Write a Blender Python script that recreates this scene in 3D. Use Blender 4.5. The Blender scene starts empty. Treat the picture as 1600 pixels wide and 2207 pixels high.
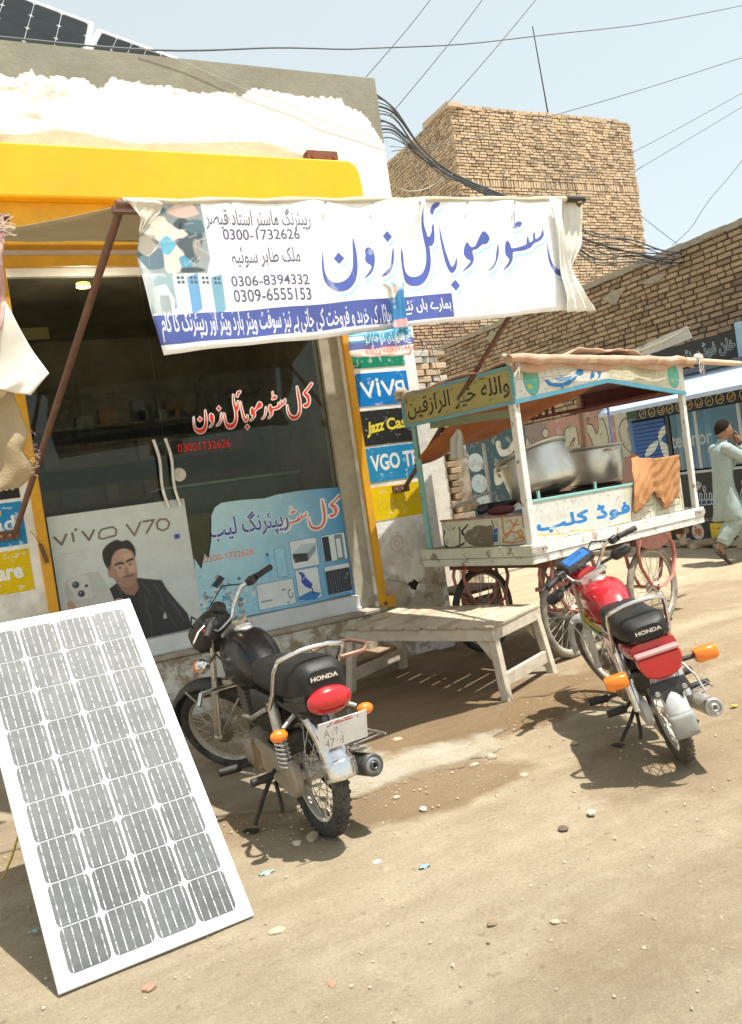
import bpy, bmesh, math, random
import numpy as np
from mathutils import Vector, Matrix, Euler
random.seed(7)
R = math.radians
sc = bpy.context.scene
col = sc.collection

# ------------------------------------------------------------------ camera
F_PX, IW, IH = 1750.0, 1600.0, 2207.0
YAW, PITCH, ROLL, EYE = R(26.1), R(-1.8), R(-8.3), 1.5
fw = Vector((math.sin(YAW)*math.cos(PITCH), math.cos(YAW)*math.cos(PITCH), math.sin(PITCH)))
r0 = Vector((math.cos(YAW), -math.sin(YAW), 0)); u0 = r0.cross(fw)
rt = r0*math.cos(ROLL)+u0*math.sin(ROLL); up = -r0*math.sin(ROLL)+u0*math.cos(ROLL)
cam_d = bpy.data.cameras.new('camera'); cam = bpy.data.objects.new('camera', cam_d); col.objects.link(cam)
cam.matrix_world = Matrix(((rt.x, up.x, -fw.x, 0), (rt.y, up.y, -fw.y, 0), (rt.z, up.z, -fw.z, EYE), (0, 0, 0, 1)))
cam_d.sensor_fit = 'VERTICAL'; cam_d.sensor_height = 24; cam_d.lens = 24*F_PX/IH
cam_d.clip_start = 0.05; cam_d.clip_end = 3000
sc.camera = cam

# ------------------------------------------------------------------ sky, sun, exposure
SUN_DIR = Vector((-0.22, 0.27, -1.0)).normalized()       # the way the light travels
s_el = math.asin(-SUN_DIR.z); s_az = math.atan2(-SUN_DIR.x, -SUN_DIR.y)
w = bpy.data.worlds.new('World'); sc.world = w; w.use_nodes = True
nt = w.node_tree; nt.nodes.clear()
wo = nt.nodes.new('ShaderNodeOutputWorld'); bg = nt.nodes.new('ShaderNodeBackground'); sky = nt.nodes.new('ShaderNodeTexSky')
sky.sky_type = 'NISHITA'; sky.sun_disc = False; sky.sun_elevation = s_el; sky.sun_rotation = s_az
sky.air_density = 1.0; sky.dust_density = 2.0; sky.ozone_density = 1.0; sky.altitude = 100
bg.inputs[1].default_value = 0.12
hz_ = nt.nodes.new('ShaderNodeMix'); hz_.data_type = 'RGBA'; hz_.inputs[0].default_value = 0.5       # even dust haze over the whole sky
nt.links.new(sky.outputs[0], hz_.inputs[6]); hz_.inputs[7].default_value = (6.9, 7.35, 6.55, 1)
nt.links.new(hz_.outputs[2], bg.inputs[0]); nt.links.new(bg.outputs[0], wo.inputs[0])
sun_d = bpy.data.lights.new('sun', 'SUN'); sun_d.energy = 5.0; sun_d.angle = R(0.55); sun_d.color = (1.0, 0.955, 0.87)
sun = bpy.data.objects.new('sun', sun_d); col.objects.link(sun)
sun.rotation_euler = SUN_DIR.to_track_quat('-Z', 'Y').to_euler(); sun.location = (5, -5, 20)
sc.view_settings.view_transform = 'Standard'; sc.view_settings.look = 'None'
sc.view_settings.exposure = 0.56; sc.view_settings.gamma = 1.0; sc.view_settings.use_curve_mapping = False
sc.cycles.max_bounces = 7; sc.cycles.transparent_max_bounces = 12

# ------------------------------------------------------------------ measuring helper: where the ray of a photo point meets a real plane
def ray(px, py):
    return fw + rt*((px-IW/2)/F_PX) - up*((py-IH/2)/F_PX)
def at(px, py, ax, v):
    d = ray(px, py); i = 'xyz'.index(ax); o = Vector((0, 0, EYE)); t = (v-o[i])/d[i]
    return o+d*t
def in_view(p):
    d = Vector(p)-Vector((0, 0, EYE)); z = d.dot(fw)
    if z <= 0: return None
    return (IW/2+F_PX*d.dot(rt)/z, IH/2-F_PX*d.dot(up)/z, z)

# ------------------------------------------------------------------ objects
def tag(o, label=None, cat=None, group=None, kind=None):
    if label: o['label'] = label
    if cat: o['category'] = cat
    if group: o['group'] = group
    if kind: o['kind'] = kind
    return o
def empty(name, loc=(0, 0, 0), rot=(0, 0, 0), parent=None):
    o = bpy.data.objects.new(name, None); col.objects.link(o); o.location = loc; o.rotation_euler = rot
    o.empty_display_size = 0.1
    if parent: o.parent = parent
    return o
class MB:
    def __init__(s): s.v = []; s.f = []; s.sm = []
    def add(s, vs, fs, smooth=False):
        b = len(s.v); s.v += [tuple(v) for v in vs]; s.f += [tuple(i+b for i in f) for f in fs]; s.sm += [smooth]*len(fs); return s
    def box(s, c, d, rot=None):
        x, y, z = d[0]/2, d[1]/2, d[2]/2
        vs = [Vector((i*x, j*y, k*z)) for i in (-1, 1) for j in (-1, 1) for k in (-1, 1)]
        if rot is not None:
            m = rot if isinstance(rot, Matrix) else Euler(rot).to_matrix(); vs = [m @ v for v in vs]
        vs = [v+Vector(c) for v in vs]
        return s.add(vs, [(0, 1, 3, 2), (4, 6, 7, 5), (0, 4, 5, 1), (2, 3, 7, 6), (0, 2, 6, 4), (1, 5, 7, 3)])
    def bar(s, p0, p1, w, h, upv=(0, 0, 1)):
        p0 = Vector(p0); p1 = Vector(p1); d = p1-p0; L = d.length; x = d.normalized()
        y = Vector(upv).cross(x)
        if y.length < 1e-4: y = Vector((0, 1, 0)).cross(x)
        y.normalize(); z = x.cross(y)
        return s.box((p0+p1)/2, (L, w, h), Matrix((x, y, z)).transposed())
    def tube(s, pts, r, n=8, closed=False, cap=True, flat=1.0):
        pts = [Vector(p) for p in pts]; m = len(pts)
        rr = r if isinstance(r, (list, tuple)) else [r]*m
        rings = []; prev = None
        for i, p in enumerate(pts):
            if closed: t = pts[(i+1) % m]-pts[i-1]
            else: t = pts[min(i+1, m-1)]-pts[max(i-1, 0)]
            if t.length < 1e-9: t = Vector((0, 0, 1))
            t.normalize()
            if prev is None:
                a = Vector((0, 0, 1)) if abs(t.z) < .9 else Vector((1, 0, 0)); nrm = t.cross(a).normalized()
            else:
                nrm = prev-t*prev.dot(t)
                nrm = nrm.normalized() if nrm.length > 1e-6 else t.orthogonal().normalized()
            prev = nrm; b = t.cross(nrm)
            rings.append([p+(nrm*math.cos(2*math.pi*k/n)+b*math.sin(2*math.pi*k/n)*flat)*rr[i] for k in range(n)])
        vs = [v for rg in rings for v in rg]; fs = []
        for i in range(m if closed else m-1):
            a = i*n; b_ = ((i+1) % m)*n
            for k in range(n):
                fs.append((a+k, a+(k+1) % n, b_+(k+1) % n, b_+k))
        s.add(vs, fs, True)
        if cap and not closed:
            s.add(rings[0], [tuple(range(n-1, -1, -1))]); s.add(rings[-1], [tuple(range(n))])
        return s
    def cyl(s, p0, p1, r0, r1=None, n=12):
        return s.tube([p0, p1], [r0, r0 if r1 is None else r1], n)
    def lathe(s, prof, o=(0, 0, 0), axis=(0, 0, 1), n=24, closed=False, smooth=True):
        a = Vector(axis).normalized(); x = a.orthogonal().normalized(); y = a.cross(x); o = Vector(o); m = len(prof)
        vs = [o+a*h+(x*math.cos(2*math.pi*k/n)+y*math.sin(2*math.pi*k/n))*r for r, h in prof for k in range(n)]
        fs = []
        for i in range(m if closed else m-1):
            A = i*n; B = ((i+1) % m)*n
            for k in range(n): fs.append((A+k, A+(k+1) % n, B+(k+1) % n, B+k))
        return s.add(vs, fs, smooth)
    def ell(s, c, d, n=12, m=8, rot=None, pw=1.0):
        vs = []; fs = []; c = Vector(c)
        mt = Euler(rot).to_matrix() if rot else None
        def sg(q): return math.copysign(abs(q)**pw, q)
        for j in range(m+1):
            th = -math.pi/2+math.pi*j/m
            for k in range(n):
                ph = 2*math.pi*k/n
                v = Vector((sg(math.cos(th))*sg(math.cos(ph))*d[0], sg(math.cos(th))*sg(math.sin(ph))*d[1], sg(math.sin(th))*d[2]))
                vs.append((mt @ v if mt else v)+c)
        for j in range(m):
            for k in range(n):
                fs.append((j*n+k, j*n+(k+1) % n, (j+1)*n+(k+1) % n, (j+1)*n+k))
        return s.add(vs, fs, True)
    def loft(s, secs, smooth=True, cap=True, closed=True):
        n = len(secs[0]); vs = [v for q in secs for v in q]; fs = []
        for i in range(len(secs)-1):
            for k in range(n if closed else n-1):
                fs.append((i*n+k, i*n+(k+1) % n, (i+1)*n+(k+1) % n, (i+1)*n+k))
        s.add(vs, fs, smooth)
        if cap: s.add(secs[0], [tuple(range(n-1, -1, -1))], False); s.add(secs[-1], [tuple(range(n))], False)
        return s
    def prism(s, poly, ext):
        n = len(poly); e = Vector(ext); a = [Vector(p) for p in poly]; b = [p+e for p in a]
        return s.add(a+b, [tuple(range(n-1, -1, -1)), tuple(range(n, 2*n))]+[(i, (i+1) % n, n+(i+1) % n, n+i) for i in range(n)])
    def grid(s, fn, nu, nv, smooth=True):
        vs = [fn(i/nu, j/nv) for i in range(nu+1) for j in range(nv+1)]
        fs = [(i*(nv+1)+j, (i+1)*(nv+1)+j, (i+1)*(nv+1)+j+1, i*(nv+1)+j+1) for i in range(nu) for j in range(nv)]
        return s.add(vs, fs, smooth)
    def build(s, name, mat, parent=None, bevel=0, thick=0, uv=None, loc=None, rot=None, mods=None):
        me = bpy.data.meshes.new(name); me.from_pydata(s.v, [], s.f); me.validate(); me.update()
        if len(me.polygons) == len(s.sm): me.polygons.foreach_set('use_smooth', s.sm)
        bm = bmesh.new(); bm.from_mesh(me); bmesh.ops.recalc_face_normals(bm, faces=bm.faces)
        if bevel: bmesh.ops.bevel(bm, geom=[e for e in bm.edges if len(e.link_faces) == 2 and e.calc_face_angle(0) > 0.6], offset=bevel, segments=1, affect='EDGES')
        bm.to_mesh(me); bm.free()
        if uv:                                  # planar uv: origin, u vector, v vector (each spanning 0..1)
            o_, U, V = (Vector(q) for q in uv); lay = me.uv_layers.new(name='UVMap')
            for l in me.loops:
                p = me.vertices[l.vertex_index].co-o_; lay.data[l.index].uv = (p.dot(U)/U.length_squared, p.dot(V)/V.length_squared)
        if mat: me.materials.append(mat)
        o = bpy.data.objects.new(name, me); col.objects.link(o)
        if parent: o.parent = parent
        if loc: o.location = loc
        if rot: o.rotation_euler = rot
        if thick:
            m = o.modifiers.new('solid', 'SOLIDIFY'); m.thickness = thick; m.offset = -1
        return o
def copy_tree(o, parent=None):
    c = o.copy(); col.objects.link(c)
    if parent: c.parent = parent
    for ch in list(o.children): copy_tree(ch, c)
    return c

# ------------------------------------------------------------------ materials
MT = {}
def nodes(m):
    m.use_nodes = True; t = m.node_tree; t.nodes.clear()
    out = t.nodes.new('ShaderNodeOutputMaterial'); b = t.nodes.new('ShaderNodeBsdfPrincipled'); t.links.new(b.outputs[0], out.inputs[0]); return t, b, out
def noise(t, scale, detail=5, rough=0.6, coord='Object', dist=0.0, stretch=None):
    tc = t.nodes.new('ShaderNodeTexCoord'); n = t.nodes.new('ShaderNodeTexNoise'); src = tc.outputs[coord]
    if stretch:
        mp = t.nodes.new('ShaderNodeMapping'); mp.inputs['Scale'].default_value = stretch; t.links.new(src, mp.inputs[0]); src = mp.outputs[0]
    t.links.new(src, n.inputs['Vector']); n.inputs['Scale'].default_value = scale; n.inputs['Detail'].default_value = detail
    n.inputs['Roughness'].default_value = rough; n.inputs['Distortion'].default_value = dist; return n
def ramp(t, src, a, b, ca=(0, 0, 0, 1), cb=(1, 1, 1, 1)):
    r = t.nodes.new('ShaderNodeValToRGB'); r.color_ramp.elements[0].position = a; r.color_ramp.elements[1].position = b
    r.color_ramp.elements[0].color = ca; r.color_ramp.elements[1].color = cb; t.links.new(src, r.inputs[0]); return r
def mixc(t, fac, a, b, mode='MIX'):
    m = t.nodes.new('ShaderNodeMix'); m.data_type = 'RGBA'; m.blend_type = mode
    for sock, v in ((m.inputs[0], fac), (m.inputs[6], a), (m.inputs[7], b)):
        if isinstance(v, (int, float)): sock.default_value = v
        elif isinstance(v, tuple): sock.default_value = v if len(v) == 4 else (*v, 1)
        else: t.links.new(v, sock)
    return m.outputs[2]
def mat(name, c, rough=0.6, metal=0.0, dirt=0.0, dirtc=(0.30, 0.24, 0.17), scale=6, bump=0.0, bscale=40, spec=0.5, var=0.12, coat=0.0, dth=(0.45, 0.7), stretch=None):
    """painted / plain surface with blotchy tone, worn or dusty patches and fine relief"""
    if name in MT: return MT[name]
    m = bpy.data.materials.new(name); t, b, out = nodes(m)
    base = (*c, 1)
    n1 = noise(t, scale, 6, 0.65, stretch=stretch)
    lo = tuple(max(0, q*(1-var)) for q in c); hi = tuple(min(1, q*(1+var)) for q in c)
    cc = ramp(t, n1.outputs[0], 0.3, 0.7, (*lo, 1), (*hi, 1)).outputs[0]
    rsock = None
    if dirt > 0:
        n2 = noise(t, scale*1.7, 9, 0.7, dist=0.3, stretch=stretch)
        f = ramp(t, n2.outputs[0], dth[0], dth[1], (0, 0, 0, 1), (dirt, dirt, dirt, 1)).outputs[0]
        cc = mixc(t, f, cc, dirtc)
        rr = t.nodes.new('ShaderNodeMapRange'); t.links.new(f, rr.inputs[0]); rr.inputs[3].default_value = rough; rr.inputs[4].default_value = min(1, rough+0.45)
        t.links.new(rr.outputs[0], b.inputs['Roughness'])
        if metal > 0:
            mm = t.nodes.new('ShaderNodeMapRange'); t.links.new(f, mm.inputs[0]); mm.inputs[3].default_value = metal; mm.inputs[4].default_value = 0.0; t.links.new(mm.outputs[0], b.inputs['Metallic'])
    else: b.inputs['Roughness'].default_value = rough
    if not (dirt > 0 and metal > 0): b.inputs['Metallic'].default_value = metal
    t.links.new(cc, b.inputs['Base Color']); b.inputs['Specular IOR Level'].default_value = spec
    if coat: b.inputs['Coat Weight'].default_value = coat; b.inputs['Coat Roughness'].default_value = 0.08
    if bump:
        n3 = noise(t, bscale, 8, 0.7); bp = t.nodes.new('ShaderNodeBump'); bp.inputs['Strength'].default_value = bump; bp.inputs['Distance'].default_value = 0.01
        t.links.new(n3.outputs[0], bp.inputs['Height']); t.links.new(bp.outputs[0], b.inputs['Normal'])
    MT[name] = m; return m
def emis(name, c, s):
    m = bpy.data.materials.new(name); t, b, out = nodes(m); b.inputs['Emission Color'].default_value = (*c, 1); b.inputs['Emission Strength'].default_value = s
    b.inputs['Base Color'].default_value = (*c, 1); return m
def glass(name, tint=(0.8, 0.9, 0.87), ior=1.5, rough=0.0):
    m = bpy.data.materials.new(name); m.use_nodes = True; t = m.node_tree; t.nodes.clear()
    out = t.nodes.new('ShaderNodeOutputMaterial'); tr = t.nodes.new('ShaderNodeBsdfTransparent'); tr.inputs[0].default_value = (*tint, 1)
    gl = t.nodes.new('ShaderNodeBsdfGlossy'); gl.inputs['Roughness'].default_value = rough; fr = t.nodes.new('ShaderNodeFresnel'); fr.inputs[0].default_value = ior
    mx = t.nodes.new('ShaderNodeMixShader'); t.links.new(fr.outputs[0], mx.inputs[0]); t.links.new(tr.outputs[0], mx.inputs[1]); t.links.new(gl.outputs[0], mx.inputs[2])
    t.links.new(mx.outputs[0], out.inputs[0]); return m
def brickmat(name, c1, c2, mort=(0.36, 0.29, 0.21)):
    m = bpy.data.materials.new(name); t, b, out = nodes(m)
    g = t.nodes.new('ShaderNodeNewGeometry'); oi = t.nodes.new('ShaderNodeObjectInfo'); ad = t.nodes.new('ShaderNodeMath'); ad.operation = 'ADD'; fr_ = t.nodes.new('ShaderNodeMath'); fr_.operation = 'FRACT'
    t.links.new(g.outputs['Random Per Island'], ad.inputs[0]); t.links.new(oi.outputs['Random'], ad.inputs[1]); t.links.new(ad.outputs[0], fr_.inputs[0])
    r_ = ramp(t, fr_.outputs[0], 0.0, 1.0, (*c1, 1), (*c2, 1))
    e = r_.color_ramp.elements.new(0.5); e.color = (*[0.5*(a+b_)*1.05 for a, b_ in zip(c1, c2)], 1)
    e = r_.color_ramp.elements.new(0.93); e.color = (*[q*0.62 for q in c1], 1)
    n = noise(t, 14, 8, 0.75); f = ramp(t, n.outputs[0], 0.5, 0.75, (0, 0, 0, 1), (0.55, 0.55, 0.55, 1))
    cc = mixc(t, f.outputs[0], r_.outputs[0], mort)
    n4 = noise(t, 0.5, 4, 0.6); f4 = ramp(t, n4.outputs[0], 0.35, 0.7, (0.82, 0.82, 0.82, 1), (1.12, 1.1, 1.06, 1)); cc = mixc(t, 1.0, cc, f4.outputs[0], 'MULTIPLY')
    t.links.new(cc, b.inputs['Base Color']); b.inputs['Roughness'].default_value = 0.95; b.inputs['Specular IOR Level'].default_value = 0.2
    n3 = noise(t, 45, 8, 0.75); bp = t.nodes.new('ShaderNodeBump'); bp.inputs['Strength'].default_value = 0.7; bp.inputs['Distance'].default_value = 0.012
    t.links.new(n3.outputs[0], bp.inputs['Height']); t.links.new(bp.outputs[0], b.inputs['Normal'])
    return m

# ------------------------------------------------------------------ flat print, drawn by code into an image (paint on walls, posters, banners)
def fill(a, segs, c, alpha=1.0):
    """non-zero fill of closed outlines given as segments (n,4) in image pixels, y down, soft edges by 3x vertical sampling"""
    segs = np.asarray(segs, float)
    if len(segs) == 0: return
    h, w_ = a.shape[:2]
    x0 = int(max(0, math.floor(min(segs[:, 0].min(), segs[:, 2].min())))); x1 = int(min(w_, math.ceil(max(segs[:, 0].max(), segs[:, 2].max()))+1))
    y0 = int(max(0, math.floor(min(segs[:, 1].min(), segs[:, 3].min())))); y1 = int(min(h, math.ceil(max(segs[:, 1].max(), segs[:, 3].max()))+1))
    if x1 <= x0 or y1 <= y0: return
    K = 3; cov = np.zeros((y1-y0, x1-x0)); xs = np.arange(x0, x1)
    s = segs[segs[:, 1] != segs[:, 3]]
    for iy in range(y0, y1):
        for k in range(K):
            yy = iy+(k+0.5)/K
            m = ((s[:, 1] <= yy) & (s[:, 3] > yy)) | ((s[:, 3] <= yy) & (s[:, 1] > yy))
            if not m.any(): continue
            q = s[m]; xc = q[:, 0]+(yy-q[:, 1])*(q[:, 2]-q[:, 0])/(q[:, 3]-q[:, 1]); od = np.argsort(xc); xc = xc[od]; wd = np.cumsum(np.sign(q[:, 3]-q[:, 1])[od])
            for j in range(0, len(xc)-1):
                if wd[j] != 0: cov[iy-y0] += np.clip(np.minimum(xs+1, xc[j+1])-np.maximum(xs, xc[j]), 0, 1)/K
    cov = np.clip(cov, 0, 1)*alpha
    a[y0:y1, x0:x1] = a[y0:y1, x0:x1]*(1-cov[..., None])+np.array(c)*cov[..., None]
def pseg(pts):
    p = np.asarray(pts, float); return np.hstack([p, np.roll(p, -1, axis=0)])
def smooth_poly(pts, n=4):
    p = np.asarray(pts, float); o = []; N = len(p)
    for i in range(N):
        a, b, c, d = p[i-1], p[i], p[(i+1) % N], p[(i+2) % N]
        for k in range(n):
            t = k/n; o.append(0.5*((2*b)+(-a+c)*t+(2*a-5*b+4*c-d)*t*t+(-a+3*b-3*c+d)*t**3))
    return np.array(o)
def poly(a, pts, c, alpha=1.0, sm=False): fill(a, pseg(smooth_poly(pts) if sm else pts), c, alpha)
def rect(a, x0, y0, x1, y1, c, alpha=1.0, r=0):
    if r:
        p = []
        for cx, cy, s0 in ((x1-r, y0+r, -90), (x1-r, y1-r, 0), (x0+r, y1-r, 90), (x0+r, y0+r, 180)):
            for k in range(6): t = R(s0+18*k); p.append((cx+r*math.cos(t), cy+r*math.sin(t)))
        poly(a, p, c, alpha)
    else: poly(a, [(x0, y0), (x1, y0), (x1, y1), (x0, y1)], c, alpha)
def disc(a, cx, cy, rx, ry, c, alpha=1.0): poly(a, [(cx+rx*math.cos(t*math.pi/14), cy+ry*math.sin(t*math.pi/14)) for t in range(28)], c, alpha)
def line(a, pts, w_, c, alpha=1.0):
    for (ax, ay), (bx, by) in zip(pts[:-1], pts[1:]):
        L = math.hypot(bx-ax, by-ay) or 1; nx, ny = -(by-ay)/L*w_/2, (bx-ax)/L*w_/2
        poly(a, [(ax+nx, ay+ny), (bx+nx, by+ny), (bx-nx, by-ny), (ax-nx, ay-ny)], c, alpha)
    for (ax, ay) in pts: disc(a, ax, ay, w_/2, w_/2, c, alpha)
AR = {}
for k, v in {'ا': 'FE8D FE8E', 'آ': 'FE81 FE82', 'ب': 'FE8F FE90 FE91 FE92', 'پ': 'FB56 FB57 FB58 FB59', 'ت': 'FE95 FE96 FE97 FE98', 'ٹ': 'FB66 FB67 FB68 FB69', 'ج': 'FE9D FE9E FE9F FEA0', 'خ': 'FEA5 FEA6 FEA7 FEA8', 'ح': 'FEA1 FEA2 FEA3 FEA4', 'د': 'FEA9 FEAA', 'ڈ': 'FB88 FB89', 'ر': 'FEAD FEAE', 'ز': 'FEAF FEB0', 'س': 'FEB1 FEB2 FEB3 FEB4', 'ش': 'FEB5 FEB6 FEB7 FEB8', 'ص': 'FEB9 FEBA FEBB FEBC', 'ط': 'FEC1 FEC2 FEC3 FEC4', 'ف': 'FED1 FED2 FED3 FED4', 'ق': 'FED5 FED6 FED7 FED8', 'ک': 'FB8E FB8F FB90 FB91', 'گ': 'FB92 FB93 FB94 FB95', 'ل': 'FEDD FEDE FEDF FEE0', 'م': 'FEE1 FEE2 FEE3 FEE4', 'ن': 'FEE5 FEE6 FEE7 FEE8', 'ں': 'FB9E FB9F', 'و': 'FEED FEEE', 'ہ': 'FBA6 FBA7 FBA8 FBA9', 'ی': 'FBFC FBFD FBFE FBFF', 'ے': 'FBAE FBAF', 'ئ': 'FE89 FE8A FE8B FE8C', 'ه': 'FEE9 FEEA FEEB FEEC', 'ي': 'FEF1 FEF2 FEF3 FEF4'}.items():
    AR[k] = [chr(int(h, 16)) for h in v.split()]
def shape_ar(s):
    o = []; n = len(s)
    for i, ch in enumerate(s):
        if ch not in AR: o.append(ch); continue
        f = AR[ch]; pj = i > 0 and s[i-1] in AR and len(AR[s[i-1]]) == 4; nj = i < n-1 and s[i+1] in AR and len(f) == 4
        if pj and nj: o.append(f[3])
        elif pj: o.append(f[1])
        elif nj: o.append(f[2])
        else: o.append(f[0])
    # numbers keep their own order inside the reversed line
    return ''.join(reversed(o))
_tc = {}
def text_segs(s, bold=0.0):
    key = (s, bold)
    if key in _tc: return _tc[key]
    c = bpy.data.curves.new('t', 'FONT'); c.body = s; c.resolution_u = 3; c.offset = bold; o = bpy.data.objects.new('t', c); col.objects.link(o)
    dg = bpy.context.evaluated_depsgraph_get(); me = o.evaluated_get(dg).to_mesh()
    vs = np.array([v.co[:2] for v in me.vertices]); cnt = {}; lst = []
    for p in me.polygons:
        vi = list(p.vertices); q_ = vs[vi]; ar = np.sum(q_[:, 0]*np.roll(q_[:, 1], -1)-np.roll(q_[:, 0], -1)*q_[:, 1])
        if abs(ar) < 1e-9: continue
        if ar < 0: vi.reverse()
        for a_, b_ in zip(vi, vi[1:]+vi[:1]): lst.append((*vs[a_], *vs[b_]))
    sg = np.array(lst) if lst else np.zeros((0, 4))
    o.evaluated_get(dg).to_mesh_clear(); bpy.data.objects.remove(o); bpy.data.curves.remove(c)
    _tc[key] = sg; return sg
def text(a, s, x0, y0, x1, y1, c, arabic=False, slant=0.0, skew=0.0, bold=0.0, alpha=1.0, outline=None, oc=None):
    """fit the line of text into the box (image pixels, y down)"""
    g = text_segs(shape_ar(s) if arabic else s, bold).copy()
    if not len(g): return
    X = g[:, [0, 2]]; Y = g[:, [1, 3]]
    X = X+Y*slant
    X = (X-X.min())/(X.max()-X.min()); Y = (Y-Y.min())/(Y.max()-Y.min())
    xx = x0+X*(x1-x0); yy = y1-Y*(y1-y0)-X*skew
    sg = np.stack([xx[:, 0], yy[:, 0], xx[:, 1], yy[:, 1]], 1)
    if outline:
        for k in range(10):
            dx, dy = outline*math.cos(k*math.pi/5), outline*math.sin(k*math.pi/5); fill(a, sg+np.array([dx, dy, dx, dy]), oc, alpha)
    fill(a, sg, c, alpha)
def canvas(w_, h, c): return np.ones((h, w_, 3))*np.array(c, float)
def vnoise(h, w_, s, seed=0, oct=4):
    rng = np.random.default_rng(seed); o = np.zeros((h, w_)); amp = 1; tot = 0
    for k in range(oct):
        g = rng.random((max(2, int(h/s)+2), max(2, int(w_/s)+2)))
        y = np.linspace(0, g.shape[0]-1.001, h); x = np.linspace(0, g.shape[1]-1.001, w_)
        yi = y.astype(int); xi = x.astype(int); fy = (y-yi)[:, None]; fx = (x-xi)[None]; fy = fy*fy*(3-2*fy); fx = fx*fx*(3-2*fx)
        o += amp*((g[yi][:, xi]*(1-fx)+g[yi][:, xi+1]*fx)*(1-fy)+(g[yi+1][:, xi]*(1-fx)+g[yi+1][:, xi+1]*fx)*fy); tot += amp; amp *= 0.55; s = max(2, s/2)
    return o/tot
def wear(a, lvl, c, s=40, seed=1, alpha=0.8, mask=None):
    n = vnoise(a.shape[0], a.shape[1], s, seed, 6); f = np.clip((n-lvl)*14, 0, 1)*alpha
    if mask is not None: f = f*mask
    a[:] = a*(1-f[..., None])+np.array(c)*f[..., None]
def blur(a, x0, y0, x1, y1, r):
    x0, y0, x1, y1 = max(0, int(x0)), max(0, int(y0)), min(a.shape[1], int(x1)), min(a.shape[0], int(y1)); b = a[y0:y1, x0:x1].copy()
    for _ in range(2):
        for ax in (0, 1): b = sum(np.roll(b, k, ax) for k in range(-r, r+1))/(2*r+1)
    a[y0+r*2:y1-r*2, x0+r*2:x1-r*2] = b[r*2:-r*2, r*2:-r*2]
def lin(c): return tuple((q/255)**2.2 for q in c)
def printmat(name, a, rough=0.5, bump=0.0, emit=False, alpha=None, spec=0.4):
    """a holds plain albedo in linear light"""
    h, w_ = a.shape[:2]; im = bpy.data.images.new(name, w_, h, alpha=alpha is not None, float_buffer=False)
    px = np.ones((h, w_, 4), np.float32); px[..., :3] = np.clip(a, 0, 1)**(1/2.2)
    if alpha is not None: px[..., 3] = alpha
    im.pixels.foreach_set(px[::-1].ravel()); im.update(); im.pack()
    m = bpy.data.materials.new(name); t, b, out = nodes(m); ti = t.nodes.new('ShaderNodeTexImage'); ti.image = im; ti.extension = 'EXTEND'
    cc = ti.outputs[0]; n = noise(t, 9, 7, 0.7); f = ramp(t, n.outputs[0], 0.35, 0.75, (1.03, 1.03, 1.03, 1), (0.86, 0.85, 0.82, 1)); cc = mixc(t, 1.0, cc, f.outputs[0], 'MULTIPLY')
    t.links.new(cc, b.inputs['Base Color']); b.inputs['Roughness'].default_value = rough; b.inputs['Specular IOR Level'].default_value = spec
    if alpha is not None: t.links.new(ti.outputs[1], b.inputs['Alpha'])
    if bump:
        n3 = noise(t, 30, 8, 0.7); bp = t.nodes.new('ShaderNodeBump'); bp.inputs['Strength'].default_value = bump; bp.inputs['Distance'].default_value = 0.01
        t.links.new(n3.outputs[0], bp.inputs['Height']); t.links.new(bp.outputs[0], b.inputs['Normal'])
    return m
# ================================================================== GROUND
def h01(x, y):
    return 0.5*math.sin(x*1.7+1.3*math.sin(y*1.1))+0.3*math.sin(x*4.1+y*3.3)+0.2*math.sin(y*6.7-x*2.9)
gx = list(np.concatenate([[-500, -200, -80, -40, -20, -10, -6, -4], np.arange(-3, 9.6, .06), [10, 11, 12, 14, 17, 22, 30, 50, 100, 250, 600]]))
gy = list(np.concatenate([[-500, -200, -80, -30, -12, -5, -2, 0, .6], np.arange(1.0, 7.4, .05), np.arange(7.4, 12, .2), [13, 15, 20, 30, 50, 100, 250, 600]]))
rg = np.random.default_rng(3)
nz = vnoise(len(gy), len(gx), 9, 5, 3)
g = MB(); vs = []
for j, y in enumerate(gy):
    for i, x in enumerate(gx):
        near = -3 < x < 9.5 and 1.0 < y < 7.4
        z = (0.010*h01(x, y)+0.020*(nz[j, i]-0.5)+0.0025*(rg.random()-.5)) if near else 0.0
        vs.append((x, y, z-0.004))
nx = len(gx)
g.add(vs, [(j*nx+i, j*nx+i+1, (j+1)*nx+i+1, (j+1)*nx+i) for j in range(len(gy)-1) for i in range(nx-1)], True)
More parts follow.
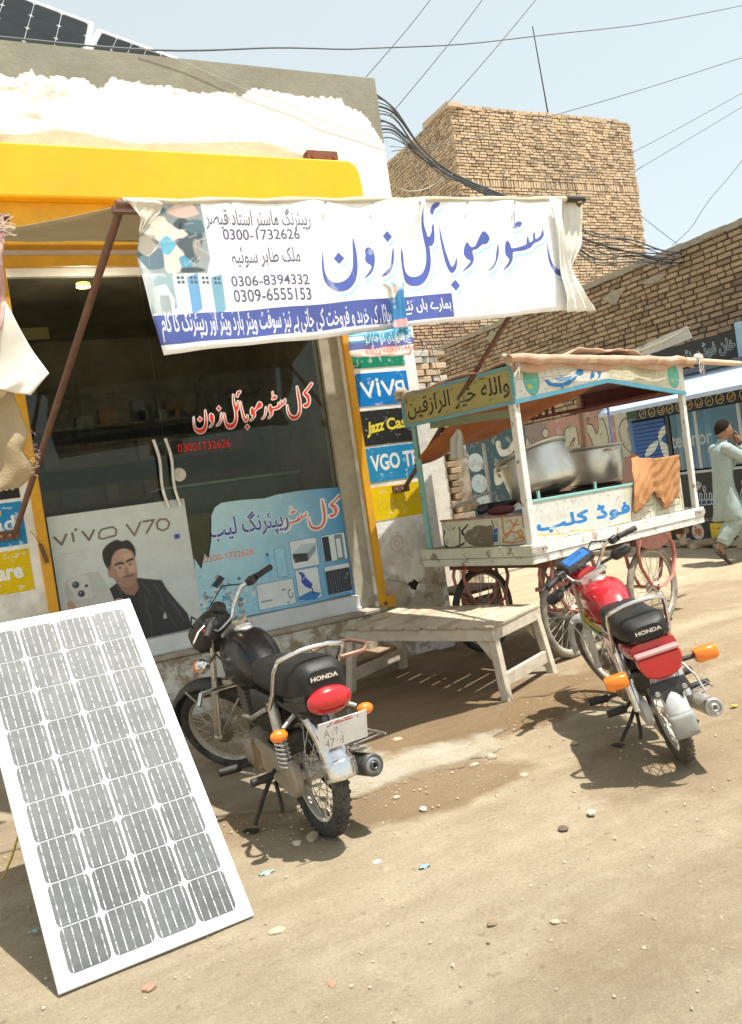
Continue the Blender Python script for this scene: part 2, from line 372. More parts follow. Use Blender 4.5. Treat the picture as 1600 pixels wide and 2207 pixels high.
def groundmat(apron=False):
    m = bpy.data.materials.new('cement apron' if apron else 'dusty ground'); t, b, out = nodes(m)
    n1 = noise(t, 0.9, 6, 0.6); n2 = noise(t, 6, 8, 0.65, dist=.4); n3 = noise(t, 60, 6, 0.7)
    c = ramp(t, n1.outputs[0], 0.32, 0.7, (0.49, 0.405, 0.285, 1), (0.59, 0.505, 0.375, 1)).outputs[0]
    c = mixc(t, ramp(t, n2.outputs[0], 0.5, 0.72, (0, 0, 0, 1), (.75, .75, .75, 1)).outputs[0], c, (0.65, 0.57, 0.42))
    c = mixc(t, ramp(t, n3.outputs[0], 0.3, 0.75, (.5, .5, .5, 1), (0, 0, 0, 1)).outputs[0], c, (0.33, 0.265, 0.175))
    if apron: c = mixc(t, ramp(t, n2.outputs[0], 0.42, 0.62, (1, 1, 1, 1), (.25, .25, .25, 1)).outputs[0], c, (0.56, 0.515, 0.42))
    # damp, browner soil in patches of their own shape
    tc = t.nodes.new('ShaderNodeTexCoord'); nd = noise(t, 1.6, 7, 0.65)
    wet = None
    for cx, cy, rx, ry, s in ((2.35, 4.95, 1.0, .62, 1.0), (2.0, 5.5, 1.1, .5, .9), (2.9, 4.3, 1.15, .42, 1.0), (4.0, 4.6, .7, .3, .5), (6.5, 5.5, 2.4, .5, .5), (3.0, 4.15, .9, .28, .75), (1.75, 3.45, .6, .22, .8), (4.6, 3.0, 1.6, .7, .5), (3.6, 2.9, 1.3, .5, .45), (3.3, 5.6, 1.4, .6, .8), (3.9, 4.2, .8, .4, .55), (0.6, 4.6, .9, .9, .6), (2.6, 1.9, 1.0, .3, .3), (5.4, 4.2, 2.0, .5, .4), (4.3, 3.4, .6, .25, .5)):
        mp = t.nodes.new('ShaderNodeMapping'); mp.vector_type = 'POINT'; mp.inputs['Location'].default_value = (-cx/rx, -cy/ry, 0); mp.inputs['Scale'].default_value = (1/rx, 1/ry, 0)
        t.links.new(tc.outputs['Object'], mp.inputs[0]); ln = t.nodes.new('ShaderNodeVectorMath'); ln.operation = 'LENGTH'; t.links.new(mp.outputs[0], ln.inputs[0])
        ad = t.nodes.new('ShaderNodeMath'); ad.operation = 'ADD'; t.links.new(ln.outputs['Value'], ad.inputs[0])
        sb = t.nodes.new('ShaderNodeMath'); sb.operation = 'MULTIPLY'; sb.inputs[1].default_value = 2.2; t.links.new(nd.outputs[0], sb.inputs[0]); t.links.new(sb.outputs[0], ad.inputs[1])
        mr = t.nodes.new('ShaderNodeMapRange'); mr.inputs[1].default_value = 2.35; mr.inputs[2].default_value = 2.0; mr.inputs[3].default_value = 0; mr.inputs[4].default_value = s*0.85
        t.links.new(ad.outputs[0], mr.inputs[0])
        if wet is None: wet = mr.outputs[0]
        else:
            mx = t.nodes.new('ShaderNodeMath'); mx.operation = 'MAXIMUM'; t.links.new(wet, mx.inputs[0]); t.links.new(mr.outputs[0], mx.inputs[1]); wet = mx.outputs[0]
    c = mixc(t, wet, c, (0.24, 0.155, 0.08))
    v = t.nodes.new('ShaderNodeTexVoronoi'); v.inputs['Scale'].default_value = 55; t.links.new(tc.outputs['Object'], v.inputs['Vector'])
    c = mixc(t, ramp(t, v.outputs['Distance'], 0.05, 0.16, (.55, .55, .55, 1), (0, 0, 0, 1)).outputs[0], c, (0.60, 0.52, 0.40))
    n7 = noise(t, 140, 4, 0.8); c = mixc(t, 1.0, c, ramp(t, n7.outputs[0], 0.3, 0.7, (.80, .79, .77, 1), (1.14, 1.14, 1.13, 1)).outputs[0], 'MULTIPLY')
    n8 = noise(t, 3.2, 8, 0.7, stretch=(.35, 1.3, 1)); c = mixc(t, 1.0, c, ramp(t, n8.outputs[0], 0.35, 0.66, (.86, .84, .80, 1), (1.08, 1.08, 1.08, 1)).outputs[0], 'MULTIPLY')
    n5 = noise(t, 19, 3, 0.5); c = mixc(t, ramp(t, n5.outputs[0], 0.66, 0.72, (0, 0, 0, 1), (.5, .5, .5, 1)).outputs[0], c, (0.24, 0.175, 0.11))
    t.links.new(c, b.inputs['Base Color']); b.inputs['Roughness'].default_value = 0.95; b.inputs['Specular IOR Level'].default_value = 0.15
    bp = t.nodes.new('ShaderNodeBump'); bp.inputs['Strength'].default_value = 1.0; bp.inputs['Distance'].default_value = 0.02
    n6 = noise(t, 26, 12, 0.85); t.links.new(n6.outputs[0], bp.inputs['Height']); t.links.new(bp.outputs[0], b.inputs['Normal'])
    return m
GM = groundmat()
tag(g.build('ground', GM), kind='structure')
# broken cement apron in front of the shop
ap = [at(x, y, 'z', 0) for x, y in ((640, 1745), (690, 1722), (770, 1722), (830, 1700), (880, 1678), (905, 1684), (940, 1664), (1000, 1655), (1012, 1636), (1050, 1632), (1082, 1612), (1062, 1588), (1100, 1570), (1075, 1545), (1120, 1505), (1180, 1500), (1230, 1478), (1180, 1440))]
ap = [(p.x, p.y, 0) for p in ap]+[(3.45, 6.3, 0), (-1.6, 6.3, 0), (-1.6, 4.6, 0), (0.4, 4.3, 0)]
apm = groundmat(True)
a_ = MB(); a_.prism([(x, y, -0.03) for x, y, z in ap], (0, 0, 0.040)); tag(a_.build('pavement', apm, bevel=0.006), kind='structure')

# ================================================================== SHOP BUILDING
Y0 = 6.15
shop = empty('shop_building', (0.8, Y0, 0)); OFF = Vector((-0.8, -Y0, 0))
tag(shop, 'whitewashed single-storey mobile phone shop with yellow frame, glass doors and grey cement parapet', 'shop building')
def S(name, mb, m, parent=shop, **k):
    """world-space mesh made a child of the shop (or of one of its parts)"""
    o = mb.build(name, m, None, **k); o.parent = parent
    if parent is shop: o.matrix_parent_inverse = Matrix.Translation(-shop.location)
    return o
# wall print: cement band, whitewash, bare lower band, stains
WX0, WX1, WZ = -1.7, 3.66, 5.0; RES = 230
Wp, Hp = int((WX1-WX0)*RES), int(WZ*RES)
wa = canvas(Wp, Hp, (0.87, 0.87, 0.84))
def wxy(x, z): return ((x-WX0)*RES, (WZ-z)*RES)
def wpx(px, py): p = at(px, py, 'y', Y0); return wxy(p.x, p.z)
wa *= (0.965+0.07*vnoise(Hp, Wp, 60, 2, 5))[..., None]
edge = [(0, 155), (40, 165), (75, 155), (110, 168), (180, 172), (205, 188), (225, 186), (240, 172), (300, 180), (310, 186), (345, 182), (400, 196), (430, 200), (480, 200), (525, 207), (555, 188), (600, 198), (655, 204), (690, 210), (735, 214), (745, 232), (775, 238), (795, 262), (812, 285), (822, 300), (835, 330)]
e_ = [wpx(*q) for q in edge]; rj = np.random.default_rng(8)
ee = []
for (ax, ay), (bx, by) in zip(e_[:-1], e_[1:]):
    for k in range(8): t = k/8; ee.append((ax+(bx-ax)*t+rj.normal(0, 1.5), ay+(by-ay)*t+rj.normal(0, 1.9)+3*math.sin((ax+t*9)*.13)))
ee[0] = (0, ee[0][1])
pc = canvas(Wp, Hp, (0.27, 0.265, 0.22)); pc *= (0.82+0.4*vnoise(Hp, Wp, 90, 4, 6))[..., None]
mk = canvas(Wp, Hp, (0, 0, 0)); poly(mk, [(0, 0)]+[(0, ee[0][1])]+ee+[(Wp, ee[-1][1]), (Wp, 0)], (1, 1, 1))
wa = wa*(1-mk)+pc*mk
for q in ((20, 190, 16, 9), (100, 203, 20, 10), (70, 248, 22, 6), (135, 204, 8, 7), (60, 180, 10, 4), (640, 235, 3, 3), (768, 352, 4, 5), (380, 200, 8, 4)):
    cx, cy = wpx(q[0], q[1]); 
    for k in range(6): disc(wa, cx+rj.normal(0, q[2]*.5), cy+rj.normal(0, q[3]*.5), q[2]*.45, q[3]*.4, (0.52, 0.50, 0.42), 0.6)
low = [(0, 300), (60, 290), (120, 278), (200, 290), (260, 305), (300, 310), (340, 308), (420, 308), (500, 306), (560, 305), (600, 315), (640, 330), (660, 338), (750, 350), (752, 375), (0, 345)]
lp = [wpx(*q) for q in low]; lp[0] = (0, lp[0][1]); lp[-1] = (0, lp[-1][1])
pc2 = canvas(Wp, Hp, (0.60, 0.56, 0.44)); pc2 *= (0.93+0.14*vnoise(Hp, Wp, 50, 9, 5))[..., None]
mk = canvas(Wp, Hp, (0, 0, 0)); poly(mk, lp, (1, 1, 1)); wa = wa*(1-mk)+pc2*mk
for k in range(26):
    x0, y0 = wpx(rj.uniform(60, 640), rj.uniform(305, 350)); line(wa, [(x0, y0), (x0+rj.normal(0, 14), y0+rj.uniform(6, 16))], 1.0, (0.78, 0.75, 0.62), .7)
# worn base of the wall and grime
zz = (WZ-np.arange(Hp)/RES)[:, None]*np.ones((1, Wp)); m_ = np.clip((1.15-zz)/0.55, 0, 1)
wear(wa, 0.50, (0.46, 0.40, 0.30), 36, 21, 0.85, m_); wear(wa, 0.60, (0.30, 0.27, 0.22), 16, 22, 0.8, m_); wear(wa, 0.56, (0.60, 0.58, 0.52), 60, 23, 0.6, np.clip((3.2-zz)/1, 0, 1))
# faded red stencil below the last sign
text(wa, '39.CAN', *wxy(3.10, 0.90), *wxy(3.33, 0.845), (0.62, 0.45, 0.42), alpha=.6)
cx, cy = wxy(3.21, 0.985); 
for k in range(26): t = k*math.pi/13; disc(wa, cx+14*math.cos(t), cy+15*math.sin(t), 2, 2, (0.60, 0.42, 0.40), .55)
for k in range(12): t = k*math.pi/6; disc(wa, cx+5*math.cos(t), cy+5*math.sin(t), 2, 2, (0.60, 0.42, 0.40), .6)
for z in (.815, .795): line(wa, [wxy(3.13, z), wxy(3.32, z+.01)], 1.5, (0.60, 0.42, 0.40), .5)
line(wa, [wxy(3.06, .70), wxy(3.12, .675), wxy(3.18, .66), wxy(3.26, .615), wxy(3.30, .61)], 1.6, (0.22, 0.18, 0.14), .9)
WALLM = printmat('whitewashed wall', wa, 0.9, bump=0.55, spec=.15)
fw_ = MB(); T = 0.24
def fbox(mb, x0, x1, y0, y1, z0, z1): return mb.box(((x0+x1)/2, (y0+y1)/2, (z0+z1)/2), (x1-x0, y1-y0, z1-z0))
DX0, DX1, DZ0, DZ1 = 0.47, 2.96, 0.49, 3.37
fbox(fw_, WX0, DX0, Y0, Y0+T, 0, WZ-.02); fbox(fw_, DX1, 3.65, Y0, Y0+T, 0, WZ-.02); fbox(fw_, DX0, DX1, Y0, Y0+T, DZ1, WZ-.02); fbox(fw_, DX0, DX1, Y0, Y0+T, 0, DZ0)
S('wall', fw_, WALLM, uv=((WX0, 0, 0), (WX1-WX0, 0, 0), (0, 0, WZ)))
sd = MB(); fbox(sd, 3.41, 3.65, Y0+T, 11, 0, 4.98); fbox(sd, WX0, WX0+.24, Y0+T, 11, 0, 4.98); fbox(sd, WX0+.24, 3.41, 10.76, 11, 0, 4.98)
S('side_wall', sd, mat('old plaster', (0.55, 0.52, 0.45), 0.95, dirt=.8, dirtc=(.36, .31, .24), scale=1.3, bump=.5, bscale=14, spec=.1))
rf = MB(); fbox(rf, WX0+.24, 3.41, Y0+T, 10.76, 4.2, 4.36); S('roof', rf, mat('roof cement', (0.36, 0.33, 0.28), 0.95, bump=.3))
# hole knocked in the plaster
hl = MB(); c = Vector((3.315, Y0-.002, .605)); pts = [(c.x+.045*math.cos(t)*(1+.3*math.sin(3*t)), c.y-.001, c.z+.042*math.sin(t)*(1+.25*math.cos(5*t))) for t in [k*math.pi/8 for k in range(16)]]
hl.prism(pts, (0, -.004, 0)); S('plaster_hole', hl, mat('dark hole', (0.035, 0.028, 0.02), 1.0))
# plinth, ledge and rough step
pl = MB(); fbox(pl, 0.30, 2.94, Y0-.10, Y0-.001, -.02, .455); S('plinth', pl, mat('flaking plinth', (0.66, 0.65, 0.58), 0.95, dirt=1, dirtc=(.34, .28, .20), scale=3.2, bump=.9, bscale=16, dth=(.46, .56), spec=.1), bevel=.01)
pl = MB(); fbox(pl, 0.28, 2.98, Y0-.13, Y0-.001, .458, .49); S('ledge', pl, mat('ledge cement', (0.42, 0.37, 0.29), .95, dirt=.8, dirtc=(.25, .2, .15), scale=5, bump=.7), bevel=.006)
st = MB(); st.prism([(1.75, Y0-.101, -.02), (2.95, Y0-.101, -.02), (2.98, Y0-.30, -.02), (2.70, Y0-.36, -.02), (2.2, Y0-.42, -.02), (1.8, Y0-.36, -.02)], (0, 0, .20)); S('step', st, mat('mud step', (0.36, 0.27, 0.18), 1.0, dirt=.9, dirtc=(.22, .16, .10), scale=4, bump=1.0, bscale=14, spec=.1), bevel=.02)
# yellow fascia box
YEL = mat('yellow sheet', (0.90, 0.43, 0.002), 0.42, var=.10, scale=1.6, dirt=.35, dirtc=(.62, .34, .04), bump=.35, bscale=3, dth=(.5, .8))
YELD = mat('yellow paint frame', (0.72, 0.36, 0.01), 0.55, var=.12, scale=4, dirt=.35, dirtc=(.35, .20, .06))
fz = MB(); pr = [(-1.65, 3.795), (3.255, 3.795), (3.262, 3.95), (3.25, 4.06), (3.225, 4.12), (3.17, 4.158), (-1.65, 4.168)]
fz.prism([(x, 5.93, z) for x, z in pr], (0, .218, 0)); S('fascia', fz, YEL, bevel=.012)
f2 = MB(); fbox(f2, -1.65, 3.2, 6.03, Y0-.002, 3.50, 3.793); S('fascia_board', f2, YELD)
br = MB(); fbox(br, 2.87, 3.14, 6.06, Y0-.002, 4.19, 4.285); S('bracket_plate', br, mat('rust', (0.20, 0.075, 0.04), .8, dirt=.6, dirtc=(.10, .045, .03), scale=14, bump=.5))
for x in (2.91, 3.10):
    b_ = MB(); b_.cyl((x, 6.045, 4.235), (x, 6.062, 4.235), .014, n=8); S('bolt', b_, MT['rust'])
br = MB(); fbox(br, .40, .56, 6.06, Y0-.002, 4.19, 4.30); S('bracket_plate', br, MT['rust'])
# frame round the opening
fr = MB(); fbox(fr, .40, .468, Y0-.045, Y0+.03, .50, 3.37); S('door_frame', fr, YELD, bevel=.004)
fr = MB(); fbox(fr, 2.962, 3.022, Y0-.045, Y0-.003, .495, 3.37); fbox(fr, 2.962, 3.10, Y0-.052, Y0-.046, .47, .565); S('door_frame', fr, YELD)
fr = MB(); fbox(fr, .40, 3.022, Y0-.047, Y0-.003, 3.372, 3.45); S('door_frame', fr, YELD, bevel=.004)
bo = MB(); bo.cyl((3.0, Y0-.062, .51), (3.0, Y0-.05, .51), .016, n=8); S('bolt', bo, MT['rust'])
jm = MB(); fbox(jm, 2.79, 2.958, Y0+.06, Y0+.20, DZ0+.002, DZ1-.002); S('door_jamb', jm, mat('beige jamb', (0.40, 0.37, 0.29), .7, dirt=.5, dirtc=(.22, .19, .14), scale=5))
WHT = mat('white frame', (0.66, 0.70, 0.70), .5, dirt=.3, dirtc=(.42, .40, .34), scale=4)
sl = MB(); fbox(sl, .472, 2.788, Y0-.012, Y0+.19, DZ0+.001, DZ0+.125); fbox(sl, .472, 2.788, Y0-.03, Y0-.013, DZ0+.001, DZ0+.03); S('sill', sl, WHT, bevel=.004)
# glass leaves
GLS = glass('shop glass', (.62, .66, .60), 1.42)
GY = Y0+.10
def leaf(x0, x1):
    gl = MB(); fbox(gl, x0, x1, GY, GY+.010, DZ0+.128, DZ1-.03); return S('glass_door', gl, GLS)
dl = leaf(.48, 1.405); dr = leaf(1.412, 2.785)
def hand(x, dx, par):
    h = MB(); pts = [(x+dx*math.sin((k/14-.5)*math.pi*1.0)*.02+.018*math.sin(k/14*2*math.pi), GY-.045, 2.085-.52*k/14) for k in range(15)]
    h.tube(pts, .0145, 10)
    for k in (2, 12): h.cyl(pts[k], (pts[k][0], GY, pts[k][2]), .008, n=8)
    o = S('door_handle', h, mat('steel', (.62, .61, .58), .28, .9, dirt=.35, dirtc=(.3, .28, .25), scale=9), par)
hand(1.335, 1, dl); hand(1.405+.02, 1, dr)
lk = MB(); lk.cyl((1.475, GY-.03, 1.80), (1.475, GY-.001, 1.80), .052, n=24); lk.cyl((1.475, GY-.035, 1.80), (1.475, GY-.03, 1.80), .016, n=12); S('door_lock', lk, mat('brushed lock', (.50, .47, .42), .4, .8, dirt=.3), dr)
# room behind
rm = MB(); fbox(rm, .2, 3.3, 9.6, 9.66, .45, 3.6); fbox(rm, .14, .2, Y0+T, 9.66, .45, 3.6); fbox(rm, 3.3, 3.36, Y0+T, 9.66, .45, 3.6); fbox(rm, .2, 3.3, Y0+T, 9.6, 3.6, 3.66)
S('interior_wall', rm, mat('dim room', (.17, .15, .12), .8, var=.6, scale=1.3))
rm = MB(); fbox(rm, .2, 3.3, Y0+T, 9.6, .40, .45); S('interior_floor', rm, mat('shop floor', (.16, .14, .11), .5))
ct = MB(); fbox(ct, 1.50, 2.74, 7.0, 7.45, .45, 1.72); S('display_counter', ct, mat('counter', (.30, .36, .30), .35, var=.3, scale=3), bevel=.01)
cg = MB(); fbox(cg, 1.48, 2.76, 6.98, 7.47, 1.722, 1.745); S('counter_top', cg, mat('counter top', (.55, .72, .65), .2))
for k in range(4):
    cg = MB(); fbox(cg, 1.54+k*.3, 1.80+k*.3, 6.985, 6.999, 1.0+.05*(k % 2), 1.62); S('counter_panel', cg, mat('counter glass', (.20, .27, .22), .15))
cb = MB(); fbox(cb, .55, 1.3, 7.3, 7.8, .45, 1.5); S('display_counter', cb, mat('dark desk', (.06, .055, .045), .4))
sh = MB()
for k in range(4): fbox(sh, .5, 3.1, 9.2, 9.55, 1.3+k*.42, 1.33+k*.42)
S('shelf', sh, mat('shelf wood', (.13, .10, .06), .6))
for k in range(24):
    x = .6+random.random()*2.4; z = 1.33+random.randint(0, 3)*.42; q = MB(); hh = .1+.18*random.random(); fbox(q, x, x+.12+.08*random.random(), 9.24, 9.45, z+.001, z+hh)
    S('shelf_box', q, mat('shelf box %d' % (k % 4), [(.22, .2, .16), (.10, .13, .2), (.25, .12, .06), (.16, .16, .15)][k % 4], .6))
cl = MB(); cl.cyl((1.07, 6.75, 3.40), (1.07, 6.75, 3.43), .055, n=16); S('ceiling_light', cl, emis('warm lamp', (1.0, .62, .22), 3.0))
ld = bpy.data.lights.new('ceiling_lamp', 'POINT'); ld.energy = 30; ld.color = (1, .82, .6); ld.shadow_soft_size = .06; lo_ = bpy.data.objects.new('ceiling_lamp', ld); col.objects.link(lo_); lo_.location = (1.07, 6.75, 3.3)
cl = MB(); cl.box((.62, 6.7, 3.03), (.26, .05, .09)); S('wall_box', cl, mat('wall box', (.22, .17, .09), .6))
# painted adverts on the two piers
def sign(name, x0, x1, z0, z1, a, **k):
    q = MB(); fbox(q, x0, x1, Y0-.004, Y0+.0, z0, z1)
    o = S(name, q, printmat(k.get('m', name), a, .6, bump=.2, spec=.25), uv=((x0, 0, z0), (x1-x0, 0, 0), (0, 0, z1-z0))); return o
BL = (0.02, 0.22, 0.62); WH = (.80, .82, .82)
a = canvas(320, 170, (0.0, 0.23, 0.13)); text(a, 'oppo', 50, 40, 275, 120, WH, bold=.02); wear(a, .62, WH, 30, 3, .4); sign('painted_sign', 3.02, 3.545, 2.497, 2.79, a)
a = canvas(320, 170, (0.0, 0.19, 0.56))
def L(a, pts, w_=16, c=WH): line(a, pts, w_, c)
L(a, [(42, 50), (80, 118), (112, 48)]); L(a, [(138, 58), (140, 118)]); disc(a, 136, 38, 9, 9, WH); L(a, [(165, 52), (200, 118), (232, 48)])
L(a, [(255, 58), (288, 56), (292, 112), (252, 116), (246, 68), (256, 58)], 14); disc(a, 275, 140, 18, 5, WH); line(a, [(262, 140), (290, 138)], 2, (.2, .25, .3)); wear(a, .66, WH, 30, 5, .4)
sign('painted_sign', 3.023, 3.545, 2.174, 2.452, a)
a = canvas(320, 170, (.018, .018, .018)); YL = (.78, .68, .06)
text(a, 'Jazz', 30, 58, 142, 132, YL, slant=.2, bold=.04, skew=14)
text(a, 'Cash', 152, 46, 312, 106, YL, bold=.035, skew=8); wear(a, .68, (.4, .4, .4), 20, 6, .4); sign('painted_sign', 3.033, 3.545, 1.84, 2.135, a)
a = canvas(320, 170, (0.015, 0.26, 0.52)); text(a, 'VGO TEL', 22, 38, 345, 118, WH, bold=.03, skew=6); wear(a, .66, WH, 20, 8, .4)
sign('painted_sign', 3.04, 3.56, 1.527, 1.82, a)
a = canvas(320, 170, (.78, .56, .0)); text(a, 'Hard Ware', 25, 55, 300, 125, (.68, .50, .02), bold=.01, skew=8); line(a, [(188, 40), (196, 92)], 7, (.50, .35, .05), .8); disc(a, 190, 98, 7, 7, (.45, .3, .05), .8); wear(a, .67, (.75, .70, .5), 30, 10, .5)
sign('painted_sign', 3.042, 3.563, 1.20, 1.485, a)
def lsign(a, z0, z1): return sign('painted_sign', -.20, .336, z0, z1, a)
a = canvas(320, 170, (.015, .25, .55)); text(a, 'Easy Load', -90, 50, 285, 130, WH, bold=.02); disc(a, 212, 38, 26, 20, (.75, .55, .05)); disc(a, 212, 40, 12, 9, WH); wear(a, .63, WH, 24, 12, .5); lsign(a, 1.45, 1.75)
a = canvas(320, 170, (.70, .50, .0)); text(a, 'Hard Ware', -60, 50, 285, 115, WH, bold=.035); wear(a, .66, WH, 20, 14, .5); lsign(a, 1.125, 1.418)
a = canvas(320, 170, (.02, .02, .02)); text(a, 'Jazz Cash', 0, 90, 300, 150, WH, bold=.02); lsign(a, 1.775, 2.07)

# ---- decals printed on the glass (red urdu name) : traced once, used three times
NAME = dict(
 noon=[(130, 345), (126, 400), (133, 470), (150, 515), (185, 548), (222, 560), (262, 548), (292, 512), (305, 460), (307, 400), (300, 335), (286, 272), (283, 335), (284, 400), (277, 450), (258, 488), (225, 508), (190, 508), (160, 488), (143, 450), (136, 400)],
 nd=[(188, 385), (212, 352), (242, 385), (216, 415)],
 wao=[(348, 375), (345, 345), (358, 330), (378, 335), (393, 360), (397, 400), (390, 440), (372, 472), (338, 495), (362, 462), (377, 438), (374, 425), (354, 412), (344, 392)],
 ze=[(496, 325), (501, 370), (496, 420), (484, 452), (460, 473), (432, 482), (457, 453), (477, 433), (486, 400), (489, 360)],
 zd=[(440, 270), (463, 243), (490, 272), (466, 302)],
 lam=[(650, 112), (657, 160), (662, 205), (680, 262), (692, 330), (697, 390), (692, 442), (672, 492), (642, 522), (600, 527), (565, 507), (545, 460), (533, 400), (534, 330), (546, 382), (553, 430), (572, 462), (600, 478), (638, 470), (662, 442), (673, 392), (671, 332), (658, 270), (647, 200)],
 ye=[(668, 262), (690, 268), (702, 240), (702, 215), (712, 203), (717, 262), (712, 305), (696, 318), (678, 300)],
 hz=[(692, 140), (700, 108), (718, 93), (742, 92), (735, 112), (716, 128), (706, 155)],
 ba=[(742, 213), (752, 262), (770, 340), (790, 402), (803, 428), (817, 412), (825, 380), (830, 402), (824, 440), (802, 462), (784, 442), (768, 400), (753, 330), (743, 262)],
 bd=[(795, 522), (820, 495), (846, 525), (824, 554)],
 mo=[(966, 242), (1000, 275), (986, 307), (962, 312), (935, 335), (910, 345), (918, 380), (912, 410), (890, 434), (854, 456), (884, 422), (900, 398), (880, 387), (864, 360), (868, 322), (882, 300), (902, 325), (925, 318), (938, 288)],
 re=[(1046, 305), (1052, 350), (1042, 400), (1022, 432), (994, 447), (1024, 418), (1036, 388), (1039, 350)],
 sto=[(1085, 310), (1096, 288), (1112, 308), (1120, 328), (1160, 322), (1190, 310), (1192, 285), (1200, 268), (1205, 300), (1222, 292), (1222, 262), (1232, 248), (1235, 285), (1252, 276), (1262, 262), (1270, 235), (1277, 262), (1266, 285), (1248, 300), (1228, 308), (1208, 332), (1168, 345), (1128, 350), (1126, 385), (1108, 420), (1076, 444), (1100, 408), (1108, 385), (1088, 360)],
 ta=[(1124, 138), (1131, 150), (1134, 200), (1150, 190), (1170, 196), (1162, 218), (1135, 226), (1120, 224), (1130, 205)],
 laam2=[(1291, 295), (1302, 350), (1322, 412), (1350, 438), (1385, 445), (1415, 420), (1428, 370), (1426, 300), (1410, 180), (1405, 100), (1420, 150), (1440, 250), (1447, 330), (1445, 400), (1425, 450), (1390, 478), (1345, 470), (1313, 430), (1297, 380)],
 kaf=[(1480, 190), (1530, 130), (1560, 90), (1575, 100), (1540, 150), (1505, 190), (1530, 215), (1548, 260), (1545, 310), (1525, 345), (1495, 352), (1478, 330), (1492, 318), (1515, 315), (1525, 290), (1515, 250), (1492, 220)],
)
def name_art(a, fx, keys, c, dx=0, dy=0, alpha=1.0, grow=0.0):
    for k in keys:
        p = smooth_poly(NAME[k], 3) if k not in ('nd', 'zd', 'bd') else np.array(NAME[k], float)
        if grow:
            # outward offset by the normal
            q = np.roll(p, -1, 0)-np.roll(p, 1, 0); n = np.stack([q[:, 1], -q[:, 0]], 1); n /= (np.linalg.norm(n, axis=1)[:, None]+1e-6)
            ar = 0.5*np.sum(p[:, 0]*np.roll(p[:, 1], -1)-np.roll(p[:, 0], -1)*p[:, 1]); p = p+n*grow*(1 if ar > 0 else -1)
        poly(a, [fx(x+dx, y+dy) for x, y in p], c, alpha)
FIRST = ['noon', 'nd', 'wao', 'ze', 'zd', 'lam', 'ye', 'hz', 'ba', 'bd', 'mo', 're', 'sto', 'ta']
# ------------------------------------------------------------------ generic: parts given in world space under a thing
def WP(mb, name, m, root, **k):
    o = mb.build(name, m, None, **k); o.parent = root
    if root.type == 'EMPTY':
        bpy.context.view_layer.update(); o.matrix_parent_inverse = root.matrix_world.inverted()
    return o
YB = 3.75
def banner_xz(px, py): p = at(px, py, 'y', YB); return p.x, p.z
def name_xz(x, y): return banner_xz(640+x/2.424, 400+y/2.424)
nx0, nx1 = name_xz(130, 400)[0], name_xz(1575, 200)[0]; nz0, nz1 = name_xz(222, 560)[1], name_xz(1560, 90)[1]
def name_box(fx):        # name drawn inside a unit box -> fx(u,v) v up
    def g_(x, y):
        X, Z = name_xz(x, y); return fx((X-nx0)/(nx1-nx0), (Z-nz0)/(nz1-nz0))
    return g_

# ================================================================== AWNING, POLES, BANNER
RUST = mat('rusty pipe', (0.17, 0.075, 0.045), .75, dirt=.6, dirtc=(.08, .04, .03), scale=16, bump=.3)
BROWN = mat('brown iron', (0.13, 0.06, 0.04), .7, dirt=.4, dirtc=(.25, .18, .12), scale=12)
tipL = at(264, 436, 'y', YB); tipR = at(1253, 430, 'y', YB); braL = at(32, 1152, 'y', Y0-.03); braR = at(872, 1052, 'y', Y0-.03)
for nm, b0, t0, lab in (('awning_pole', braL, tipL, 'rust brown slanting iron pole holding up the left end of the awning'), ('awning_pole', braR, tipR, 'dark iron pole from the painted wall adverts to the right end of the awning')):
    e = empty(nm, b0); tag(e, lab, 'awning pole', 'poles holding the awning')
    q = MB(); q.cyl(b0, t0, .019, n=10); WP(q, 'pole', BROWN, e)
    q = MB(); q.box((b0.x-.05, Y0-.030, b0.z+.0), (.13, .022, .065)); q.box((b0.x+.015, Y0-.050, b0.z-.005), (.022, .05, .05)); WP(q, 'bracket', RUST, e, bevel=.003)
    for dx in (-.085, -.03):
        q = MB(); q.cyl((b0.x+dx, Y0-.052, b0.z), (b0.x+dx, Y0-.040, b0.z), .010, n=8); WP(q, 'bolt', mat('bolt', (.4, .25, .2), .5, .3), e)
# a short rod hanging by a wire off the left bracket
q = MB(); p0 = at(66, 1145, 'y', Y0-.06); p1 = at(86, 1172, 'y', Y0-.06); p2 = at(102, 1213, 'y', Y0-.06)
e = empty('hanging_rod', p0); tag(e, 'short rusty rod hanging by a thin wire beside the yellow frame', 'rod')
q.tube([p0, (p0+p1)/2+Vector((.005, 0, .003)), p1], .003, 6); WP(q, 'wire', BROWN, e)
q = MB(); q.cyl(p1, p2, .012, .014, 8); WP(q, 'rod', RUST, e)
CANV = mat('beige canvas', (0.44, 0.37, 0.25), .9, dirt=.5, dirtc=(.40, .34, .23), scale=3, bump=.25, bscale=60, spec=.1)
aw = empty('awning', ((tipL+tipR)/2)); tag(aw, 'beige canvas awning stretched from the shop front out to the banner', 'awning')
RL, RR = Vector((-.35, 5.90, 3.50)), Vector((3.32, 5.90, 3.46))
def awf(u, v):
    a_ = tipL.lerp(tipR, u)+Vector((0, 0, -.012)); b_ = RL.lerp(RR, u); p = a_.lerp(b_, v)
    p.z -= .05*math.sin(math.pi*v)*(1+.4*math.sin(u*9))+.012*math.sin(u*40)*math.sin(math.pi*v); p.z += .05*math.sin(math.pi*u)*(1-v)*.3; return p
q = MB(); q.grid(awf, 40, 14); WP(q, 'canvas', CANV, aw, thick=.004)
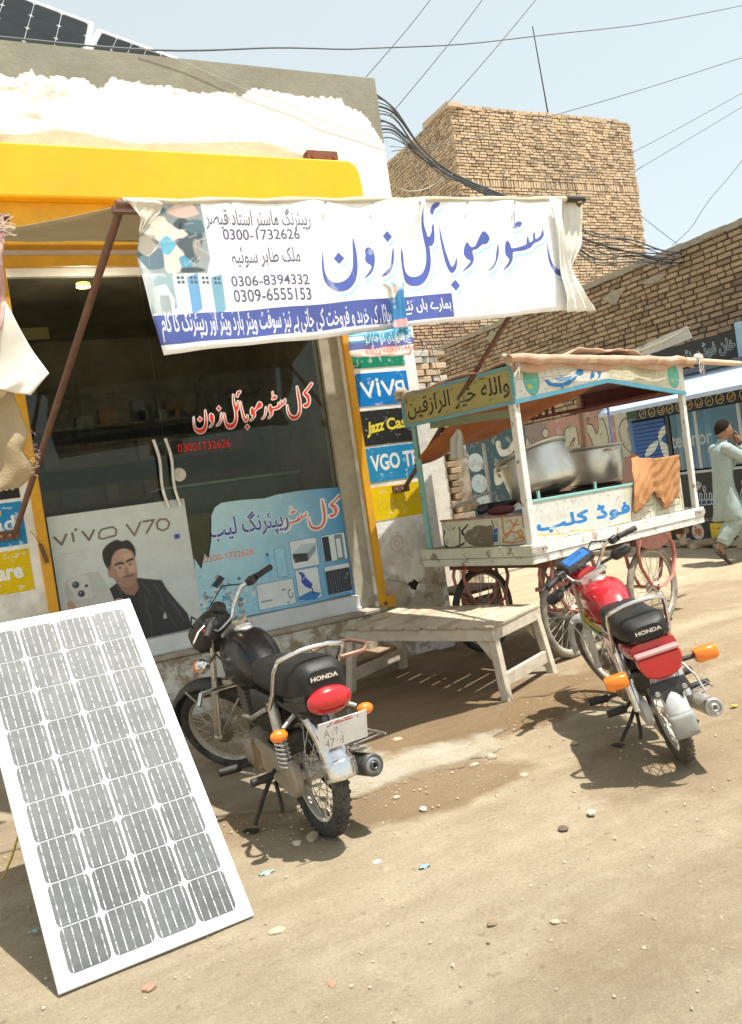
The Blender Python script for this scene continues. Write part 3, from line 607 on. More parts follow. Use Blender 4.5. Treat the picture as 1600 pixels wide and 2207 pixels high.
q = MB(); q.tube([tipL.lerp(tipR, k/20)+Vector((0, .0, .004*math.sin(k*2.1))) for k in range(21)], [.017+.006*(k % 3 == 0) for k in range(21)], 8); WP(q, 'front_hem', mat('hem canvas', (0.56, 0.50, 0.38), .9, dirt=.4, dirtc=(.36, .30, .2), scale=6, bump=.2), aw)
q = MB(); q.cyl(tipL+Vector((-.03, .0, -.01)), tipL+Vector((.10, 0, -.01)), .022, n=8); q.box(tipL+Vector((.03, 0, -.035)), (.16, .03, .03)); WP(q, 'corner_iron', BROWN, aw)
q = MB(); q.cyl(tipR+Vector((-.12, 0, 0)), tipR+Vector((.02, 0, 0)), .020, n=8); WP(q, 'corner_iron', mat('black tape', (.02, .02, .02), .6), aw)

# banner print
bx0, bx1, bz0, bz1 = .84, 3.50, 2.16, 3.04; BR_ = 520; bw, bh = int((bx1-bx0)*BR_), int((bz1-bz0)*BR_)
def fb(px, py): x, z = banner_xz(px, py); return ((x-bx0)*BR_, (bz1-z)*BR_)
BW = (.86, .87, .90); a = canvas(bw, bh, BW); a *= (.985+.03*vnoise(bh, bw, 120, 31, 3))[..., None]
NAVY = (.085, .12, .40); CY = (.36, .76, .84)
# picture of hands at a repair bench
poly(a, [fb(*p) for p in ((330, 440), (430, 440), (438, 480), (452, 560), (445, 592), (300, 595), (280, 560), (300, 470))], (.30, .34, .36))
for (x, y, rx, ry, c) in ((405, 520, 34, 55, (.06, .09, .11)), (335, 455, 30, 10, (.10, .22, .30)), (395, 455, 38, 16, (.75, .55, .48)), (352, 500, 44, 22, (.82, .74, .66)), (420, 490, 24, 20, (.10, .18, .22)), (330, 560, 36, 30, (.10, .17, .22)), (372, 560, 26, 40, (.78, .66, .58)), (398, 570, 15, 18, (.06, .32, .50)), (360, 530, 18, 22, (.10, .40, .56)), (345, 480, 22, 14, (.88, .82, .74)), (425, 540, 10, 30, (.35, .33, .30)), (390, 505, 14, 10, (.80, .72, .60)), (315, 530, 22, 24, (.70, .64, .56)), (410, 585, 30, 8, (.05, .07, .08))):
    poly(a, [(fb(x, y)[0]+rx*1.0*math.cos(t)*(1+.18*math.sin(3*t+x)), fb(x, y)[1]+ry*1.0*math.sin(t)*(1+.15*math.cos(2*t+y))) for t in [k*math.pi/12 for k in range(24)]], c, .92)
for k in range(16):
    x0, y0 = fb(rj.uniform(350, 430), rj.uniform(480, 580)); line(a, [(x0, y0), (x0+rj.normal(0, 14), y0+rj.normal(0, 10))], 1.6, (.7, .72, .7), .6)
_x0, _y0 = fb(290, 440); _x1, _y1 = fb(455, 596); blur(a, _x0, _y0, _x1, _y1, 1)
# strip of phones
cols = [(.30, .42, .46), (.60, .72, .74), (.16, .36, .62), (.78, .86, .86), (.20, .42, .56)]
xs_ = [312, 370, 400, 425, 452, 478]
for k in range(5):
    A, B_ = xs_[k], xs_[k+1]; poly(a, [fb(A, 600), fb(B_, 591), fb(B_+10, 668), fb(A+12, 683)], cols[k])
    if k > 0:
        cx, cy = fb((A+B_)/2+2, 606)
        for i, j in ((-5, -5), (5, -5), (-5, 6), (5, 6)): disc(a, cx+i, cy+j, 4.2, 4.2, (.10, .14, .18))
        line(a, [fb(B_, 594), fb(B_+9, 668)], 1.5, (.85, .9, .9), .8)
poly(a, [fb(325, 625), fb(355, 615), fb(375, 650), fb(372, 685), fb(335, 688)], (.75, .80, .80), .7)
poly(a, [fb(340, 640), fb(362, 640), fb(370, 680), fb(345, 684)], (.15, .2, .24), .6)
poly(a, [fb(296, 560), fb(322, 590), fb(352, 690), fb(340, 700), fb(318, 650)], (.45, .50, .50), .8)
# blue band and its line of writing
poly(a, [fb(325, 686), fb(970, 633), fb(976, 684), fb(340, 748)], NAVY)
def tb(s, bl, tr, c, **k):
    x0, y1 = fb(*bl); x1, y0 = fb(*tr); text(a, s, x0, y0, x1, y1, c, **k)
tb('ہمارے ہاں نئے', (868, 680), (966, 643), BW, arabic=True, bold=.01)
tb('موبائل کی خرید و فروخت کی جاتی ہے نیز سوفٹ ویئر ہارڈ ویئر اور ریپئرنگ کا کام', (350, 742), (846, 652), BW, arabic=True, bold=.012)
GR = (.10, .11, .20)
tb('رپیئرنگ ماسٹر استاد قیصر', (445, 500), (662, 452), GR, arabic=True, bold=.012)
tb('ملک طاہر سوئیہ', (503, 578), (641, 533), GR, arabic=True, bold=.012)
for s, bl, tr in (('0300-1732626', (481, 518), (641, 496)), ('0306-8394332', (500, 618), (663, 592)), ('0309-6555153', (506, 652), (668, 620))): tb(s, bl, tr, GR, bold=.014)
tb('0300-8760838', (1004, 674), (1071, 659), (.45, .62, .60)); tb('سہیل گرافکس پرنٹرز', (1002, 658), (1072, 646), (.5, .55, .6), arabic=True)
fn = lambda x, y: fb(640+x/2.424, 400+y/2.424)
keys = FIRST+['laam2']
name_art(a, fn, keys, CY, 11, 22, grow=4); name_art(a, fn, keys, BW, 6, 11, grow=5); name_art(a, fn, keys, (.09, .13, .46))
wear(a, .70, (.70, .71, .74), 60, 41, .35)
for k in range(30):
    x0, y0 = rj.uniform(0, bw), rj.uniform(0, bh); line(a, [(x0, y0), (x0+rj.normal(0, 6), y0+rj.uniform(10, 60))], 1.0, (.70, .71, .74), .35)
BANM = printmat('banner print', a, .42, spec=.35)
bn = empty('shop_banner', ((tipL.x+tipR.x)/2, YB, 2.95)); tag(bn, 'long white printed banner with big blue urdu lettering hanging from the front of the awning', 'banner')
top = [(283, 430), (500, 434), (700, 433), (900, 433), (1100, 434), (1206, 436)]
bot = [(352, 768), (500, 748), (640, 735), (760, 722), (900, 703), (1100, 682), (1228, 668)]
lef = [(283, 430), (306, 468), (300, 512), (292, 556), (308, 618), (322, 680), (340, 735), (352, 768)]
rig = [(1206, 436), (1206, 470), (1212, 540), (1218, 610), (1228, 668)]
def pl_(pts, t):
    t = min(max(t, 0), 1)*(len(pts)-1); i = min(int(t), len(pts)-2); f = t-i; return (pts[i][0]*(1-f)+pts[i+1][0]*f, pts[i][1]*(1-f)+pts[i+1][1]*f)
def bf(u, v):
    T_, B_, L_, R_ = pl_(top, u), pl_(bot, u), pl_(lef, v), pl_(rig, v); c00, c10, c01, c11 = top[0], top[-1], bot[0], bot[-1]
    q = [T_[i]*(1-v)+B_[i]*v+L_[i]*(1-u)+R_[i]*u-(c00[i]*(1-u)*(1-v)+c10[i]*u*(1-v)+c01[i]*(1-u)*v+c11[i]*u*v) for i in (0, 1)]
    x, z = banner_xz(*q)
    y = YB-.012+.010*math.sin(u*31+v*2)*(.3+v)+.012*math.sin(u*13-v*3)*v-.03*math.exp(-((u-.005)/.03)**2)*v+.018*math.sin(v*7)*math.exp(-u*14)-.018*math.exp(-((u-.60)/.012)**2)
    return (x, y, z)
q = MB(); q.grid(bf, 120, 20); WP(q, 'sheet', BANM, bn, thick=.0015, uv=((bx0, 0, bz0), (bx1-bx0, 0, 0), (0, 0, bz1-bz0)))
FLAPM = mat('worn white plastic', (.78, .77, .72), .5, dirt=.4, dirtc=(.55, .52, .44), scale=7, bump=.3, bscale=20)
def flap(pts, yoff, name, root, seed=0, m=None, amp=.02, fr=18):
    """ragged sheet: outline as two side chains of photo points on the plane y=yoff, with folds"""
    A, B_ = pts
    def f(u, v):
        p = pl_(A, v); r_ = pl_(B_, v); X = at(p[0]*(1-u)+r_[0]*u, p[1]*(1-u)+r_[1]*u, 'y', yoff); return (X.x, yoff+amp*math.sin(u*fr+v*5+seed)*(.3+v)+amp*.6*math.sin(v*fr*.7+seed), X.z)
    q = MB(); q.grid(f, 14, 24); return WP(q, name, m or FLAPM, root, thick=.002)
flap(([(1186, 425), (1195, 470), (1203, 520), (1208, 590), (1218, 640), (1222, 672)], [(1212, 430), (1213, 480), (1222, 545), (1245, 600), (1262, 640), (1284, 670)]), YB-.05, 'torn_flap', bn, 1, amp=.010)
flap(([(1206, 428), (1212, 470), (1215, 520), (1218, 560), (1222, 588)], [(1254, 432), (1255, 480), (1254, 520), (1245, 548), (1226, 586)]), YB+.03, 'torn_flap', bn, 3, m=mat('grey plastic', (.62, .62, .57), .5, dirt=.3, scale=6), amp=.008)
flap(([(272, 428), (275, 434), (290, 452), (303, 470), (300, 500)], [(340, 432), (352, 440), (345, 460), (325, 478), (304, 505)]), YB-.045, 'torn_flap', bn, 2, m=mat('dirty cloth', (.62, .57, .48), .8, dirt=.5, scale=9), amp=.006)
for k in range(9):
    p = at(395+k*102, 437, 'y', YB-.03); q = MB(); q.cyl(p, p+Vector((0, -.006, 0)), .008, n=8); WP(q, 'eyelet', mat('eyelet', (.35, .33, .30), .4, .5), bn)
# torn leaflet strip hanging over the banner
lx0, lx1, lz0, lz1 = 1.9, 2.65, 2.0, 2.75; LR = 500; a = canvas(int((lx1-lx0)*LR), int((lz1-lz0)*LR), (.80, .76, .70)); YL_ = YB-.07
def fl(px, py): p = at(px, py, 'y', YL_); return ((p.x-lx0)*LR, (lz1-p.z)*LR)
poly(a, [fl(840, 600), fl(875, 600), fl(880, 715), fl(846, 715)], (.05, .25, .52)); disc(a, *fl(846, 628), 12, 18, (.72, .70, .66)); disc(a, *fl(852, 622), 5, 9, (.75, .3, .2)); poly(a, [fl(848, 690), fl(880, 685), fl(881, 712), fl(850, 716)], (.78, .42, .42))
poly(a, [fl(752, 716), fl(885, 703), fl(888, 735), fl(755, 748)], (.06, .28, .46)); poly(a, [fl(753, 742), fl(890, 728), fl(892, 742), fl(756, 757)], (.10, .12, .34)); poly(a, [fl(753, 757), fl(890, 742), fl(893, 772), fl(756, 780)], (.82, .62, .56))
for x in (786, 820, 852): line(a, [fl(x, 714), fl(x+3, 744)], 2, (.6, .75, .8))
def tl(s, bl, tr, c, **k):
    x0, y1 = fl(*bl); x1, y0 = fl(*tr); text(a, s, x0, y0, x1, y1, c, **k)
for s, x in (('سائس', 755), ('جاپان', 789), ('لیڈی گر', 823), ('چینل', 856)): tl(s, (x, 742), (x+27, 716), WH, arabic=True)
tl('0300-67622', (757, 768), (820, 750), (.70, .15, .15), bold=.01); tl('0309-09544', (824, 760), (882, 743), (.70, .15, .15), bold=.01); wear(a, .6, (.8, .78, .74), 26, 51, .6)
LM = printmat('leaflet print', a, .5)
lf = empty('torn_leaflet', at(855, 690, 'y', YL_)); tag(lf, 'torn blue and pink advertising strip dangling over the banner and the wall sign', 'leaflet')
def lff(A, B_):
    def f(u, v):
        p = pl_(A, v); r_ = pl_(B_, v); X = at(p[0]*(1-u)+r_[0]*u, p[1]*(1-u)+r_[1]*u, 'y', YL_); return (X.x, YL_+.009*math.sin(u*16+v*3), X.z)
    return f
q = MB(); q.grid(lff([(820, 610), (836, 622), (843, 650), (846, 690), (846, 716)], [(870, 607), (870, 640), (874, 670), (878, 700), (880, 710)]), 10, 12); q.grid(lff([(750, 722), (753, 740), (755, 766), (772, 770)], [(888, 704), (890, 728), (890, 750), (884, 766)]), 24, 8); WP(q, 'sheet', LM, lf, thick=.0012, uv=((lx0, 0, lz0), (lx1-lx0, 0, 0), (0, 0, lz1-lz0)))

# ================================================================== CLOTHS AT THE LEFT EDGE
def cloth_thing(name, lab, cat, parts):
    ob = None
    for k, (A, B_, y, seed, m, amp) in enumerate(parts):
        def f(u, v):
            p = pl_(A, v); r_ = pl_(B_, v); X = at(p[0]*(1-u)+r_[0]*u, p[1]*(1-u)+r_[1]*u, 'y', y)
            return (X.x, y+amp*math.sin(u*14+v*6+seed)+amp*.8*math.sin(v*11+u*5+seed), X.z)
        q = MB(); q.grid(f, 26, 40)
        o = q.build(name, m, None, thick=.004)
        if lab: tag(o, lab, cat)
        ob = o
    return ob
BURL = mat('burlap', (.42, .33, .20), .95, dirt=.6, dirtc=(.52, .43, .30), scale=7, bump=.8, bscale=90, spec=.1, stretch=(1, 1, .25))
TARP = mat('white tarpaulin', (.74, .72, .66), .7, dirt=.35, dirtc=(.5, .45, .36), scale=5, bump=.2)
PINK = mat('pink scarf', (.50, .30, .27), .9, dirt=.6, dirtc=(.62, .5, .44), scale=14, bump=.5)
cloth_thing('burlap_sack', 'brown burlap sack with frayed edge hanging at the left of the shop', 'sack', [([(-160, 620), (-170, 800), (-165, 950), (-160, 1090)], [(12, 690), (22, 780), (30, 850), (62, 935), (50, 970), (78, 1015), (45, 1050), (0, 1058)], 4.30, 1, BURL, .018)])
cloth_thing('tarpaulin_sheet', 'pale tarpaulin corner sticking out beside the shop door glass', 'tarpaulin', [([(-160, 560), (-160, 700), (-140, 850), (-60, 830)], [(6, 640), (38, 700), (72, 755), (106, 806), (66, 852)], 4.22, 4, TARP, .012)])
cloth_thing('pink_scarf', 'ragged pink cloth tied above the burlap sack', 'cloth', [([(-120, 430), (-120, 560), (-110, 720)], [(8, 470), (14, 500), (4, 560), (10, 620), (12, 665), (4, 710)], 4.18, 2, PINK, .02)])
fr_ = MB(); f0 = at(8, 492, 'y', 4.17)
for k in range(26):
    d = Vector((rj.uniform(.02, .07), rj.normal(0, .01), rj.normal(0, .03))); s0 = f0+Vector((rj.uniform(-.03, .0), rj.normal(0, .01), rj.normal(0, .02))); fr_.tube([s0, s0+d*.6+Vector((0, 0, .004)), s0+d], .0022, 4)
for k in range(40):
    p = at(rj.uniform(55, 82), rj.uniform(925, 1035), 'y', 4.29); fr_.tube([p, p+Vector((rj.uniform(.0, .03), 0, rj.uniform(-.03, .01)))], .0012, 3)
tag(fr_.build('loose_threads', mat('threads', (.62, .5, .42), .9)), kind='stuff')
tg = MB(); tg.cyl(at(-190, 600, 'y', 4.34), at(-190, 300, 'y', 4.34), .02); tg.cyl(at(-400, 430, 'y', 4.34), at(20, 470, 'y', 4.34), .018); o = tg.build('cloth_rail', BROWN); tag(o, 'dark iron rail the hanging cloths are tied to, at the left edge', 'rail')

# ================================================================== POSTERS ON THE DOORS
PY = GY-.018
def gpx(px, py): p = at(px, py, 'y', PY); return p.x, p.z
vx0, vx1, vz0, vz1 = .49, 1.485, .622, 1.615; VR = 620; a = canvas(int((vx1-vx0)*VR), int((vz1-vz0)*VR), (.62, .68, .68)); H_, W_ = a.shape[:2]
a *= (1.04-.10*np.linspace(0, 1, H_))[:, None, None]
def fv(px, py): x, z = gpx(px, py); return ((x-vx0)*VR, (vz1-z)*VR)
def c1(x, y): return fv(x/2.627, 560+y/2.627)       # points read off an enlarged view
DK = (.10, .095, .09)
TX = (.20, .16, .13)
def ll(pts, w_=11, c=TX): line(a, [c1(*p) for p in pts], w_, c)
ll([(308, 1572), (350, 1612), (376, 1555)]); ll([(410, 1548), (418, 1592)]); ll([(468, 1540), (505, 1586), (532, 1532)]); ll([(562, 1575), (582, 1580), (655, 1560), (660, 1530), (640, 1512), (580, 1525), (562, 1545), (562, 1575)], 9); disc(a, *c1(430, 1528), 7, 7, TX)
ll([(718, 1500), (762, 1560), (795, 1486)], 10); ll([(812, 1482), (872, 1472), (830, 1548)], 10); ll([(905, 1470), (940, 1468), (960, 1490), (950, 1520), (920, 1533), (892, 1520), (888, 1490), (905, 1470)], 10)
x0, y1 = c1(835, 1592); x1, y0 = c1(975, 1562); text(a, 'Co-engineered with', x0, y0, x1, y1-4, DK); poly(a, [c1(985, 1555), c1(1016, 1550), c1(1020, 1577), c1(990, 1582)], (.04, .06, .35))
x0, y1 = c1(335, 1672); x1, y0 = c1(500, 1638); text(a, '200MP Portrait So Pro', x0, y0+8, x1, y1-3, (.35, .38, .38))
# jacket, shirt, neck, head, hair, face
poly(a, [c1(*p) for p in ((615, 1865), (660, 1830), (780, 1800), (860, 1808), (915, 1812), (950, 1870), (1000, 1930), (1062, 2000), (1090, 2080), (1000, 2110), (880, 2150), (760, 2140), (700, 2060), (650, 1960))], (.022, .026, .035), sm=False)
poly(a, [c1(*p) for p in ((690, 1880), (780, 1850), (790, 1960), (800, 2120), (740, 2140), (690, 1990))], (.015, .015, .018))
for A_, B2 in (((800, 1830), (850, 1900)), ((870, 1830), (930, 1960)), ((930, 1880), (1020, 2010)), ((900, 1960), (1000, 2080)), ((840, 1990), (860, 2130)), ((660, 1850), (690, 1900)), ((960, 1930), (1040, 2040)), ((820, 1900), (830, 2000))):
    line(a, [c1(*A_), c1((A_[0]+B2[0])/2+8, (A_[1]+B2[1])/2-6), c1(*B2)], 4, (.09, .10, .12), .7)
poly(a, [c1(*p) for p in ((930, 1998), (936, 2000), (946, 2028), (925, 2030))], (.6, .6, .6))
SK = (.52, .32, .24); SKD = (.30, .165, .115); HAIR = (.018, .014, .013)
poly(a, [c1(*p) for p in ((655, 1820), (770, 1780), (785, 1860), (760, 1900), (720, 1895), (690, 1870))], SKD)
poly(a, [c1(*p) for p in ((610, 1760), (605, 1700), (625, 1660), (690, 1640), (745, 1650), (768, 1700), (778, 1760), (776, 1800), (755, 1842), (715, 1855), (670, 1835), (640, 1800), (618, 1795))], SK, sm=True)
poly(a, [c1(*p) for p in ((690, 1680), (740, 1670), (765, 1720), (768, 1780), (740, 1790), (700, 1760))], (.54, .34, .25), .6, True)
poly(a, [c1(*p) for p in ((640, 1790), (660, 1805), (700, 1790), (740, 1775), (776, 1770), (775, 1805), (755, 1845), (715, 1858), (668, 1838))], (.10, .06, .05), .38, True)
poly(a, [c1(*p) for p in ((585, 1700), (580, 1655), (598, 1622), (625, 1600), (662, 1584), (690, 1592), (722, 1586), (750, 1608), (768, 1645), (764, 1688), (748, 1652), (705, 1636), (658, 1650), (634, 1690), (628, 1740), (618, 1758), (600, 1735))], HAIR, sm=True)
disc(a, *c1(622, 1775), 7, 14, SK)
for A_, B2 in (((655, 1730), (700, 1722)), ((718, 1712), (752, 1698))): line(a, [c1(*A_), c1((A_[0]+B2[0])/2, A_[1]-10), c1(*B2)], 5, HAIR)
for x, y in ((682, 1742), (735, 1722)): poly(a, [c1(x-17, y+3), c1(x, y-6), c1(x+16, y), c1(x, y+6)], (.66, .6, .56)); disc(a, *c1(x, y), 4, 4, HAIR)
poly(a, [c1(*p) for p in ((712, 1740), (722, 1740), (735, 1775), (722, 1785), (700, 1780))], SKD, .7)
poly(a, [c1(*p) for p in ((690, 1795), (715, 1785), (745, 1780), (765, 1782), (748, 1792), (712, 1799))], (.06, .04, .035), .7); poly(a, [c1(*p) for p in ((702, 1806), (730, 1800), (755, 1797), (735, 1812), (712, 1814))], (.42, .20, .18))
poly(a, [c1(*p) for p in ((612, 1740), (640, 1730), (668, 1780), (672, 1830), (640, 1805), (615, 1790))], SKD, .55, True); poly(a, [c1(*p) for p in ((700, 1668), (738, 1662), (742, 1688), (705, 1695))], (.66, .46, .36), .5, True); poly(a, [c1(*p) for p in ((728, 1740), (760, 1735), (758, 1765), (735, 1770))], (.64, .42, .33), .5, True)
for A_, B2 in (((650, 1728), (700, 1716)), ((716, 1708), (755, 1692))): line(a, [c1(*A_), c1((A_[0]+B2[0])/2, A_[1]-13), c1(*B2)], 7, HAIR)
for x, y in ((680, 1744), (737, 1723)): disc(a, *c1(x, y), 6, 5, HAIR, .9)
_x0, _y0 = c1(575, 1575); _x1, _y1 = c1(1095, 2000); blur(a, _x0, _y0, _x1, _y1+60, 2)
# hand-held phone
poly(a, [c1(*p) for p in ((362, 1835), (380, 1812), (498, 1770), (560, 1765), (620, 1860), (660, 1960), (700, 2120), (430, 2150), (400, 2010))], (.52, .54, .53), sm=False)
poly(a, [c1(*p) for p in ((385, 1828), (398, 1808), (480, 1782), (498, 1792), (530, 1890), (520, 1912), (440, 1925), (420, 1915))], (.62, .63, .61))
for x, y, r in ((430, 1840, 17), (462, 1890, 17), (490, 1845, 8)): disc(a, *c1(x, y), r, r, (.25, .26, .30)); disc(a, *c1(x, y), r*.75, r*.75, (.03, .035, .06)); disc(a, *c1(x-4, y-4), r*.25, r*.25, (.3, .35, .5))
poly(a, [c1(*p) for p in ((380, 1950), (400, 1930), (430, 1960), (440, 2010), (405, 2000))], SK, sm=True); poly(a, [c1(*p) for p in ((640, 1935), (690, 1915), (720, 1950), (700, 2010), (660, 2000))], SK, sm=True)
q = MB(); q.box(((vx0+vx1)/2, PY+.004, (vz0+vz1)/2), (vx1-vx0, .008, vz1-vz0)); o = q.build('phone_poster', printmat('phone poster print', a, .35), uv=((vx0, 0, vz0), (vx1-vx0, 0, 0), (0, 0, vz1-vz0)))
tag(o, 'pale grey phone poster with a bearded man on the left glass door', 'poster')
# repair lab sticker
sx0, sx1, sz0, sz1 = 1.50, 2.785, .615, 1.56; SR = 620; a = canvas(int((sx1-sx0)*SR), int((sz1-sz0)*SR), (.18, .55, .78)); H_, W_ = a.shape[:2]
gx_ = np.linspace(0, 1, W_)[None, :, None]; gy_ = np.linspace(0, 1, H_)[:, None, None]
a = (np.array((.50, .76, .84))*(1-gx_**2)+np.array((.03, .25, .52))*gx_**2)*(1-.4*gy_)+np.array((.10, .45, .74))*.4*gy_
a = a*np.ones((H_, W_, 1))
def fs_(px, py): x, z = gpx(px, py); return ((x-sx0)*SR, (sz1-z)*SR)
def c2(x, y): return fs_(340+x/2.5806, 700+y/2.5806)
for A_, B2, m_ in (((730, 1208), (888, 1180), (905, 1335)), ((905, 1178), (1045, 1155), (1060, 1300)), ((925, 1350), (1072, 1320), (1090, 1480)), ((762, 1370), (900, 1345), (918, 1515)), ((545, 1450), (755, 1410), (775, 1548))):
    x0, y0 = c2(*A_); x1, y1 = c2(*m_); rect(a, x0, y0-4, x1, y1, (.02, .20, .55), 1, 9); rect(a, x0+3, y0-1, x1-3, y1-3, (.70, .77, .78), 1, 8)
poly(a, [c2(*p) for p in ((750, 1270), (800, 1222), (880, 1210), (868, 1262), (830, 1310))], (.45, .60, .66)); poly(a, [c2(*p) for p in ((750, 1275), (835, 1268), (838, 1312), (760, 1325))], (.03, .04, .05)); poly(a, [c2(*p) for p in ((835, 1268), (880, 1215), (880, 1255), (838, 1312))], (.25, .36, .42))
x0, y0 = c2(912, 1182); x1, y1 = c2(970, 1312); rect(a, x0, y0, x1, y1, (.012, .02, .05), 1, 5); x0, y0 = c2(980, 1170); x1, y1 = c2(1045, 1305); rect(a, x0, y0, x1, y1, (.15, .25, .30), 1, 4); x0, y0 = c2(990, 1190); x1, y1 = c2(1030, 1290); rect(a, x0, y0, x1, y1, (.7, .78, .8), 1)
x0, y0 = c2(932, 1372); x1, y1 = c2(1085, 1475); rect(a, x0, y0, x1, y1, (.02, .035, .06), 1, 4)
for k in range(5): line(a, [(x0+20+k*14, y0+14+k), (x0+20+k*14, y1-14)], 1.5, (.15, .2, .25))
poly(a, [c2(*p) for p in ((780, 1372), (812, 1380), (830, 1410), (862, 1440), (855, 1470), (820, 1455), (800, 1430), (800, 1400))], (.02, .08, .45)); poly(a, [c2(*p) for p in ((785, 1515), (850, 1480), (910, 1490), (880, 1528), (790, 1532))], (.03, .22, .55)); line(a, [c2(860, 1465), c2(865, 1495)], 6, (.03, .04, .08))
for p, w2 in (((575, 1538), 60), ((720, 1540), 14), ((690, 1470), 22)): x0, y0 = c2(*p); rect(a, x0, y0, x0+w2, y0+8, (.25, .35, .38), 1)
cx, cy = c2(740, 1495)
for k in range(14): t = k/13*5; disc(a, cx+12*math.cos(t), cy+20*math.sin(t), 3, 3, (.05, .12, .2))
x0, y0 = c2(597, 1265); x1, y1 = c2(640, 1400); rect(a, x0, y0, x1, y1, (.20, .55, .80), 1); disc(a, x0+10, y0+14, 7, 8, (.05, .12, .2)); x0, y0 = c2(645, 1250); x1, y1 = c2(730, 1398); rect(a, x0, y0-6, x1, y1, (.08, .28, .5), 1, 8); rect(a, x0+3, y0-3, x1-3, y1-3, (.32, .62, .80), 1, 7)
for k in range(110):
    x, y = rj.uniform(235, 540), rj.uniform(1400, 1640); x0, y0 = c2(x, y); r_ = rj.uniform(4, 15); c = [(.05, .12, .16), (.10, .35, .52), (.62, .74, .76), (.30, .55, .62), (.45, .25, .18)][int(rj.integers(0, 5))]
    poly(a, [(x0+r_*math.cos(t)*rj.uniform(.5, 1.3), y0+r_*math.sin(t)*rj.uniform(.5, 1.3)) for t in range(6)], c, .85)
poly(a, [c2(*p) for p in ((300, 1450), (345, 1392), (375, 1410), (330, 1465))], (.02, .03, .05))
def nb(u, v): X0, X1 = c2(345, 0)[0], c2(1010, 0)[0]; return u, v
# red part of the name, from the same traced letters
def stk(u, v):
    U0 = .62; uu = (u-U0)/(1-U0); X0, _ = c2(722, 1120); X1, Yt = c2(1012, 945); _, Yb = c2(985, 1150); Yb2 = c2(870, 1165)[1]
    return (X0+(X1-X0)*uu, Yb2+(Yt-Yb2)*v)
fx_ = name_box(stk)
for gcol, gw in ((WH, 16), ((.72, .12, .08), 0)): name_art(a, fx_, ['re', 'sto', 'ta', 'laam2', 'kaf'], gcol, grow=gw)
x0, y1 = c2(300, 1225); x1, y0 = c2(715, 1005); text(a, 'ریپئرنگ لیب', x0, y0, x1, y1, (.02, .06, .38), arabic=True, bold=.012, outline=3, oc=WH)
x0, y1 = c2(262, 1332); x1, y0 = c2(535, 1262); text(a, '0300-1732626', x0, y1-38, x1, y1-6, (.75, .28, .20), bold=.02)
wear(a, .72, (.75, .82, .84), 20, 61, .4)
STM = printmat('repair sticker print', a, .35)
out = [c for c in ((300, 1060), (320, 1015), (355, 990), (460, 975), (600, 965), (660, 945), (780, 925), (900, 912), (1022, 903), (1105, 1490), (800, 1560), (520, 1615), (238, 1672), (222, 1560), (205, 1300), (245, 1360), (262, 1275), (285, 1300), (300, 1200))]
q = MB(); pts = [gpx(340+x/2.5806, 700+y/2.5806) for x, y in out]; q.prism([(x, PY+.006, z) for x, z in pts], (0, -.003, 0)); o = q.build('repair_sticker', STM, uv=((sx0, 0, sz0), (sx1-sx0, 0, 0), (0, 0, sz1-sz0)))
tag(o, 'light blue repair lab sticker with torn left edge on the right glass door', 'sticker')
# lettering stuck on the right-hand pane, cut letters
def vinyl(key, m, fx, grow, dy):
    p = smooth_poly(NAME[key], 3) if key not in ('nd', 'zd', 'bd') else np.array(NAME[key], float)
    if grow:
        q_ = np.roll(p, -1, 0)-np.roll(p, 1, 0); n = np.stack([q_[:, 1], -q_[:, 0]], 1); n /= (np.linalg.norm(n, axis=1)[:, None]+1e-6)
        ar = 0.5*np.sum(p[:, 0]*np.roll(p[:, 1], -1)-np.roll(p[:, 0], -1)*p[:, 1]); p = p+n*grow*(1 if ar > 0 else -1)
    return [fx(x, y) for x, y in p]
dx0, dx1, dz0, dz1 = 1.655, 2.68, 2.10, 2.42; fxd = name_box(lambda u, v: (dx0+(dx1-dx0)*u, dz0+(dz1-dz0)*v))
ax0, ax1, az0, az1 = 1.46, 2.74, 1.93, 2.47; DR = 560; aw_, ah_ = int((ax1-ax0)*DR), int((az1-az0)*DR)
a = canvas(aw_, ah_, (0, 0, 0)); al = canvas(aw_, ah_, (0, 0, 0)); fd = lambda x, y: (lambda q: ((q[0]-ax0)*DR, (az1-q[1])*DR))(fxd(x, y))
ks = FIRST+['laam2', 'kaf']
name_art(a, fd, ks, (.80, .78, .74), grow=13); name_art(al, fd, ks, (1, 1, 1), grow=13); name_art(a, fd, ks, (.72, .03, .02), grow=1)
x0, y0 = (1.50-ax0)*DR, (az1-2.035)*DR
for c_, im_ in (((.70, .02, .03), a), ((1, 1, 1), al)): text(im_, '03001732626', x0, y0, x0+.42*DR, y0+.065*DR, c_, bold=.01, skew=0)
DECM = printmat('door lettering', np.where(al > .05, a, (.7, .05, .05)), .5, alpha=al[..., 0])
q = MB(); q.box(((ax0+ax1)/2, GY-.002, (az0+az1)/2), (ax1-ax0, .001, az1-az0)); o = S('door_lettering', q, DECM, dr, uv=((ax0, 0, az0), (ax1-ax0, 0, 0), (0, 0, az1-az0)))
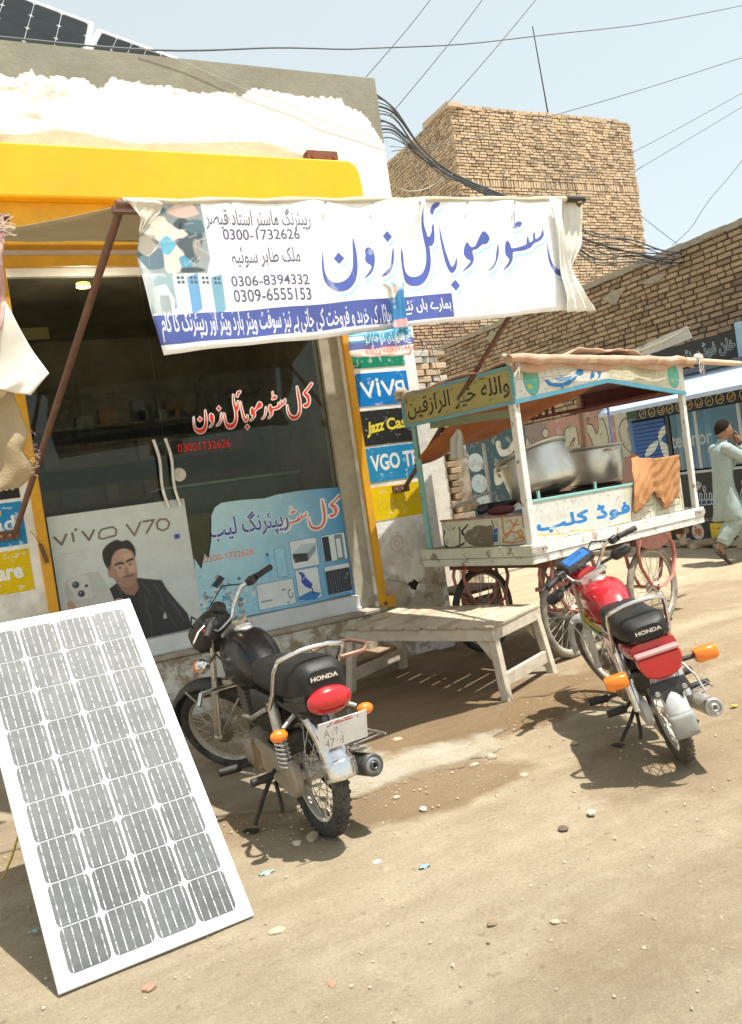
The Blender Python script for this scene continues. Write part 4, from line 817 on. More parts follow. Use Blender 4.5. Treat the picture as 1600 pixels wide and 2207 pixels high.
# ================================================================== BRICK BUILDINGS
rb = random.Random(11)
def brick_mesh(k):
    r_ = random.Random(100+k); q = MB(); vs = []
    for i in (-1, 1):
        for j in (-1, 1):
            for l in (-1, 1): vs.append((i*.5*(1-r_.uniform(0, .05)), j*.5*(1-r_.uniform(0, .04)), l*.5*(1-r_.uniform(0, .13))))
    q.add(vs, [(0, 1, 3, 2), (4, 6, 7, 5), (0, 4, 5, 1), (2, 3, 7, 6), (0, 2, 6, 4), (1, 5, 7, 3)])
    o = q.build('brick', None, bevel=.03); me = o.data; bpy.data.objects.remove(o); return me
BRM = [brick_mesh(k) for k in range(6)]
def brick_face(root, O, U, N, wd, ht, m, keep, single_visible, ch=.079, bl=.232, solid=None, z_ok=None, soldier=()):
    """running bond: O lower left corner of the face, U along it, N outward; the largest visible ones are single objects"""
    U = Vector(U).normalized(); N = Vector(N).normalized(); Z = Vector((0, 0, 1)); O = Vector(O); L = []
    row = 0; z = 0
    while z < ht:
        sd_ = any(abs(z-s) < ch*.5 for s in soldier)
        h_ = ch*(2.6 if sd_ else 1); ln = ch*1.05 if sd_ else bl
        x = -ln*(.5 if row % 2 else 0)+rb.uniform(-.02, .02)
        while x < wd:
            l_ = ln*(rb.choice((1, 1, 1, .5, .55)) if not sd_ else 1); a, b_ = max(x, 0), min(x+l_, wd)
            if b_-a > .03:
                c = O+U*((a+b_)/2)+Z*(z+h_/2+rb.uniform(-.006, .006)); 
                if not z_ok or z_ok((a+b_)/2, z+h_/2): L.append((c, b_-a-.014-rb.uniform(0, .010), h_-.015-rb.uniform(0, .012), rb.uniform(-.018, .012), rb.uniform(-.03, .03)))
            x += l_
        z += h_; row += 1
    def score(e):
        p = in_view(e[0])
        if not p or not (0 < p[0] < IW and 0 < p[1] < IH) or not single_visible(p[0], p[1]): return 1e9
        return p[2]
    L.sort(key=score); one = [e for e in L[:keep] if score(e) < 1e8]; rest = L[len(one):]
    M0 = Matrix((U, -N, Z)).transposed()
    for k, (c, l_, h_, pr, tw) in enumerate(one):
        me = BRM[k % 6]
        if not me.materials: me.materials.append(m)
        o = bpy.data.objects.new('brick', me); col.objects.link(o); o.parent = root; o.matrix_parent_inverse = root.matrix_world.inverted()
        if me.materials[0] != m: o.material_slots[0].link = 'OBJECT'; o.material_slots[0].material = m
        o.matrix_world = Matrix.Translation(c+N*(pr-.045)) @ (M0 @ Matrix.Rotation(tw*.6, 3, 'Y')).to_4x4() @ Matrix.Diagonal((l_, .11, h_, 1))
    q = MB()
    for c, l_, h_, pr, tw in rest:
        R_ = M0 @ Matrix.Rotation(tw*.6, 3, 'Y'); c = c+N*(pr-.045); d = (l_, .11, h_)
        vs = [c+R_ @ Vector((i*d[0]/2*(1-rb.uniform(0, .04)), j*d[1]/2, k*d[2]/2*(1-rb.uniform(0, .12)))) for i in (-1, 1) for j in (-1, 1) for k in (-1, 1)]
        q.add(vs, [(0, 1, 3, 2), (4, 6, 7, 5), (0, 4, 5, 1), (2, 3, 7, 6), (0, 2, 6, 4), (1, 5, 7, 3)])
    if rest:
        o = WP(q, 'brickwork', m, root); tag(o, kind='stuff')
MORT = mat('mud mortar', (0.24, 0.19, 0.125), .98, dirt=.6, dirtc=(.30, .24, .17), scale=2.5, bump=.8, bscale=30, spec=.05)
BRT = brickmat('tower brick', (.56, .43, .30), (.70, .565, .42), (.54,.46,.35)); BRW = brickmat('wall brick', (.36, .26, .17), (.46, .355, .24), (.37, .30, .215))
def hid(x, y):      # behind the banner or the shop
    return (285 < x < 1240 and 425 < y < 425+300-(x-285)*.06) or x < 803+(y-165)*.135
# tower
TY = 17.2; tl_ = at(968, 228, 'y', TY); tr_ = at(1351, 262, 'y', TY); TZ = tl_.z-.02
tw = empty('brick_tower', (tl_.x+2, TY+1.5, 0)); tag(tw, 'tall unplastered brick building with blank walls behind the shops, standing against the sky', 'brick building'); bpy.context.view_layer.update()
def wb(name, x0, x1, y0, y1, z0, z1, m=MORT, root=None): q = MB(); fbox(q, x0, x1, y0, y1, z0, z1); return WP(q, name, m, root)
wb('wall_core', tl_.x+.02, tr_.x+.1, TY+.05, TY+4, 0, TZ-.05, root=tw)
wb('wall_core', tl_.x-2.25, tl_.x+.01, TY+.05, TY+4, 0, 7.4, root=tw)
Wt = tr_.x-tl_.x+.12
brick_face(tw, (tl_.x, TY, 4.2), (1, 0, 0), (0, -1, 0), Wt, TZ-4.2, BRT, 300, lambda x, y: not hid(x, y) and y < 640, z_ok=lambda u, z: u < Wt-.05*math.sin(z*9)**2 and not (u > Wt*.0 and z > TZ-4.2-.09 and math.sin(u*5) > .6), soldier=(8.72-4.2,))
brick_face(tw, (tl_.x, TY+4, 6.4), (0, -1, 0), (-1, 0, 0), 4.0, TZ-6.4, BRT, 0, lambda x, y: False)
brick_face(tw, (tl_.x-2.25, TY, 3.4), (1, 0, 0), (0, -1, 0), 2.25, 4.0, brickmat('lower brick', (.50, .34, .24), (.64, .48, .35), (.5, .42, .32)), 0, lambda x, y: False)
# parapet steps at its back corner and a soldier course line
cp = MB(); fbox(cp, tl_.x-.08, tl_.x+.02, TY-.05, TY+1.2, TZ-.02, TZ+.12); fbox(cp, tl_.x-.06, tl_.x+.35, TY-.06, TY+.25, TZ-.01, TZ+.10)
for k in range(22): x = tl_.x+k*.26; cp.box((x+.12, TY+.05, TZ+.02+.02*rb.random()), (.22, .12, .06+.03*rb.random()))
WP(cp, 'coping', BRT, tw)
pt = at(1200, 247, 'y', TY); pb = at(1170, 52, 'y', TY); q = MB(); q.cyl((pt.x, TY+.3, pt.z-.3), (pt.x-.15, TY+.3, pb.z+.1), .022, .014, 6); o = q.build('antenna_rod', mat('dark rod', (.05, .05, .05), .6)); tag(o, 'thin dark rod standing on top of the brick tower', 'rod')
# long wall on the right, running away from the street
XW = 10.15
wl = empty('brick_wall', (XW, 11, 0)); tag(wl, 'long dark brick wall in shade running behind the blue kiosk and the painted mural', 'brick wall'); bpy.context.view_layer.update()
zt = at(1500, 514, 'x', XW).z
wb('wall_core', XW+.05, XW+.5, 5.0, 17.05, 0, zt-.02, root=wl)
sk_ = MB()
for k in range(60):
    y = 5.1+k*.2; sk_.box((XW+.12, y, zt-.035+.008*math.sin(k*1.7)), (.30+.004*(k % 2), .1995, .085+.012*rb.random()))
WP(sk_, 'coping', mat('mortar cap', (.33, .29, .22), .95, dirt=.7, dirtc=(.2, .16, .11), scale=4, bump=.7, bscale=16), wl)
# the wall's outline rises to the left where an older gable end stands
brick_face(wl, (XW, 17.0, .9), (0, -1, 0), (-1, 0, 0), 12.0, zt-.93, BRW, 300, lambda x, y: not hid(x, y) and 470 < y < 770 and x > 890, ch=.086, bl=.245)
for (px, py, w_, h_) in ((1322, 640, .42, .20), (1410, 602, .5, .10), (1062, 728, .4, .25)):
    p = at(px, py, 'x', XW-.02); q = MB(); q.prism([(XW-.024, p.y+w_*.5*math.cos(t)*(1+.3*math.sin(3*t)), p.z+h_*.5*math.sin(t)*(1+.3*math.cos(4*t))) for t in [k*math.pi/9 for k in range(18)]], (.02, 0, 0)); WP(q, 'mortar_smear', MT['mortar cap'], wl)
# mural painted low on the same wall
mz1 = 2.25; my0, my1 = 8.4, 16.9; MR = 130; a = canvas(int((my1-my0)*MR), int(mz1*MR), (.40, .22, .18)); Wm, Hm = a.shape[1], a.shape[0]
def fm(px, py): p = at(px, py, 'x', XW-.03); return ((my1-p.y)*MR, (mz1-p.z)*MR)
def fm2(x, y): return fm(1060+x/4.706, 820+y/4.706)
poly(a, [fm(950, 850), fm(1128, 850), fm(1142, 1150), fm(950, 1250)], (.045, .09, .11)); poly(a, [fm(1128, 850), fm(1175, 850), fm(1190, 1150), fm(1142, 1150)], (.24, .19, .17))
CRM = (.46, .45, .34)
def letter(pts, sm=True):
    P_ = [fm2(*p) for p in pts]; poly(a, P_, CRM, sm=sm); sp = smooth_poly(P_, 3) if sm else np.array(P_); line(a, [tuple(p) for p in sp]+[tuple(sp[0])], 2.6, (.06, .04, .04))
poly(a, [fm2(*p) for p in ((1230, 300), (1400, 280), (1450, 760), (1290, 780))], CRM); poly(a, [fm2(*p) for p in ((1060, 330), (1180, 330), (1230, 760), (1090, 760))], CRM)
letter([(1395, 380), (1330, 400), (1290, 490), (1310, 600), (1370, 700), (1440, 730), (1450, 640), (1395, 600), (1380, 500), (1400, 440)]); letter([(1250, 285), (1300, 285), (1330, 320), (1280, 335)])
letter([(935, 455), (1015, 450), (1060, 540), (1080, 470), (1070, 345), (1110, 350), (1170, 520), (1180, 640), (1120, 740), (1030, 770), (960, 740), (900, 690), (1010, 700), (1020, 640), (990, 560)]); letter([(960, 400), (975, 380), (990, 385), (968, 415)])
letter([(625, 630), (690, 555), (725, 640), (745, 500), (800, 465), (850, 470), (870, 560), (880, 680), (830, 670), (840, 580), (800, 640), (760, 720), (690, 740)])
letter([(530, 640), (550, 595), (590, 610), (608, 680), (590, 740), (545, 740)]); letter([(510, 545), (530, 490), (575, 505), (572, 560), (545, 585)])
letter([(415, 600), (430, 600), (435, 670), (465, 690), (450, 750), (400, 780), (395, 765), (425, 720)]); letter([(355, 570), (380, 640), (380, 800), (350, 860), (340, 700)])
letter([(910, 585-40), (935, 560), (950, 600), (1050, 640), (1040, 700), (960, 740), (915, 690)]) if 0 else None
for pts in (((1065, 1017), (1070, 1015), (1074, 1028), (1086, 1030), (1080, 1043), (1068, 1044)), ((1068, 955), (1078, 950), (1082, 968), (1095, 966), (1106, 950), (1108, 968), (1098, 980), (1078, 982))):
    P_ = [fm(*p) for p in pts]; poly(a, P_, (.60, .58, .50), sm=True)
for (x, y) in ((1025, 997), (1033, 1042), (1044, 1085)):
    cx, cy = fm(x, y); disc(a, cx, cy, 40, 27, (.50, .58, .60)); text(a, 'برگر', cx-26, cy-11, cx+26, cy+11, (.25, .30, .34), arabic=True)
wear(a, .60, (.42, .40, .33), 26, 71, .5); wear(a, .66, (.22, .18, .14), 14, 72, .6)
q = MB(); fbox(q, XW-.03, XW-.012, my0, my1, 0, mz1); WP(q, 'mural', printmat('mural print', a, .8, bump=.3), wl, uv=((0, my1, 0), (0, my0-my1, 0), (0, 0, mz1)))
# ruined pier between the shop and the wall
pr = empty('plaster_pier', (5.6, 9.2, 0)); tag(pr, 'crumbling grey plastered brick pier seen between the shop corner and the cart', 'pier'); bpy.context.view_layer.update()
PLS = mat('grey plaster', (.40, .36, .29), .95, dirt=.9, dirtc=(.20, .16, .115), scale=2.6, bump=.9, bscale=10, dth=(.42, .6), spec=.1); PLP = mat('pale plaster', (.60, .58, .52), .95, dirt=.6, dirtc=(.34, .30, .24), scale=3, bump=.7, bscale=12)
q = MB(); xa, xb = at(962, 1000, 'y', 9).x, at(1012, 1000, 'y', 9).x; fbox(q, xa+.10, xb, 9.0, 9.4, 0, 2.3); WP(q, 'plastered_pillar', PLS, pr, bevel=.03)
q = MB(); fbox(q, 4.7, xa-.02, 8.95, 9.3, 0, 2.45); WP(q, 'plastered_pillar', PLP, pr, bevel=.02)
for k in range(26):
    z = .1+k*.085; q = MB(); q.box((xa+.04+.05*(k % 2)+rb.uniform(-.01, .01), 9.02, z), (.16, .22, .072), (0, 0, rb.uniform(-.05, .05))); WP(q, 'brick', BRW, pr, bevel=.006)
q = MB(); fbox(q, 4.7, 5.68, 9.05, 9.4, 2.3, 3.12); WP(q, 'rubble_core', MORT, pr)
for k in range(10):
    for j in range(4):
        z = 2.34+k*.082; x = 4.8+j*.25+.1*(k % 2); q = MB(); q.box((x, 9.05+rb.uniform(-.03, .02), z), (.215, .2, .07), (0, rb.uniform(-.04, .04), rb.uniform(-.08, .08))); WP(q, 'brick', BRT if rb.random() < .6 else PLP, pr, bevel=.006)

# ================================================================== BLUE KIOSK on bricks
KX = 9.0
ks_ = empty('food_kiosk', (KX+.5, 8.0, 0)); tag(ks_, 'blue glazed food kiosk with black sign boards, pale sheet awning and food pictures', 'kiosk'); bpy.context.view_layer.update()
KB = mat('kiosk blue', (.05, .14, .33), .5, dirt=.4, dirtc=(.2, .25, .3), scale=5); KBK = mat('kiosk black', (.016, .017, .018), .4, dirt=.2, dirtc=(.1, .1, .09), scale=4); KF = mat('kiosk frame', (.42, .46, .46), .5, dirt=.4, dirtc=(.25, .24, .2))
def K(name, y0, y1, z0, z1, m, x0=KX, x1=KX+.03, **k): q = MB(); fbox(q, x0, x1, y0, y1, z0, z1); return WP(q, name, m, ks_, **k)
K('body', 5.2, 9.2, .07, 2.45, mat('kiosk inside', (.03, .07, .11), .6, var=.4), KX+.30, KX+1.1)
K('floor_beam', 5.2, 9.25, .02, .10, mat('kiosk sill', (.40, .38, .30), .8, dirt=.6, dirtc=(.2, .16, .1)), KX-.06, KX+.28)
K('corner_post', 9.14, 9.22, .10, 2.05, KB, KX-.01, KX+.29); K('corner_post', 8.44, 8.50, 1.05, 1.88, KBK, KX-.01, KX+.05)
for y in (7.95, 7.25): K('window_post', y, y+.05, 1.09, 1.88, KF, KX-.008, KX+.04)
# roller shutter of single slats with the painted mark
a = canvas(330, 280, (.025, .10, .33)); YY = KX-.022
def fk(px, py): p = at(px, py, 'x', KX-.02); return ((9.14-p.y)/.64*330, (1.88-p.z)/.80*280)
def fk2(x, y): return fk(1280+x/3.94, 680+y/3.94)
LG = (.62, .66, .62)
poly(a, [fk2(*p) for p in ((548, 1045), (555, 985), (590, 940), (622, 925), (620, 990), (592, 1020), (568, 1060))], LG, sm=True); poly(a, [fk2(*p) for p in ((548, 1065), (540, 1110), (500, 1170), (440, 1200), (445, 1150), (480, 1100), (520, 1070))], LG, sm=True); poly(a, [fk2(*p) for p in ((560, 1060), (600, 1080), (645, 1120), (648, 1190), (600, 1195), (570, 1130))], LG, sm=True)
SHM = printmat('shutter print', a, .5)
for k in range(14):
    z0 = 1.07+k*.0575; q = MB(); q.prism([(KX-.012, 9.13, z0), (KX-.022, 9.13, z0+.012), (KX-.022, 9.13, z0+.042), (KX-.012, 9.13, z0+.055), (KX, 9.13, z0+.055), (KX, 9.13, z0)], (0, -.62, 0))
    WP(q, 'shutter_slat', SHM, ks_, uv=((0, 9.14, 1.08), (0, -.64, 0), (0, 0, .80)))
# glazing with lettering
a = canvas(900, 300, (.03, .12, .20)); a *= (.7+.6*vnoise(300, 900, 120, 81, 4))[..., None]
for k in range(14): x = rj.uniform(0, 900); poly(a, [(x, 0), (x+rj.uniform(8, 40), 0), (x+rj.uniform(0, 50), 300), (x-10, 300)], [(.06, .2, .36), (.04, .10, .16), (.12, .28, .34)][k % 3], .5)
def fg(px, py): p = at(px, py, 'x', KX-.02); return ((8.42-p.y)/2.9*900, (1.88-p.z)/.80*300)
x0, y1 = fg(1446, 968); x1, y0 = fg(1530, 922); text(a, 'telenor', x0, y0, x1, y1, (.30, .38, .40), bold=.02)
K('window_pane', 5.52, 8.42, 1.09, 1.88, printmat('kiosk window', a, .12, spec=.6), uv=((0, 8.42, 1.08), (0, -2.9, 0), (0, 0, .80)))
K('window_sill', 5.2, 9.12, 1.03, 1.065, KF, KX-.035, KX-.002)
# strip of black with ringed gold words
a = canvas(1300, 90, (.018, .02, .02)); yk = lambda px: (9.22-at(px, 880, 'x', KX-.02).y)/4.0*1300
rect(a, 0, 12, 70, 60, (.02, .09, .04)); text(a, 'کھانے', 2, 62, 62, 84, (.7, .7, .65), arabic=True)
for k, (cx, cy) in enumerate(((410, 838), (488, 825), (568, 802), (645, 790), (728, 765), (810, 748), (898, 728), (988, 705), (1080, 682), (1180, 660), (1290, 640), (1400, 620))):
    x = yk(1280+cx/3.94); disc(a, x, 45, 22, 36, (.50, .48, .42)); disc(a, x, 45, 18, 31, (.018, .02, .02)); text(a, ['آلم', 'طہ', 'ق', 'یس', 'حم', 'الر', 'ن', 'عسق', 'المر', 'ص', 'طس', 'کن'][k], x-12, 28, x+12, 64, (.62, .46, .04), arabic=True, bold=.02)
K('name_strip', 5.22, 9.22, 1.89, 2.06, printmat('strip print', a, .5), KX-.02, KX+.28, uv=((0, 9.22, 1.89), (0, -4.0, 0), (0, 0, .17)))
# lower black panel: white urdu, food pictures, yellow card
a = canvas(1300, 300, (.018, .019, .02)); FW2 = 9.14-5.2
def fp(px, py): p = at(px, py, 'x', KX-.02); return ((9.14-p.y)/FW2*1300, (1.02-p.z)/.92*300)
def fp2(x, y): return fp(1280+x/3.94, 680+y/3.94)
x0, y1 = fp(1497, 1112); x1, y0 = fp(1546, 1035); text(a, 'سنٹر', x0, y0, x1, y1-14, (.015, .05, .16), arabic=True, bold=.02, outline=3, oc=(.62, .66, .62)); x0, y1 = fp(1515, 1112); x1, y0 = fp(1541, 1078)
text(a, 'فوڈ', x1+8, 30, x1+190, 190, (.015, .05, .16), arabic=True, bold=.02, outline=3, oc=(.62, .66, .62)); text(a, 'خان', x1+210, 30, x1+400, 190, (.015, .05, .16), arabic=True, bold=.02, outline=3, oc=(.62, .66, .62)); text(a, 'فنگر چپس برگر شوارما اینڈ فاسٹ فوڈ', 300, 200, 620, 222, (.55, .55, .5), arabic=True)
for (x, y, s) in ((885, 1835, 1), (740, 1850, .9), (600, 1850, .9)):
    cx, cy = fp2(x, y); disc(a, cx, cy, 34*s, 38*s, (.55, .50, .44))
    for k in range(26): t = rj.uniform(0, 6.28); r_ = rj.uniform(0, 24); disc(a, cx+r_*math.cos(t)*s, cy+r_*math.sin(t)*s, 6, 5, [(.42, .09, .03), (.55, .18, .05), (.30, .04, .02), (.25, .22, .04)][k % 4])
cx, cy = fp2(985, 1765); c3_, d3_ = fp2(1185, 1935); rect(a, cx, cy, cx+88, cy+74, (.62, .50, .03)); text(a, 'قیمت', cx+12, cy+8, cx+70, cy+32, (.55, .06, .03), arabic=True, bold=.02); text(a, '9040', cx+8, cy+46, cx+80, cy+66, (.5, .35, .05))
K('front_panel', 5.2, 9.14, .105, 1.025, printmat('kiosk panel print', a, .5), KX-.02, KX+.28, uv=((0, 9.14, .10), (0, -FW2, 0), (0, 0, .92)))
# sheet awning
AWN = mat('pale blue sheet', (.42, .52, .66), .55, dirt=.3, dirtc=(.5, .52, .5), scale=3, var=.06)
q = MB(); q.prism([(KX-.42, 5.0, 2.06), (KX+.02, 5.0, 2.36), (KX+.02, 5.0, 2.375), (KX-.43, 5.0, 2.075)], (0, 4.35, 0)); q.prism([(KX-.42, 5.0, 2.055), (KX-.435, 5.0, 2.075), (KX-.435, 5.0, 2.02), (KX-.42, 5.0, 2.02)], (0, 4.35, 0)); WP(q, 'sheet_awning', AWN, ks_)
# name board above
a = canvas(520, 110, (.02, .022, .022)); text(a, 'خان فوڈ سنٹر', 190, 18, 500, 92, (.018, .022, .022), arabic=True, bold=.01, outline=2.2, oc=(.50, .60, .62)); disc(a, 105, 100, 42, 40, (.62, .60, .55))
q = MB(); fbox(q, KX+.26, KX+.30, 7.35, 8.85, 2.50, 2.84); WP(q, 'name_board', printmat('name board print', a, .5), ks_, uv=((0, 8.85, 2.5), (0, -1.5, 0), (0, 0, .34)))
K('blue_panel', 5.2, 7.33, 2.46, 2.86, mat('blue sheet', (.06, .16, .36), .5, dirt=.4, dirtc=(.2, .3, .4), scale=4), KX+.27, KX+.30); K('corner_post', 7.20, 7.33, 2.40, 2.92, mat('light blue post', (.28, .46, .60), .6, dirt=.5, dirtc=(.6, .62, .6)), KX+.2, KX+.26)
K('dark_awning', 5.2, 8.6, 2.385, 2.45, mat('slate cloth', (.09, .115, .15), .8, var=.3), KX-.05, KX+.5)
# grey tarpaulin and sticks on top
q = MB(); P4 = [at(1350, 760, 'x', KX+.4), at(1480, 702, 'x', KX+.4), at(1492, 728, 'x', KX+.3), at(1400, 765, 'x', KX+.3)]
q.add([P4[0], P4[1], P4[2], P4[3]], [(0, 1, 2, 3)]); o = q.build('grey_tarpaulin', mat('grey tarp', (.30, .29, .26), .8, dirt=.5, dirtc=(.4, .38, .3), scale=8, bump=.4), thick=.01); tag(o, 'grey tarpaulin scrap lying on the kiosk roof beside the black name board', 'tarpaulin')
for k in range(7):
    A_ = at(1340+k*12, 768-k*3, 'x', KX+.2); B2 = at(1420+k*11, 742-k*6, 'x', KX+.25); q = MB(); q.cyl(A_, B2, .009, n=6); o = q.build('stick', mat('dry stick', (.45, .38, .26), .9)); tag(o, 'thin dry stick lying in the heap on the kiosk roof', 'stick', 'sticks on the kiosk roof')
# loose bricks under and in front of the kiosk
for k in range(26):
    y = 6.6+k*.11+rb.uniform(-.03, .03); x = KX-.02+rb.uniform(-.10, .15); o = bpy.data.objects.new('loose_brick', BRM[k % 6]); col.objects.link(o); o.location = (x, y, .035+(.06 if k % 4 == 0 else 0)); o.scale = (.22, .11, .07); o.rotation_euler = (0, 0, rb.uniform(-1, 1.6)); tag(o, 'loose brick propping up the floor beam of the blue kiosk', 'brick', 'bricks under the kiosk')
# thin poles standing between cart and mural
for (px0, py0, px1, py1, Y_, r_, m_, lb) in ((1311, 880, 1322, 985, 8.6, .018, mat('blue pole', (.14, .18, .34), .6, dirt=.4), 'dusty blue pole standing left of the kiosk in front of the mural'),):
    A_ = at(px1, py1, 'y', Y_); B2 = at(px0, py0, 'y', Y_); q = MB(); q.cyl((A_.x+(A_.x-B2.x)*A_.z/(B2.z-A_.z)*0, Y_, -.02), (B2.x, Y_, B2.z+.25), r_, n=8); o = q.build('pole', m_); tag(o, lb, 'pole')

# ================================================================== ROOFTOP SOLAR PANELS
def solar(name, O, U, V, nc, nr, lab, cell_m, frame_m, back_m, group=None, fw2=.035, gap=.004, th=.035, single=True, grid_m=None):
    """O: lower left corner, U, V: full vectors along width and height; cells on the U x V side"""
    O = Vector(O); U = Vector(U); V = Vector(V); N = U.cross(V).normalized(); u = U.normalized(); v = V.normalized(); w_, h_ = U.length, V.length
    e = empty(name, O); tag(e, lab, 'solar panel', group); bpy.context.view_layer.update()
    def bx(x0, x1, y0, y1, n0, n1): 
        return [O+u*x+v*y+N*n for x in (x0, x1) for y in (y0, y1) for n in (n0, n1)]
    F = [(0, 1, 3, 2), (4, 6, 7, 5), (0, 4, 5, 1), (2, 3, 7, 6), (0, 2, 6, 4), (1, 5, 7, 3)]
    q = MB()
    for b_ in ((0, w_, 0, fw2), (0, w_, h_-fw2, h_), (0, fw2, fw2, h_-fw2), (w_-fw2, w_, fw2, h_-fw2)): q.add(bx(b_[0], b_[1], b_[2], b_[3], -th, .002), F)
    WP(q, 'frame', frame_m, e, bevel=.002)
    q = MB(); q.add(bx(fw2, w_-fw2, fw2, h_-fw2, -.008, -.004), F); WP(q, 'backsheet', back_m, e)
    m0 = fw2+.012; cw = (w_-2*m0)/nc; ch_ = (h_-2*m0)/nr; c_ = min(cw, ch_)*.12
    for i in range(nc):
        for j in range(nr):
            x0, x1, y0, y1 = m0+i*cw+gap*1.05, m0+(i+1)*cw-gap*1.05, m0+j*ch_+gap*.45, m0+(j+1)*ch_-gap*.45
            P_ = [(x0+c_, y0), (x1-c_, y0), (x1-c_*.3, y0+c_*.3), (x1, y0+c_), (x1, y1-c_), (x1-c_*.3, y1-c_*.3), (x1-c_, y1), (x0+c_, y1), (x0+c_*.3, y1-c_*.3), (x0, y1-c_), (x0, y0+c_), (x0+c_*.3, y0+c_*.3)]
            q = MB(); q.prism([O+u*x+v*y-N*.0035 for x, y in P_], N*.0015); o = WP(q, 'solar_cell', cell_m, e)
            if grid_m:
                q = MB()
                for k in range(5):
                    xx = x0+(x1-x0)*(k+.5)/5; q.add(bx(xx-.0016, xx+.0016, y0+.003, y1-.003, -.0019, -.0014), F)
                WP(q, 'busbar', grid_m, o)
    return e
def cellmat(name, base, rough):
    m = bpy.data.materials.new(name); t, b, out = nodes(m); g = t.nodes.new('ShaderNodeObjectInfo')
    c = ramp(t, g.outputs['Random'], 0, 1, (*[q*.8 for q in base], 1), (*[q*1.25 for q in base], 1)).outputs[0]
    n = noise(t, 7, 9, .75, dist=.5); f = ramp(t, n.outputs[0], .42, .72, (.03, .03, .03, 1), (.19, .19, .19, 1)); c = mixc(t, f.outputs[0], c, (.42, .43, .40))
    n2 = noise(t, 60, 8, .8, stretch=(6, .6, 1)); f2 = ramp(t, n2.outputs[0], .58, .75, (0, 0, 0, 1), (.2, .2, .2, 1)); c = mixc(t, f2.outputs[0], c, (.55, .56, .53))
    t.links.new(c, b.inputs['Base Color']); b.inputs['Roughness'].default_value = rough; b.inputs['Specular IOR Level'].default_value = .4; return m
CELL = cellmat('dusty cell', (.042, .048, .052), .5); DCELL = mat('dark cell', (.012, .018, .020), .8, var=.2, spec=.1)
ALU = mat('aluminium frame', (.80, .81, .82), .5, .1, dirt=.2, dirtc=(.6, .56, .48), scale=5); WBK = mat('white backsheet', (.84, .85, .85), .4, var=.03); BUS = mat('busbar tin', (.60, .62, .61), .5, .0, dirt=.9, dirtc=(.16, .17, .17), scale=26, dth=(.46, .56))
# the panel leaning in front: bottom edge on the ground, top leaning back
BLc = at(128, 2150, 'z', .0); BRc = at(557, 1975, 'z', .0); PWd = .68; Ud = (BRc-BLc).normalized(); Hh = 1.48
def fitlean():
    best = None
    for k in range(200, 800, 5):
        th = R(k/10); Nn = Vector((-Ud.y, Ud.x, 0)); Vv = (Nn*math.cos(th)+Vector((0, 0, 1))*math.sin(th))
        for sh_ in (-.10, -.05, 0, .05, .1):
            V2 = (Vv+Ud*sh_).normalized()
            pr_ = in_view(BLc+Ud*PWd+V2*Hh); pl2 = in_view(BLc+V2*Hh); er = (pr_[0]-300)**2+(pr_[1]-1295)**2+.5*((pl2[0]+71)**2+(pl2[1]-1367)**2)
            if best is None or er < best[0]: best = (er, th, V2)
    return best
bl = fitlean(); VL = bl[2]; print('lean', math.degrees(bl[1]), bl[0], 'width', (BRc-BLc).length)
PN = Ud.cross(VL)
solar('leaning_solar_panel', BLc+Vector((0, 0, .01)), Ud*PWd, VL*Hh, 4, 9, 'dusty solar panel standing on the ground and leaning in front of the shop', CELL, ALU, WBK, grid_m=BUS, fw2=.030)
# what it leans on: a crude wooden trestle behind
tz = empty('wooden_prop', BLc+Vector((.1, .6, 0))); tag(tz, 'rough wooden prop frame standing behind the leaning solar panel', 'prop'); bpy.context.view_layer.update()
WDK = mat('old timber', (.36, .28, .19), .9, dirt=.5, dirtc=(.5, .44, .34), scale=8, bump=.6, stretch=(1, 1, .2))
topc = BLc+VL*1.30
for s in (.12, .52):
    A_ = BLc+Ud*s+VL*1.30-PN*.06; q = MB(); q.bar((A_.x+.02, A_.y+.30, -.01), A_, .04, .04); WP(q, 'leg', WDK, tz)
q = MB(); A_ = BLc+Ud*.05+VL*1.28-PN*.065; q.bar(A_, A_+Ud*.56, .035, .035); WP(q, 'crossbar', WDK, tz)
# wire running off it, seen at the left edge
q = MB(); q.tube([at(40, 1800, 'z', .25), at(25, 1850, 'z', .15), at(8, 1890, 'z', .05), at(-40, 1930, 'z', .01), at(-160, 1960, 'z', .01)], .005, 6); o = q.build('yellow_wire', mat('yellow wire', (.50, .36, .06), .6)); tag(o, 'thin yellow wire trailing from the leaning solar panel at the left edge', 'wire')
for (P0, P1, P2, lab) in (((-190, -98), (203, 50), (172, 118), 'left rooftop solar panel above the parapet'), ((211, 62), (420, 138), (180, 128), 'right rooftop solar panel, low behind the parapet')):
    T0 = at(*P0, 'y', 7.9); T1 = at(*P1, 'y', 7.4) if 0 else at(*P1, 'y', 7.9)
    d = (T1-T0)
    lo = at(P1[0]-26, P1[1]+46, 'y', 7.6) if P1[0] < 300 else None
    base = at(T0 and P0[0]-40, P0[1]+75, 'y', 7.5)
    Vd = (T0-base).normalized()*1.1
    solar('rooftop_solar_panel', T0-Vd, d, Vd, 6, 4, lab, DCELL, ALU, mat('pale back', (.30, .32, .33), .8, spec=.1), 'solar panels on the shop roof', gap=.003)
    for s in (.2, .8):
        B_ = T0-Vd*.3+d*s; q = MB(); q.cyl(B_+Vector((0, .03, -.02)), (B_.x, B_.y+.25, 4.3), .02, n=8); o = q.build('panel_post', MT['steel']); tag(o, 'steel post holding a solar panel on the shop roof', 'post', 'posts under the rooftop solar panels')

# ================================================================== BENCH
bnz = .50; bc = [Vector((2.34, 5.477, bnz)), Vector((2.876, 4.342, bnz)), Vector((3.527, 4.694, bnz)), Vector((2.944, 5.841, bnz))]
